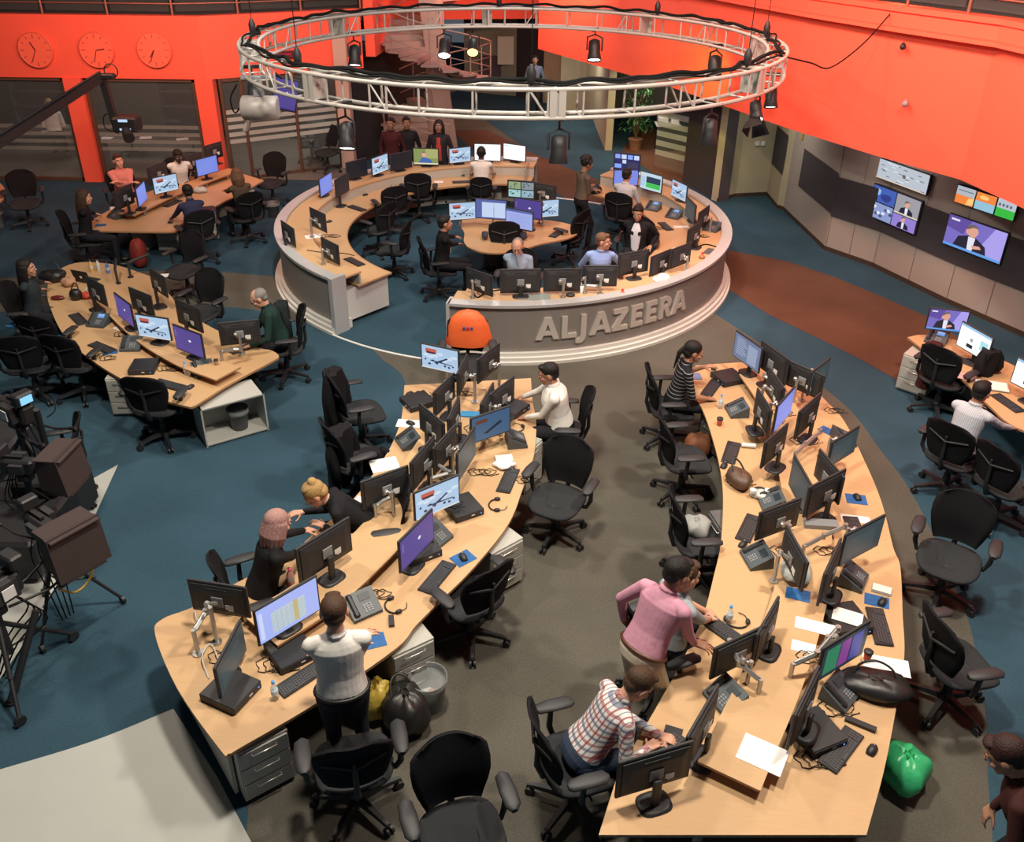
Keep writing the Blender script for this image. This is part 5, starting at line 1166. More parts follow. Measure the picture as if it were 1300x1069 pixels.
def hand(P, W_, d, n, side, curl=.5, spread=1.0, s=1.0):
    d = Vector(d).normalized(); n = Vector(n); n = (n-d*n.dot(d)).normalized(); th = n.cross(d)*(-side)
    K = []
    for k, (o_, f) in enumerate(((.033, .084), (.011, .089), (-.011, .086), (-.031, .078))):
        kn = W_+(d*f+th*o_)*s; P.append((W_+th*o_*.55*s, kn, .0150*s, .0115*s, 0)); K.append(kn)
    for k, kn in enumerate(K):
        l0 = (.040, .044, .041, .033)[k]*s; ang = 0; p = kn; dd = (d+th*(.12, .03, -.06, -.16)[k]*spread).normalized(); r = (.0094, .0096, .0092, .0082)[k]*s; cc = curl*(1+.12*k)
        for j, l in enumerate((l0, l0*.62, l0*.5)):
            ang += cc*(.55, .75, .55)[j]; v = dd*cos(ang)+n*sin(ang); q = p+v*l; P.append((p, q, r, r*.9, 0)); p = q; r *= .9
    p = W_+(d*.022+th*.026)*s; v = (d*.55+th*.75+n*.25).normalized(); r = .0125*s
    for j, l in enumerate((.042, .032, .026)):
        q = p+v*l*s; P.append((p, q, r, r*.88, 0)); p = q; r *= .88; v = (v+d*.35+n*.25*curl).normalized()
SITS = (('seated woman in black with', 'with pink-tinted'), ('blonde woman in black', 'behind the bending blonde'), ('heavy seated man', 'under the seated man in the white'), ('seated woman in a black', 'of the woman in the striped'), ('seated man in a grey', 'seated man behind the man in the pink'), ('seated man in a red', 'man in the checked shirt'), ('grey-haired man with glasses', 'of the grey-haired man'), ('seated man in bright blue', 'man in blue looking away'), ('man in a black suit', 'of the man in the dark suit'), ('man in a pale shirt', 'man in pale shirt below'), ('man in a white shirt seated', 'in front of the two white screens'), ('grey-haired seated man', 'man in the dark green jumper'), ('seated woman with long dark', 'nearer the seated dark-haired'), ('woman in black with long', 'woman at the left end'), ('seated man in a salmon', 'man in the salmon'), ('seated man in a white shirt leaning', 'man in white at the back left'), ('seated person in dark blue', 'person in dark blue'), ('seated woman with wavy', 'woman with light brown hair'), ('seated man in light blue', 'man in the light blue shirt'), ('person in black with a pale', 'person with the lanyard'))
def person(label, hx, hy, yaw, seated=True, lean=8, side=0, twist=0, hy_=0, hp=0, rh=None, lh=None, skin='fair', top=None, trousers=None, hair=HB, style='short', voxel=.010, bulk=1.0, s=1.12, sleeve='long', hl=None, hr=None, elR=None, elL=None, curl=.5, extra=None, shoe=SHOE, name='person', group=None, headz=None, feet=None, armskin=None):
    lean, side, twist = radians(lean), radians(side), radians(twist)
    pz = .57 if seated else .93
    up = Vector((sin(side), sin(lean)*cos(side), cos(lean)*cos(side))).normalized(); pel = Vector((0, 0, pz))
    mid = pel+up*.20; chest = pel+up*.36+Vector((0, .01, 0)); neck = pel+up*.52
    rt = Vector((cos(twist), sin(twist), 0)); rt = (rt-up*rt.dot(up)).normalized(); fw = up.cross(rt).normalized()
    hq = Matrix.Rotation(radians(hy_), 4, 'Z') @ Matrix.Rotation(-radians(hp)-lean*.35, 4, 'X')
    hrt, hfw, hup = [(hq @ Vector(v)).normalized() for v in ((1, 0, 0), (0, 1, 0), (0, 0, 1))]
    hc = neck+up*.045+hup*.112+hfw*.022
    # place so that the head is where the photo has it
    w = at(hx, hy, hc.z*s); R = Matrix.Rotation(radians(yaw), 3, 'Z'); ofs = R @ Vector((hc.x, hc.y, 0))*s; root = Vector((w.x-ofs.x, w.y-ofs.y, 0)); Ri = R.transposed()
    def loc(t):
        if t is None: return None
        if t[0] == 'px': return Ri @ ((at(t[1], t[2], t[3])-root))/s
        return Vector(t)
    parts = []; ells = []
    def C_(a, b_, r0, r1, lab): parts.append((Vector(a), Vector(b_), r0, r1, lab))
    k = bulk
    TM = Matrix(((rt.x, fw.x, up.x), (rt.y, fw.y, up.y), (rt.z, fw.z, up.z)))
    def El(c, r, lab, M3=TM): ells.append((Vector(c), r, M3, lab))
    TL = []
    for t_, rx, ry, yo, l_ in ((-.09, .10, .085, 0, 2), (-.06, .15, .115, 0, 2), (0, .172, .128, 0, 2), (.05, .170, .126, 0, 2), (.07, .168, .124, 0, 1), (.14, .157, .117, .004, 1), (.20, .152, .112, .008, 1), (.28, .159, .115, .012, 1), (.36, .170, .118, .012, 1), (.42, .174, .110, .004, 1), (.46, .160, .092, 0, 1), (.495, .115, .075, 0, 1), (.52, .07, .062, 0, 1)):
        TL.append((pel+up*t_+fw*yo, rx*(k if t_ < .44 else .5+.5*k), ry*k, l_))
    C_(neck-up*.03, neck+up*.075+hfw*.008, .058, .054, 0)
    for a in range(10):
        t0, t1 = 2*pi*a/10, 2*pi*(a+1)/10; q0, q1 = [neck+up*.018+rt*.058*cos(t)+fw*.062*sin(t) for t in (t0, t1)]; C_(q0, q1, .014, .014, 1)
    HM = Matrix(((hrt.x, hfw.x, hup.x), (hrt.y, hfw.y, hup.y), (hrt.z, hfw.z, hup.z)))
    HS = 1.10
    H = lambda x, y, z: hc+(hrt*x+hfw*y+hup*z)*HS
    El(H(0, -.012, .02), (.076, .094, .086), 0, HM); El(H(0, .028, -.045), (.058, .060, .070), 0, HM); C_(H(-.012, .066, -.093), H(.012, .066, -.093), .022, .022, 0)
    C_(H(0, .084, .012), H(0, .106, -.026), .008, .0135, 0); C_(H(-.034, .074, .026), H(.034, .074, .026), .013, .013, 0)
    for q in (-1, 1): El(H(.034*q, .058, -.03), (.026, .026, .024), 0, HM); El(H(.079*q, -.008, -.008), (.011, .021, .032), 0, HM); C_(H(.015*q, .088, -.062), H(0, .093, -.060), .008, .009, 0)
    ells[:] = [(c, tuple(v*1.10 for v in r), M3, l) for c, r, M3, l in ells]
    hands = []
    for q, tgt, hd, el in ((1, rh, hr, elR), (-1, lh, hl, elL)):
        S = neck-up*.072+rt*.172*q*(.5+.5*k); T = loc(tgt) if tgt is not None else (S+Vector((.06*q, .04, -.50)) if not seated else pel+Vector((.11*q, .30, .06)))
        hn = Vector(el) if el is not None else (Vector((.5*q, -.45, -.75)))
        E_2, W2 = ik(S, T, .285, .25, hn)
        C_(S-rt*.06*q+up*.012, S, .058, .056, 1); C_(S, E_2, .056*(.6+.4*k), .044, 1)
        fa = (W2-E_2).normalized()
        if sleeve == 'long': C_(E_2, W2-fa*.015, .042, .031, 1); C_(W2-fa*.035, W2, .026, .025, 0)
        else: C_(S.lerp(E_2, .8), E_2, .040, .040, 0); C_(E_2, W2, .041, .026, 0)
        hdv = Vector(hd[0]) if hd else (fa*.7+Vector((0, .3, 0)) if seated else fa); nn = Vector(hd[1]) if hd else Vector((0, .1, -1))
        hp_ = []; hand(hp_, W2, hdv, nn, q, curl); [C_(*x) for x in hp_]; hands.append(W2)
    for q in (-1, 1):
        hip = pel+Vector((.095*q*k, 0, -.01))
        if seated: ft = Vector((.13*q, .44 if feet is None else feet, .09)); hn = (0, .3, 1)
        else: ft = Vector((.10*q, .02+(.10*q if feet is None else feet*q), .09)); hn = (0, 1, 0)
        K_, F_ = ik(hip, ft, .44, .43, hn)
        C_(hip, K_, .086*k, .060, 2); C_(K_, F_, .058, .048, 2); C_(F_+Vector((0, -.03, -.035)), F_+Vector((.01*q, .13, -.052)), .042, .034, 3)
    b = MB()
    for p in parts: capsule(b, *p[:4], n=10 if p[2] < .02 else 16)
    for c, r, M3, lab in ells:
        M4 = M3.to_4x4(); M4.translation = c; b.ell((0, 0, 0), r, 22, M=M4)
    n_ = 28; b.rings([[c+rt*rx*math.copysign(abs(cos(a))**.85, cos(a))+fw*ry*sin(a) for a in [2*pi*i/n_ for i in range(n_)]] for c, rx, ry, l in TL])
    me = remeshed(b, 'body', voxel, 3)
    n = len(me.polygons); ce = np.empty(n*3); me.polygons.foreach_get('center', ce); ce = ce.reshape(-1, 3); best = np.full(n, 1e9); lab = np.zeros(n, dtype=np.int32)
    def upd(d_, l):
        m_ = d_ < best; best[m_] = d_[m_]; lab[m_] = l
    for p0, p1, r0, r1, l in parts:
        a = np.array(p0); v = np.array(p1)-a; t = np.clip(((ce-a) @ v)/max(1e-9, v @ v), 0, 1); upd(np.linalg.norm(ce-a-t[:, None]*v, axis=1)-(r0+(r1-r0)*t), l)
    for c, r, M3, l in ells:
        q = (ce-np.array(c)) @ np.array(M3); nr = np.linalg.norm(q/np.array(r), axis=1); upd((nr-1)*min(r), l)
    for i_, (c, rx, ry, l) in enumerate(TL):
        q = ce-np.array(c); zz = q @ np.array(up); xx = (q @ np.array(rt))/rx; yy = (q @ np.array(fw))/ry; d_ = (np.sqrt(xx**2+yy**2+(zz/.06)**2)-1)*ry; upd(d_, l)
    tp = top if isinstance(top, bpy.types.Material) else fabric('plain_%s' % label[:12], top or (.02, .02, .022))
    tr = fabric('trousers_%02d%02d%02d' % tuple(int(99*c) for c in (trousers or (.015, .015, .02))), trousers or (.015, .015, .02))
    for m in (SKIN[skin], tp, tr, shoe): me.materials.append(m)
    me.polygons.foreach_set('material_index', lab); me.polygons.foreach_set('use_smooth', np.ones(n, dtype=bool)); me.update()
    t = thing(name, label, 'person', root, radians(yaw), group); t.scale = (s, s, s)
    for c_ in CHAIRS:        # sit the person on the chair that belongs to them
        if seated and any(label.startswith(a_) and b_ in c_['label'] for a_, b_ in SITS):
            c_.location = root-(R @ Vector((0, .04, 0))); c_.rotation_euler.z = radians(yaw)
            if 'white screen' in label: c_.scale = (1.0, 1.0, 1.0)
    put('body', me, t)
    # eyes, brows, mouth
    for q in (-1, 1):
        e = MB(); c = H(.030*q, .0775, .004); M4 = HM.to_4x4(); M4.translation = c; e.ell((0, 0, 0), (.013, .011, .009), 10, 0, M4); M5 = M4.copy(); M5.translation = c+hfw*.0085; e.ell((0, 0, 0), (.0055, .004, .0055), 8, 1, M5); e.build('eye', [mat('eye_white', (.7, .68, .65), .3), mat('iris', (.03, .02, .015), .3)], t)
        e = MB(); capsule(e, H(.016*q, .089, .027), H(.045*q, .079, .029), .0042, .0032, 6); e.build('eyebrow', hair, t)
    e = MB(); capsule(e, H(-.017, .0915, -.0605), H(0, .0965, -.0595), .0045, .006, 6); capsule(e, H(0, .0965, -.0595), H(.017, .0915, -.0605), .006, .0045, 6); e.build('lips', mat('lips_'+skin, tuple(c*m_ for c, m_ in zip(SKIN[skin].node_tree.nodes['Principled BSDF'].inputs['Base Color'].default_value[:3], (.85, .55, .6))), .45), t)
    # hair
    hb = MB()
    def HE(x, y, z, r): M4 = HM.to_4x4(); M4.translation = H(x, y, z); hb.ell((0, 0, 0), tuple(v*1.10 for v in r), 20, M=M4)
    if style == 'short': HE(0, -.024, .036, (.083, .096, .082)); HE(0, -.055, -.018, (.068, .052, .055)); HE(0, .045, .088, (.05, .035, .022))
    elif style == 'thin': HE(0, -.028, .026, (.0815, .092, .078)); HE(0, -.055, -.018, (.068, .052, .055))
    elif style == 'curly':
        for i in range(34): a = rnd.random()*6.28; e_ = rnd.uniform(-.2, 1.5); HE(.078*cos(a)*cos(e_), -.03+.085*sin(a)*cos(e_), .035+.085*sin(e_), (.034, .034, .034))
        HE(0, -.03, .03, (.084, .09, .085)); HE(0, -.10, .07, (.04, .04, .04))
    else:
        HE(0, -.024, .036, (.086, .098, .084)); HE(0, -.06, -.02, (.076, .055, .06))
        if style in ('long', 'bob'):
            ln = .34 if style == 'long' else .17
            for i in range(13):
                a = -pi/2+(i-6)*.30; x, y = .082*cos(a), -.01+.088*sin(a)
                p0 = H(x*.95, y, .02); p1 = H(x*1.06, y*1.05-.005, -.08); e_ = H(x*1.1, y*.9-.02, -.08); e_ = p1+(Vector((0, 0, -1))*.7-up*.3-hfw*.12)*(ln*(.85+.3*rnd.random())-.06)
                capsule(hb, p0, p1, .026, .030, 8); capsule(hb, p1, e_, .030, .012, 8)
        if style == 'bun': HE(0, -.075, .09, (.045, .04, .045)); HE(0, -.01, .10, (.06, .055, .02))
        if style == 'ponytail': capsule(hb, H(0, -.1, .03), H(0, -.14, -.05), .028, .03, 8); capsule(hb, H(0, -.14, -.05), H(0, -.13, -.24), .03, .008, 8)
    hm = remeshed(hb, 'hair', max(.006, voxel*.7), 2); hm.materials.append(hair); put('hair', hm, t)
    if extra: extra(t, dict(H=H, up=up, rt=rt, fw=fw, pel=pel, chest=chest, neck=neck, mid=mid, HM=HM, hands=hands, hrt=hrt, hfw=hfw))
    return t
def glasses(t, g):
    H = g['H']
    for q in (-1, 1):
        b = MB(); b.tube([H(.033*q+.021*cos(a), .096, .004+.015*sin(a)) for a in [2*pi*i/12 for i in range(12)]], .0022, 5, loop=True); b.tube([H(.054*q, .092, .008), H(.08*q, .03, .008), H(.08*q, -.01, .004)], .002, 5); b.build('glasses_frame', BLACK, t)
def belt(col, name='belt'):
    def f(t, g):
        b = MB(); c = g['pel']+g['up']*.045; k = 1.06
        b.tube([c+g['rt']*.172*k*cos(a)+g['fw']*.130*k*sin(a) for a in [2*pi*i/28 for i in range(28)]], .017, 6, loop=True); b.build(name, mat('belt_%d' % int(col[0]*99), col, .4), t)
    return f
def watch(i):
    def f(t, g):
        w = g['hands'][i]; b = MB(); b.tube([w+Vector((.03*cos(a), .0, .03*sin(a))) for a in [2*pi*j/12 for j in range(12)]], .007, 6, loop=True); b.build('wristwatch', BLACK, t)
    return f
def shirtfront(t, g):
    b = MB(); R = []
    for k_, wd, fo in ((.02, .06, .132), (.12, .068, .128), (.24, .08, .129), (.34, .085, .131), (.40, .07, .122), (.455, .05, .098), (.485, .03, .085)):
        c = g['pel']+g['up']*(k_+.02)+Vector((0, .008, 0)); R.append([c+g['rt']*wd*(j/3-1)+g['fw']*(fo-.012*(j/3-1)**2) for j in range(7)]+[c+g['rt']*wd*(1-j/3)+g['fw']*(fo-.03) for j in range(7)])
    b.rings(R); b.build('shirt_front', fabric('white_front', (.6, .6, .66)), t)
def lanyard(t, g):
    b = MB(); n = g['neck']; b.tube([n+g['rt']*.06+g['fw']*.02, n-g['up']*.12+g['rt']*.04+g['fw']*.118, n-g['up']*.24+g['fw']*.13, n-g['up']*.12-g['rt']*.04+g['fw']*.118, n-g['rt']*.06+g['fw']*.02], .008, 5); b.box(n-g['up']*.29+g['fw']*.135, (.06, .01, .09)); b.build('lanyard_badge', mat('lanyard', (.6, .62, .4), .6), t)
def both(*f): return lambda t, g: [x(t, g) for x in f]
CR1 = dict(rh=(-.10, .24, 1.16), lh=(.12, .22, 1.20), elR=(.9, -.1, -.6), elL=(-.9, -.1, -.6))
CRS = dict(rh=(-.12, .24, .88), lh=(.12, .22, .92), elR=(.8, .1, -.6), elL=(-.8, .1, -.6))
PX = lambda x, y, z=.73: ('px', x, y, z)
NEAR = .0055
person('man standing with his back to us in a white shirt before the spreadsheet screen', 424, 776, 12, False, 4, hp=18, skin='fair', top=fabric('white_shirt', (.72, .70, .66)), trousers=(.02, .022, .035), hair=HBR, voxel=NEAR, bulk=1.05, extra=belt((.01, .01, .01)), **CR1)
person('seated woman in black with pink-tinted hair', 353, 664, -62, True, 18, hy_=15, hp=12, rh=PX(398, 690), lh=PX(398, 672), top=fabric('black_top', (.012, .012, .014)), hair=HPK, style='bob', voxel=.007)
person('blonde woman in black bending forward with her hair in a bun', 399, 627, 105, True, 48, hy_=5, hp=25, rh=PX(384, 650, .78), lh=PX(412, 668, .75), top=fabric('black_top', (.012, .012, .014)), hair=HBL, style='bun', voxel=.007)
person('heavy seated man in white typing at the lower middle desk', 696, 474, 88, True, 10, hp=14, rh=PX(662, 505), lh=PX(668, 530), top=fabric('white_shirt', (.72, .70, .66)), trousers=(.015, .015, .018), skin='tan', hair=HB, voxel=.007, bulk=1.28)
person('seated woman in a black and white striped dress at the right desk', 881, 446, -88, True, 12, hp=12, lh=PX(893, 466, 1.0), rh=PX(898, 506), top=STRIPE, hair=HB, style='ponytail', skin='tan', voxel=.007, sleeve='short', bulk=.9)
person('man in a pink shirt and beige trousers leaning on the right desk', 861, 727, -52, False, 24, twist=6, hy_=-12, hp=12, lh=PX(792, 786, .99), rh=PX(886, 830, .75), elL=(-1, -.6, .2), elR=(.3, -.9, .1), top=fabric('pink_shirt', (.56, .27, .36)), trousers=(.56, .50, .40), hair=HB, skin='tan', voxel=NEAR, bulk=1.05, extra=belt((.09, .03, .02)), hr=((.8, .6, -.1), (0, 0, -1)), hl=((.3, .5, -.6), (1, 0, 0)), feet=.12)
person('seated man in a grey T-shirt with a watch, half hidden behind the man in pink', 872, 730, -66, True, 6, hp=8, rh=PX(901, 786), lh=PX(895, 776), top=fabric('grey_tshirt', (.30, .34, .37)), hair=HBR, voxel=.007, sleeve='short', extra=watch(0), skin='fair')
person('seated man in a red, white and blue checked shirt typing at the bottom', 812, 868, -72, True, 34, hp=30, rh=PX(822, 950), lh=PX(838, 934), top=CHECK, trousers=(.04, .06, .10), hair=HBR, voxel=NEAR, bulk=1.02)
person('grey-haired man with glasses in light blue holding his hand to his mouth', 657, 313, 172, True, 6, hp=22, rh=(-.0, .17, 1.13), lh=(-.05, .26, .80), hr=((-.1, .2, .9), (0, -1, 0)), top=fabric('light_blue_shirt', (.30, .38, .50)), hair=HG, style='thin', extra=glasses, voxel=.009)
person('seated man in bright blue turning his head away behind the news desk front', 766, 306, 178, True, 6, hy_=75, top=fabric('bright_blue_shirt', (.28, .38, .70)), hair=HLB, rh=PX(752, 345), lh=PX(778, 345), voxel=.009)
person('man in a black suit and open white shirt inside the news desk', 810, 270, 165, True, 2, hp=14, lh=PX(826, 312, .78), rh=PX(794, 293, .80), top=fabric('black_suit', (.012, .012, .014)), hair=HB, skin='tan', extra=shirtfront, voxel=.009, bulk=1.08)
person('woman standing inside the circular news desk in a brown top and black trousers', 745, 208, -65, False, 3, hp=15, rh=(-.05, .24, 1.15), lh=(.05, .24, 1.12), top=fabric('brown_top', (.10, .075, .055)), trousers=(.01, .01, .014), hair=HB, style='curly', skin='brown', voxel=.010, bulk=.92)
person('man in a pale shirt seated with back to us below the blue multi-picture screen', 796, 222, -25, True, 8, hp=8, rh=PX(812, 258), lh=PX(800, 252), top=fabric('pale_grey_shirt', (.45, .48, .52)), hair=HB, skin='tan', voxel=.010)
person('man in a white shirt seated with back to us before the glaring white screen', 611, 194, 0, True, 4, rh=PX(628, 222), lh=PX(598, 222), top=fabric('white_shirt', (.72, .70, .66)), hair=HB, skin='dark', voxel=.010)
def front(col):
    def f(t, g):
        b = MB(); R = []
        for k_, wd, fo in ((-.02, .06, .136), (.12, .06, .132), (.24, .055, .130), (.36, .05, .123), (.44, .04, .10)):
            c = g['pel']+g['up']*(k_+.02)+Vector((0, .008, 0)); R.append([c+g['rt']*wd*(j/3-1)+g['fw']*(fo-.012*(j/3-1)**2) for j in range(7)]+[c+g['rt']*wd*(1-j/3)+g['fw']*(fo-.03) for j in range(7)])
        b.rings(R); b.build('top_front', fabric('front_%d' % int(col[0]*99), col), t)
    return f
person('woman in a dark coat and red top standing by the spiral staircase', 557, 160, 175, False, 0, top=fabric('dark_coat', (.02, .018, .025)), hair=HB, style='long', skin='brown', voxel=.012, extra=front((.35, .05, .04)))
person('person in dark clothes standing in the shade left of the spiral staircase', 496, 157, 170, False, 0, top=fabric('dark_red_top', (.05, .012, .014)), hair=HB, skin='brown', voxel=.012)
person('second dim person left of the staircase, nearer to it', 516, 156, 190, False, 0, top=fabric('dim_black_top', (.012, .012, .016)), hair=HB, skin='brown', voxel=.012)
person('grey-haired seated man in a dark green jumper at the left desk', 328, 378, 105, True, 14, hp=24, rh=PX(312, 430), lh=PX(318, 439), top=fabric('dark_green_jumper', (.012, .035, .030)), hair=HG, style='thin', extra=glasses, voxel=.009, bulk=1.1)
person('seated woman with long dark hair at the far left beside the handbags', 34, 340, -85, True, 4, rh=PX(62, 368), lh=PX(60, 360), top=fabric('dark_teal_top', (.02, .03, .035)), hair=HB, style='long', skin='tan', voxel=.009, bulk=.92)
person('woman in black with long dark hair at the back left desk', 107, 250, -72, True, 8, hp=5, rh=PX(122, 281), lh=PX(124, 274), top=fabric('black_top', (.012, .012, .014)), hair=HBR, style='long', skin='fair', voxel=.010, bulk=.92)
person('seated man in a salmon shirt with folded arms', 150, 204, -148, True, -6, hy_=10, top=fabric('salmon_shirt', (.55, .19, .16)), hair=HBR, voxel=.010, bulk=1.08, **CRS)
person('seated man in a white shirt leaning over the back left desk', 226, 198, -150, True, 20, hp=15, top=fabric('white_shirt', (.72, .70, .66)), rh=PX(236, 224), lh=PX(246, 220), hair=HB, skin='dark', voxel=.010)
person('seated person in dark blue with back to us at the back left desk', 238, 243, 35, True, 16, hp=10, top=fabric('navy_top', (.03, .035, .08)), rh=PX(232, 270), lh=PX(218, 278), hair=HB, skin='brown', voxel=.010)
person('seated woman with wavy light brown hair at the back left desk', 300, 222, 40, True, 12, hp=10, top=fabric('tan_top', (.10, .075, .05)), rh=PX(290, 238), lh=PX(278, 244), hair=HLB, style='bob', voxel=.010, bulk=.92)
person('seated man in light blue with his back to us at the right edge', 1246, 497, -52, True, 14, hp=8, rh=PX(1294, 548), lh=PX(1262, 512), top=FINESTR, hair=HB, skin='tan', voxel=.008)
person('person in dark maroon at the bottom right corner of the photo', 1276, 958, 60, False, 26, hp=25, top=fabric('maroon_top', (.05, .016, .014)), hair=hairm('dark_brown', (.03, .012, .01)), style='short', skin='tan', voxel=.008)
person('woman with blonde hair in white behind the office glass', 62, 132, 20, True, 10, top=fabric('white_shirt', (.72, .70, .66)), hair=HBL, style='bob', voxel=.012)
person('person in a blue-grey shirt standing in the far corridor', 679, 76, 180, False, 0, top=fabric('blue_grey_top', (.10, .12, .18)), hair=HB, skin='brown', voxel=.013)
person('person in black with a pale lanyard seated at the left of the centre pod', 565, 283, -75, True, 6, rh=PX(590, 312), lh=PX(588, 303), top=fabric('black_top', (.012, .012, .014)), hair=HB, skin='tan', extra=lanyard, voxel=.009)

# ================================================================== RING TRUSS, STAGE LIGHTS
TC = Vector((-.046, 14.886, 4.148)); Ro, Ri, Hh = 4.19, 3.91, .33
tr = thing('ring_truss', 'big white circular lighting truss hanging over the round news desk', 'truss', TC)
for R, z in ((Ro, 0), (Ri, 0), (Ro, Hh), (Ri, Hh)):
    b = MB(); b.tube([(R*cos(2*pi*i/96), R*sin(2*pi*i/96), z) for i in range(96)], .027, 8, loop=True); b.build('chord', TRUSS, tr)
NB = 40
for i in range(NB):
    a = 2*pi*(i+.3)/NB; a2 = a+radians(3.2); P = lambda R, z, t=a: (R*cos(t), R*sin(t), z); b = MB()
    for R in (Ro, Ri): b.cyl(P(R, 0), P(R, Hh), .014, n=6)
    for z in (0, Hh): b.cyl(P(Ro, z), P(Ri, z), .012, n=6)
    if i % 3 == 0: b.cyl(P(Ro, Hh), P(Ro, 0, a2), .012, n=6); b.cyl(P(Ro, 0, a2), P(Ro, Hh, a2), .014, n=6); b.cyl(P(Ri, Hh), P(Ri, 0, a2), .012, n=6)
    b.build('brace', TRUSS, tr)
for k in range(8):
    a = 2*pi*k/8+.13; b = MB()
    for R in (Ro+.01, Ri-.01):
        c_ = (R*cos(a), R*sin(a), Hh/2)
        for s_ in ((-.055, .055) if R > 4 else ()): b.box((c_[0]-s_*sin(a), c_[1]+s_*cos(a), c_[2]), (.02, .085, Hh+.03), rz=a)
    b.box(((Ro+Ri)/2*cos(a), (Ro+Ri)/2*sin(a), Hh), (Ri-Ro+.5, .2, .012), rz=a) if k % 2 else None
    b.box(((Ro+Ri)/2*cos(a), (Ro+Ri)/2*sin(a), Hh/2), (Ro-Ri, .03, Hh), rz=a); b.build('joint_plate', TRUSS, tr)
for j, (r_, rr, lab) in enumerate(((4.02, .026, 'thick bundle of black cables lying along the top of the ring truss'), (4.10, .014, 'thinner black cable winding along the top of the ring truss'))):
    b = MB(); N = 240; b.tube([(TC.x+(r_+.05*sin(a*13+j)+.03*sin(a*29))*cos(a), TC.y+(r_+.05*sin(a*13+j)+.03*sin(a*29))*sin(a), TC.z+Hh+.03+rr+.012*sin(a*23+j)+.012*(1+sin(a*41))) for a in [2*pi*i/N for i in range(N)]], rr, 6, loop=True)
    tag(b.build('cable_bundle', CABLE), lab, 'cable')
def on_ring(px, py, z, R=4.05):
    """the place on the ring circle that is seen nearest to a photo point"""
    def err(a):
        d = Vector((TC.x+R*cos(a), TC.y+R*sin(a), z-CAM_H)); w = d.dot(CF); return (650+FPX*d.dot(CR)/w-px)**2+(490-FPX*d.dot(CU)/w-py)**2
    a = min((2*pi*i/1440 for i in range(1440)), key=err); return a, Vector((TC.x+R*cos(a), TC.y+R*sin(a), z))
for px, py, lab in ((317, 40, 'thin steel hoist cable above the left end of the ring truss'), (380, 80, 'thin steel hoist cable at the near left of the ring truss'), (674, 110, 'thin steel hoist cable at the near middle of the ring truss'), (946, 82, 'thin steel hoist cable at the near right of the ring truss'), (634, 12, 'thin steel hoist cable at the far middle of the ring truss'), (835, 16, 'thin steel hoist cable at the far right of the ring truss'), (974, 45, 'thin steel hoist cable at the right end of the ring truss')):
    a, v = on_ring(px, py, TC.z+Hh); t = thing('hoist_cable', lab, 'cable', (v.x, v.y, TC.z+Hh+.02), 0, 'hoist cables of the ring truss')
    b = MB(); b.cyl((0, 0, .1), (0, 0, 9.6-TC.z-Hh-.02), .006, n=6); b.build('wire', CABLE, t); b = MB(); b.lathe([(.01, 0), (.05, .05), (.055, .16), (.02, .24)], n=12); b.build('hook_block', BLACK, t)
LENS = E('stage_lens', (1, .97, .9), 5); LENSR = E('stage_lens_amber', (1, .45, .12), 5)
def lamp(px, py, z, sc, label, tilt=18, lens=None, barn=False):
    a, v = on_ring(px, py, z); v.z = TC.z
    t = thing('stage_light', label, 'stage light', v, atan2(v.y-TC.y, v.x-TC.x)); hz = -(TC.z-z)
    b = MB(); b.cyl((0, 0, -.03), (0, 0, hz+.24*sc), .014, n=8); b.box((0, 0, -.01), (.32, .05, .05)); b.build('clamp', BLACK, t)
    yk = MB(); yk.tube([(0, -.13*sc, hz), (0, -.13*sc, hz+.2*sc), (0, 0, hz+.25*sc), (0, .13*sc, hz+.2*sc), (0, .13*sc, hz)], .012*sc+.003, 6); yk.build('yoke', BLACK, t)
    h_ = MB(); h_.lathe([(.04, .18), (.09, .15), (.10, .04), (.095, -.02), (.12, -.16), (.115, -.165), (.10, -.10)], n=18); hs = h_.build('housing', BLACK, t, (0, 0, hz)); hs.scale = (sc,)*3
    l_ = MB(); l_.lathe([(.001, -.135), (.105, -.145)], n=18); ls = l_.build('lens', lens or LENS, t, (0, 0, hz)); ls.scale = (sc,)*3
    # heads are aimed down towards the gallery side of the desk
    wv = Matrix.Rotation(-t.rotation_euler.z, 3, 'Z') @ Vector((0, -sin(radians(tilt)), -cos(radians(tilt)))); q = Vector((0, 0, -1)).rotation_difference(wv).to_euler()
    hs.rotation_euler = q; ls.rotation_euler = q
    if barn:
        for k in range(4):
            b = MB(); c = k*pi/2; p = lambda r, z_, w: (r*cos(c)-w*sin(c), r*sin(c)+w*cos(c), z_); b.add([p(.11, -.16, -.1), p(.11, -.16, .1), p(.2, -.36, .15), p(.2, -.36, -.15)], [(0, 1, 2, 3), (3, 2, 1, 0)]); o = b.build('barn_door', BLACK, t, (0, 0, hz)); o.scale = (sc,)*3; o.rotation_euler = q
lamp(443, 160, 3.74, 1.0, 'large stage light at the near left of the ring truss, glowing at its mouth', 25)
lamp(708, 176, 3.74, 1.0, 'stage light at the near middle of the ring truss', 12)
lamp(899, 162, 3.76, 1.0, 'stage light at the near right of the ring truss', 12)
lamp(987, 124, 3.80, .9, 'stage light at the right end of the ring truss', 20)
lamp(956, 134, 3.85, .85, 'black stage light with open barn doors under the right end of the ring truss', 40, barn=True)
lamp(911, 73, 3.75, 1.25, 'stage light in front of the orange glow at the far right of the ring', 15)
lamp(756, 48, 3.75, 1.2, 'stage light at the far middle of the ring, against the orange wall', 25)
lamp(600, 48, 3.75, 1.0, 'amber glowing stage light by the spiral staircase', 55, LENSR)
lamp(563, 44, 3.75, 1.1, 'stage light just left of the amber one', 40)
lamp(448, 56, 3.75, 1.1, 'stage light before the pink column, far left of the ring', 20)
lamp(303, 110, 3.80, 1.0, 'small dark stage light at the left end of the ring', 20)
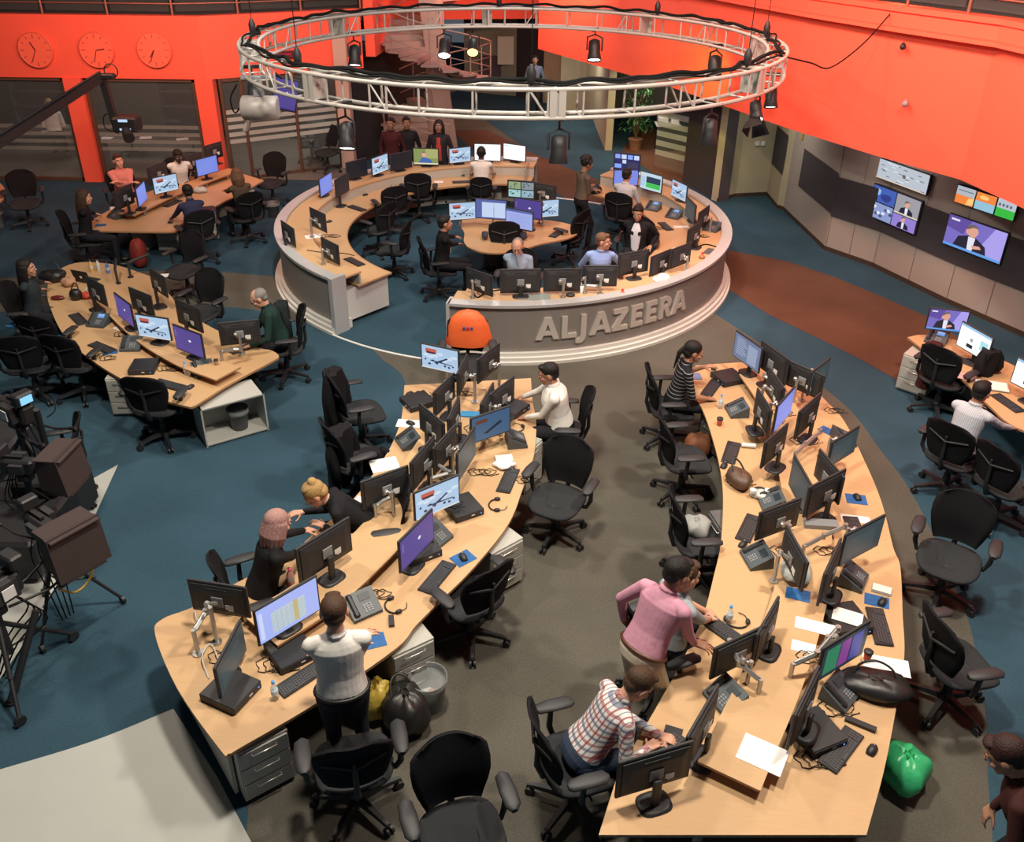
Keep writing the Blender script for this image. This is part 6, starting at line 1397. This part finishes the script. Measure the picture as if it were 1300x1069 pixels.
# white fixture hanging on the left end of the ring
a, v = on_ring(330, 130, 3.8); t = thing('hanging_fixture', 'white hooded fixture hanging from the left end of the ring truss', 'fixture', (v.x, v.y, TC.z), 0)
b = MB(); b.box((0, 0, -.12), (.14, .12, .3), bev=.02); b.box((0, 0, 0), (.45, .06, .05)); b.build('bracket', GREYP, t)
b = MB(); R = []
for x, s_ in ((-.26, .8), (-.24, 1), (.24, 1), (.26, .8)): R.append([(x, .2*s_*cos(a_), -.42+.17*s_*sin(a_)) for a_ in [2*pi*i/16 for i in range(16)]])
b.rings(R); b.box((-.22, 0, -.66), (.06, .2, .2), bev=.02, ry=.4); b.build('hood', mat('fixture_white', (.36, .33, .31), .4), t)
b = MB(); b.tube(smooth_path([(-.3, 0, -.1), (-.42, 0, -.3), (-.38, 0, -.5), (-.25, 0, -.35)], 4), .012, 5); b.build('cable_loop', CABLE, t)
t = thing('hanging_screen', 'small tilted blue screen hanging behind the left end of the ring truss', 'television', (v.x+.35, v.y+.12, 3.9), .2); s_ = put('screen', screen_mesh('purple', .32, .42), t, (0, -.04, 0)); s_.rotation_euler = (0, .25, 0)
b = MB(); b.box((0, 0, 0), (.36, .06, .46), ry=.25); b.cyl((0, 0, .2), (-.1, -.1, .3), .02, n=8); b.build('housing', BLACK, t)
v = onwall(361, 69, LF[1], LF[2]); t = thing('led_sign', 'narrow dark red display on the orange wall behind the ring truss', 'display', (v.x, v.y-.06, v.z), atan2(1.85, 3.45)); b = MB(); b.box((0, 0, 0), (.5, .08, .17), bev=.01); b.build('case', mat('led_case', (.10, .01, .015), .5), t)
b = MB(); [b.box((-.16+.045*k, -.042, .01), (.025, .004, .05)) for k in range(8)]; b.build('lit_segments', E('led_red', (.5, .02, .05)), t)
# cable from the truss over to the bulkhead, small wall camera
p1 = onwall(1130, 18, FP[3], FP[4]); a, p0 = on_ring(1000, 84, TC.z+.35); b = MB(); mid = (p0+p1)/2-Vector((0, 0, .5)); b.tube(smooth_path([p0, p0.lerp(mid, .6), mid, mid.lerp(p1, .55)-Vector((0, 0, .1)), p1], 5), .012, 5); tag(b.build('cable', CABLE), 'single black cable sagging from the ring truss to the orange bulkhead', 'cable')
for px, py, lab in ((1147, 56, 'small camera on the orange bulkhead below the cable hook'), (1150, 128, 'small clear dome sensor on the orange bulkhead')):
    v = onwall(px, py, FP[3], FP[4]); t = thing('wall_camera', lab, 'camera', off(v.xy, .02)+(v.z,)); dr = -Vector((v.x, v.y, 0)).normalized()
    b = MB(); b.cyl((0, 0, 0), dr*.12, .03, .03, 12); b.ell(dr*.14-Vector((0, 0, .02)), (.05, .05, .05), 12); b.build('dome', GREYP if py > 100 else BLACK, t)

# ================================================================== CAMERA CRANE AND STUDIO CAMERAS
tip = at(128, 98, 3.25); tail = at(-40, 205, 2.75); d = (tail-tip); base = tail+d.normalized()*2.2
t = thing('camera_crane', 'long black camera crane arm reaching in from the left edge', 'camera crane', (base.x, base.y, 0)); o = Vector((base.x, base.y, 0))
b = MB(); q = d.normalized(); M_ = Matrix.Translation((tip+base)/2-o) @ (base-tip).to_track_quat('X', 'Z').to_matrix().to_4x4(); b.box((0, 0, 0), ((base-tip).length, .12, .15), M=M_); b.build('arm_beam', BLACK, t)
b = MB(); b.tube([tip-o+Vector((0, 0, .1)), base-o+Vector((0, 0, .1))], .02, 6); b.build('tension_rod', DARK, t)
b = MB(); b.cyl((0, 0, 0), (0, 0, base.z), .06, n=12); b.cyl((0, 0, 0), (0, 0, .05), .5, n=20); b.build('pivot_column', BLACK, t)
b = MB(); b.tube([tip-o+Vector((.22+.13*cos(a), 0, .12+.13*sin(a)+.0)) for a in [2*pi*i/20 for i in range(20)]], .012, 5, loop=True); b.box(tip-o+Vector((.1, 0, .02)), (.35, .16, .1), bev=.02); b.build('head_wheel', BLACK, t)
b = MB(); b.box(tip-o+Vector((.06, 0, -.42)), (.12, .12, .85), ry=-.08); b.build('drop_post', BLACK, t)
b = MB(); c_ = tip-o+Vector((.33, 0, -.88)); b.box(c_, (.5, .35, .3), bev=.04); b.cyl(c_+Vector((0, -.1, -.1)), c_+Vector((.15, -.38, -.2)), .09, .11, 14); b.build('remote_head_camera', BLACK, t)
b = MB(); b.box(c_+Vector((.0, -.177, .09)), (.18, .01, .05)); b.box(c_+Vector((.02, -.177, -.08)), (.22, .01, .04)); b.build('small_display', E('crane_display', (.5, .7, 1)), t)
b = MB(); b.tube(smooth_path([c_+Vector((-.2, 0, .2)), c_+Vector((-.42, 0, .15)), c_+Vector((-.45, 0, -.1)), c_+Vector((-.2, 0, -.2))], 4), .01, 5); b.build('cable_loop', CABLE, t)

def studio_camera(px, py, yaw, label, z=1.15, prompter=True, lit=False, s=1.0):
    v = at(px, py, z); t = thing('studio_camera', label, 'camera', (v.x, v.y, 0), radians(yaw)); t.scale = (s, s, s); H_ = z/s
    for k in range(3):
        a = 2*pi*k/3+.5; b = MB(); b.cyl((0, 0, H_*.72), (.62*cos(a), .62*sin(a), .08), .026, .02, 8); b.cyl((0, 0, H_*.40), (.40*cos(a), .40*sin(a), .5*H_*.72), .012, n=6); lg = b.build('tripod_leg', BLACK, t)
        b = MB(); b.cyl((.62*cos(a)-.02, .62*sin(a), .055), (.62*cos(a)+.02, .62*sin(a), .055), .055, n=14); b.build('wheel', BLACK, lg)
    b = MB(); b.cyl((0, 0, H_*.35), (0, 0, H_*.85), .05, n=12); b.box((0, 0, H_*.86), (.16, .2, .12), bev=.02); b.build('fluid_head', BLACK, t)
    b = MB(); b.box((0, -.05, H_*.86+.19), (.18, .50, .24), bev=.03); b.box((0, -.1, H_*.86+.34), (.05, .28, .03)); b.build('camera_body', BLACK, t)
    b = MB(); b.lathe([(.06, 0), (.085, .05), (.095, .24), (.08, .26)], n=16, M=Matrix.Translation((0, .18, H_*.86+.18)) @ Matrix.Rotation(-pi/2, 4, 'X')); b.build('lens', DARK, t)
    b = MB(); b.box((-.02, -.28, H_*.86+.42), (.22, .14, .15), bev=.02); vf = b.build('viewfinder', BLACK, t)
    if lit: b = MB(); b.box((-.02, -.355, H_*.86+.42), (.14, .006, .09)); b.build('viewfinder_screen', E('vf_blue', (.25, .6, 1), 1.2), vf)
    if prompter:
        b = MB(); b.rings([[(-.26, .38, H_*.86-.02), (.26, .38, H_*.86-.02), (.26, .38, H_*.86+.42), (-.26, .38, H_*.86+.42)], [(-.32, .80, H_*.86-.08), (.32, .80, H_*.86-.08), (.32, .74, H_*.86+.52), (-.32, .74, H_*.86+.52)]], caps=True, smooth=False)
        b.box((0, .59, H_*.86-.09), (.5, .42, .05)); b.box((0, .6, H_*.86+.49), (.6, .4, .02)); b.build('prompter_hood', mat('prompter_cloth', (.045, .03, .028), .8), t)
    for s_ in (-1, 1):
        b = MB(); b.tube([(.08*s_, -.1, H_*.86), (.16*s_, -.45, H_*.86-.02), (.2*s_, -.72, H_*.86+.05)], .014, 6); b.cyl((.2*s_, -.66, H_*.86+.03), (.2*s_, -.78, H_*.86+.07), .022, n=8); b.build('pan_bar', BLACK, t)
    b = MB(); b.box((.12, -.02, H_*.86+.2), (.06, .2, .14)); b.build('side_pack', DARK, t); b = MB(); b.box((-.13, -.1, H_*.86+.22), (.08, .22, .2)); b.build('battery_pack', DARK, t)
    b = MB(); b.box((-.185, -.1, H_*.86+.22), (.01, .12, .12)); b.build('white_label', WHITE, t)
    b = MB()
    for k in range(4): b.tube(smooth_path([(-.1+.05*k, -.2, H_*.9), (-.2+.1*k, -.35, H_*.6), (-.1+.08*k, -.1, H_*.4), (.05*k, .1, .1)], 4), .009, 5)
    b.build('hanging_cables', CABLE, t)
    return t
studio_camera(55, 668, -125, 'studio camera with a large dark prompter hood nearest the middle of the left edge', 1.15, True, False, .8)
studio_camera(18, 520, 60, 'studio camera with a small lit blue viewfinder at the left edge', 1.25, False, True)
studio_camera(28, 590, -95, 'studio camera between the lit viewfinder and the big prompter hood', 1.1, True, False, .75)
studio_camera(-14, 760, 150, 'lowest studio camera at the left edge over the pale floor', 1.0, False, False, .95)
for k, (a0, a1, lab) in enumerate((((46, 775), (14, 890), 'long black dolly bar leaning down over the pale floor at the left'), ((46, 520), (78, 640), 'black upright pole of the camera gear next to the empty chair leg'))):
    p, q = at(*a0, .75 if k == 0 else 1.5), at(*a1, .03); b = MB(); b.cyl(p, q, .035, n=10); b.cyl(q, q+Vector((.0, 0, -.02)), .05, n=10); tag(b.build('support_bar', BLACK), lab, 'bar')
v = at(30, 640, .5); b = MB(); b.box((0, 0, .3), (.9, 1.5, .5), bev=.04); b.box((.1, .3, .62), (.5, .5, .2), bev=.03); tag(b.build('equipment_case', BLACK, None, (v.x, v.y, 0)), 'black equipment trunk under the studio cameras', 'case')
v = at(10, 560, .5); b = MB(); b.box((0, 0, .28), (.8, 1.2, .5), bev=.04); tag(b.build('equipment_case', DARK, None, (v.x-.3, v.y, 0)), 'charcoal equipment trunk behind the lit viewfinder camera', 'case')
YC = mat('yellow_cable', (.7, .42, .05), .5); GC = mat('green_cable', (.08, .4, .15), .5)
def cable3(P, label, r, m): b = MB(); b.tube(smooth_path(P, 8), r, 6); tag(b.build('cable', m), label, 'cable')
cable3([at(100, 682, .95), at(112, 690, .9), at(119, 715, .7), at(112, 738, .5), at(95, 752, .5), at(75, 748, .8)], 'yellow cable looping out of the camera gear over the blue floor', .011, YC)
cable3([at(100, 682, .95), at(116, 688, .88), at(123, 705, .7), at(118, 725, .45), at(100, 735, .3)], 'thin green cable beside the yellow loop', .006, GC)
cable3([at(92, 700, .9), at(96, 695, .9), at(104, 682, .95)], 'short yellow cable at the edge of the prompter hood', .01, YC)
cable3([at(60, 530, 1.3), at(70, 520, 1.2), at(66, 505, 1.2), at(56, 500, 1.3)], 'black curled cable beside the upright pole of the camera gear', .008, CABLE)

# ================================================================== BAGS, CLOTHES AND ODDS AND ENDS
def blob_bag(name, px, py, z, r, label, cat, m, rz=0, handle=None, seed=1, lump=.18):
    v = at(px, py, z+r[2]); t = thing(name, label, cat, (v.x, v.y, z), radians(rz)); g = random.Random(seed); b = MB(); R = []; n = 18
    ph = [g.random()*6 for _ in range(4)]
    for j in range(11):
        tt = -pi/2+pi*j/10; tt = max(-1.5, min(1.5, tt)); zc = r[2]+r[2]*sin(tt)*(1 if tt > 0 else .98)
        R.append([(r[0]*max(.15, cos(tt)**.6)*cos(a)*(1+lump*sin(3*a+ph[0]+j*.5)), r[1]*max(.15, cos(tt)**.6)*sin(a)*(1+lump*sin(4*a+ph[1]-j*.6)), zc*(1+.5*lump*sin(5*a+ph[2])*(zc/(2*r[2])))) for a in [2*pi*i/n for i in range(n)]])
    b.rings(R); b.build('bag_body' if 'bag' in name or 'pack' in name else 'body', m, t)
    if handle:
        b = MB(); b.tube(smooth_path([(-r[0]*.6, 0, r[2]*1.6), (-r[0]*.4, r[1]*.5, r[2]*1.9+handle*.6), (0, r[1]*.7, r[2]*1.9+handle), (r[0]*.4, r[1]*.5, r[2]*1.9+handle*.6), (r[0]*.6, 0, r[2]*1.6)], 4), .011, 6); b.build('handle', BLACK, t)
    return t
LEA = mat('brown_leather', (.10, .055, .035), .5, bump=.3, bscale=20); BLF = mat('black_leather', (.014, .013, .013), .4, bump=.4, bscale=12); PBAG = mat('white_plastic_bag', (.55, .60, .58), .35, alpha=.85, bump=.8, bscale=18)
GBAG = mat('green_plastic_bag', (.05, .50, .20), .3, alpha=.85, bump=.8, bscale=14); YBAG = mat('yellow_plastic_bag', (.50, .36, .06), .35, alpha=.9, bump=.8, bscale=16)
blob_bag('handbag', 938, 607, DZ, (.13, .18, .09), 'brown leather handbag beside the black keyboard on the right desk', 'bag', LEA, 20, .1, 2, .08)
blob_bag('duffel_bag', 1110, 868, DZ, (.32, .17, .07), 'shiny black bag on the outer edge of the right desk', 'bag', BLF, -10, .08, 3, .10)
blob_bag('plastic_bag', 1012, 722, TZ, (.14, .20, .08), 'white plastic bag on the right desk beside the tall black monitor back', 'bag', PBAG, -20, None, 4, .15)
blob_bag('plastic_bag', 972, 628, DZ, (.16, .10, .04), 'white crumpled bag under the headphones on the right desk', 'bag', PBAG, 0, None, 5, .2)
blob_bag('plastic_bag', 1148, 975, 0, (.20, .22, .17), 'green plastic bag on the floor at the corner of the right desk', 'bag', GBAG, 0, None, 6, .16)
blob_bag('backpack', 515, 900, 0, (.20, .25, .20), 'black backpack on the floor in front of the waste bin', 'bag', BLF, 30, .08, 7, .12)
blob_bag('plastic_bag', 478, 888, 0, (.17, .14, .20), 'yellow plastic bag with red print on the floor under the desk', 'bag', YBAG, 10, None, 8, .16)
blob_bag('brown_bag', 887, 565, 0, (.18, .16, .16), 'rust brown bag on the floor below the woman in the striped dress', 'bag', mat('rust_bag', (.25, .09, .04), .7), 0, None, 9, .1)
blob_bag('grey_bag', 884, 668, .50, (.16, .16, .09), 'pale grey bag lying on an office chair seat beside the right desk', 'bag', mat('grey_bag', (.3, .31, .3), .6), 0, None, 10, .15)
blob_bag('handbag', 67, 350, DZ, (.22, .14, .10), 'large dark brown handbag at the top of the left desk', 'bag', BLF, 10, .12, 11, .1)
blob_bag('handbag', 96, 374, DZ, (.10, .08, .09), 'small black handbag beside the red scarf on the left desk', 'bag', BLF, 0, .1, 12, .08)
blob_bag('red_scarf', 110, 375, DZ, (.10, .08, .05), 'crumpled red scarf beside the small black handbag', 'scarf', mat('red_scarf', (.40, .05, .03), .8), 0, None, 13, .2)
blob_bag('paper_bag', 88, 358, DZ, (.12, .10, .07), 'crumpled brown paper bag between the handbags of the left desk', 'bag', mat('kraft_paper', (.45, .25, .15), .8), 0, None, 14, .2)
blob_bag('sunglasses_case', 73, 378, DZ, (.11, .06, .03), 'dark red and black case near the edge of the left desk', 'case', mat('dark_red_case', (.12, .02, .015), .3), 0, None, 15, .05)
blob_bag('red_bag', 176, 322, 0, (.16, .16, .28), 'dark red bag on the floor under the back left desk', 'bag', mat('dark_red_bag', (.22, .02, .015), .7), 0, None, 16, .1)
blob_bag('brown_bag', 307, 257-12, DZ, (.14, .12, .07), 'brown bag on the back left desk before the wavy-haired woman', 'bag', LEA, 0, None, 17, .15)
blob_bag('white_bag', 254, 241, DZ, (.16, .10, .06), 'white crumpled bundle below the plain blue screen of the back left desk', 'bag', PBAG, 0, None, 18, .2)
blob_bag('paper_wrap', 640, 590, DZ, (.13, .08, .035), 'crumpled white wrapping beside the keyboard, right edge of the lower middle desk', 'paper', PAPER, 0, None, 19, .2)
blob_bag('dark_dish', 724, 374, .93, (.075, .06, .025), 'round dark dish on the front ledge of the news desk', 'dish', DARK, 0, None, 20, .02)
blob_bag('black_handbag', 755, 240, .70, (.16, .12, .10), 'black handbag at the far end of the right arc of the news desk', 'bag', BLF, 0, .06, 21, .1)
t = thing('laptop', 'dark laptop with a pale round emblem on its lid on the left desk', 'laptop', at(112, 356, DZ), radians(160)); b = MB(); b.box((0, 0, .008), (.34, .23, .015), bev=.004); b.build('base', DARK, t); b = MB(); b.box((0, .13, .12), (.34, .012, .23), rx=-.25, bev=.004); ld_ = b.build('lid', BLACK, t); b = MB(); b.ell((0, .1365, .12), (.03, .003, .035), 12); b.build('emblem', WHITE, ld_)
t = thing('headphones', 'white and black headphones on the crumpled white bag of the right desk', 'headphones', at(965, 625, DZ+.08)); b = MB(); b.tube([(.08*cos(a), .08*sin(a), .01) for a in [pi*i/10 for i in range(11)]], .01, 6); b.build('headband', BLACK, t)
for s_ in (-1, 1): b = MB(); b.cyl((.08*s_, 0, 0), (.08*s_, 0, .035), .035, n=14); b.build('ear_cup', WHITE, t)
t = thing('cap', 'white cap lying on the ledge of the news desk', 'hat', at(842, 355, .93), radians(-20)); b = MB(); b.lathe([(.12, 0), (.115, .04), (.09, .08), (.05, .1), (.001, .105)], n=20); b.build('crown', mat('white_cloth', (.75, .72, .68), .8), t); b = MB(); b.lathe([(.11, .0), (.18, .008), (.18, .014), (.11, .02)], (0.0, 0, 0), 24); b.build('brim', mat('white_cloth', (.75, .72, .68), .8), t)
for px, py, lab in ((790, 375, 'wooden round object with a red tip left of the white cap'), (891, 328, 'wooden round object with a red tip beside the dark folder')):
    t = thing('wooden_stamp', lab, 'object', at(px, py, .93)); b = MB(); b.lathe([(.05, 0), (.06, .02), (.04, .05), (.015, .07)], n=16); b.build('wooden_body', mat('red_wood', (.35, .15, .06), .4), t); b = MB(); b.lathe([(.014, .068), (.02, .1), (.001, .12)], n=12); b.build('red_tip', mat('red_tip', (.6, .02, .02), .4), t)
# orange hood hung at the top end of the lower middle desk
hc_ = chair(594, 466, 594, 520, 'office chair hidden behind the top screens under the orange hood')
v = hc_.location+Vector((0, .27, 0)); t = thing('orange_hood', 'bright orange cloth hood with small coloured marks standing behind the top screens', 'hood', (v.x, v.y, .70)); OR = mat('orange_cloth', (.80, .13, .03), .6, bump=.5, bscale=10)
b = MB(); R = []
for z, rx, ry in ((0, .33, .16), (.08, .34, .16), (.18, .31, .15), (.30, .29, .14), (.42, .24, .12), (.50, .15, .09), (.53, .05, .04)): R.append([(rx*cos(a)*(1+.04*sin(5*a+z*9)), ry*sin(a)*(1+.05*sin(4*a)), z) for a in [2*pi*i/22 for i in range(22)]])
b.rings(R); b.build('cloth', OR, t)
for k, c in enumerate(((.05, .08, .25), (.5, .02, .04), (.05, .08, .25))): b = MB(); b.box((-.055+.055*k, -.146, .31), (.035, .012, .05), bev=.004); b.build('printed_mark', mat('mark_%d' % (k % 2), c, .5), t)
# jackets over chairs
def jacket(px, py, z, w, h, label, m, yaw=0, th=.10):
    v = at(px, py, z+h*.5); t = thing('jacket', label, 'jacket', (v.x, v.y, z), radians(yaw)); b = MB(); R = []
    for j in range(9):
        u = j/8; zz = h*(1-u); ww = w*(.62+.38*min(1, u*3))*(1+.06*sin(7*u)); R.append([(ww/2*math.copysign(abs(cos(a))**.7, cos(a))*(1+.05*sin(6*a+5*u)), th*sin(a)*(1+.25*sin(5*a+4*u)), zz) for a in [2*pi*i/26 for i in range(26)]])
    b.rings(R[::-1]); b.build('jacket_body', m, t)
    for s_ in (-1, 1): b = MB(); b.tube([(s_*w*.34, -.02, h*.93), (s_*w*.48, -.05, h*.7), (s_*w*.50, -.08, h*.42), (s_*w*.44, -.07, h*.25)], [.05, .055, .05, .035], 8); b.build('sleeve', m, t)
BC = fabric('black_coat', (.010, .010, .012))
jacket(425, 512, .18, .50, .95, 'long black coat hung over the back of an empty chair', BC, 78)
jacket(432, 578, .25, .55, .70, 'black jacket slung over the chair above the bending blonde woman', BC, 75)
jacket(468, 585, .48, .45, .25, 'black jacket bundled on the chair seat above the bending blonde woman', BC, 40)
jacket(360, 412, .30, .50, .70, 'dark jacket hung behind the man in dark green', fabric('dark_jacket', (.012, .018, .018)), 105)
jacket(1180, 462, .35, .45, .62, 'maroon jacket over the chair below the wall screens', fabric('maroon_jacket', (.05, .012, .012)), 60)
jacket(1252, 462, .62, .35, .42, 'black bag-like jacket behind the open book on the right edge desk', BC, 20)
blob_bag('grey_scarf', 433, 552, .72, (.11, .10, .05), 'grey scarf on the black jacket above the bending blonde woman', 'scarf', mat('grey_scarf', (.10, .095, .085), .9), 0, None, 31, .2)
for px, py, lab in ((33, 411, 'blue seat cushion on the chair farther left'), (70, 434, 'blue seat cushion on the chair nearer the left desk')):
    v = at(px, py, .52); b = MB(); b.box((0, 0, 0), (.44, .4, .03), bev=.012); tag(b.build('seat_cushion', mat('cushion_blue', (.03, .16, .36), .7), None, (v.x, v.y, .52), rnd.uniform(-.4, .4)), lab, 'cushion')
# easel-like orange laces under the back left desk: small bottles on shelf
for k, (px, py, c, lab) in enumerate(((117, 333, (.7, .4, .1), 'amber bottle standing left at the top of the left desk'), (126, 332, (.6, .6, .55), 'pale bottle in the middle at the top of the left desk'), (138, 335, (.1, .2, .6), 'blue and orange bottle at the top of the left desk'))): bottle(px, py+12, lab, mat('bottle_c%d' % k, c, .4), BLACK, DZ, .22, .03)
# office furniture behind the glass
for k, (px, py, w, lab) in enumerate(((20, 165, 3.2, 'long dark desk behind the first office window'), (190, 175, 2.8, 'long dark desk behind the second office window'))):
    v = at(px, py, .7); v.y = max(v.y, 23.4); t = thing('office_desk', lab, 'desk', (v.x, v.y, 0)); b = MB(); b.box((0, 0, .68), (w, .7, .04)); b.build('desktop', mat('dark_desktop', (.08, .06, .05), .5), t); b = MB(); b.box((-w/2+.1, 0, .33), (.05, .6, .66)); b.box((w/2-.1, 0, .33), (.05, .6, .66)); b.build('side_panel', CABD, t)
    for j in range(3): b = MB(); b.box((0, 0, .005), (.3, .22, .01)); tag(b.build('paper_sheet', PAPER, None, (v.x-1.1+1.0*j, v.y-.1+.1*(j % 2), .70), .2*j), ('left', 'middle', 'right')[j]+' pale papers on the '+lab[5:], 'paper')
    for j in range(2): CH.place((v.x-.9+1.7*j, v.y+.9, 0), pi+.3*j, ('left', 'right')[j]+' dark chair at the '+lab[5:], None, 1.05)

for k, (x, y, w, lab) in enumerate(((-13.6, 26.2, 1.6, 'tall dark shelf behind the first office window'), (-9.6, 26.4, 1.3, 'tall dark shelf behind the second office window'), (-6.1, 26.6, 1.0, 'tall dark shelf behind the frosted glass'))):
    t = thing('office_shelf', lab, 'shelf', (x, y, 0)); b = MB(); b.box((0, .2, .95), (w, .03, 1.9)); [b.box((s_*w/2, 0, .95), (.03, .4, 1.9)) for s_ in (-1, 1)]; b.build('carcass', CABD, t)
    for j in range(5): b = MB(); b.box((0, 0, .1+.42*j), (w-.03, .38, .03)); b.build('shelf_board', CABD, t)
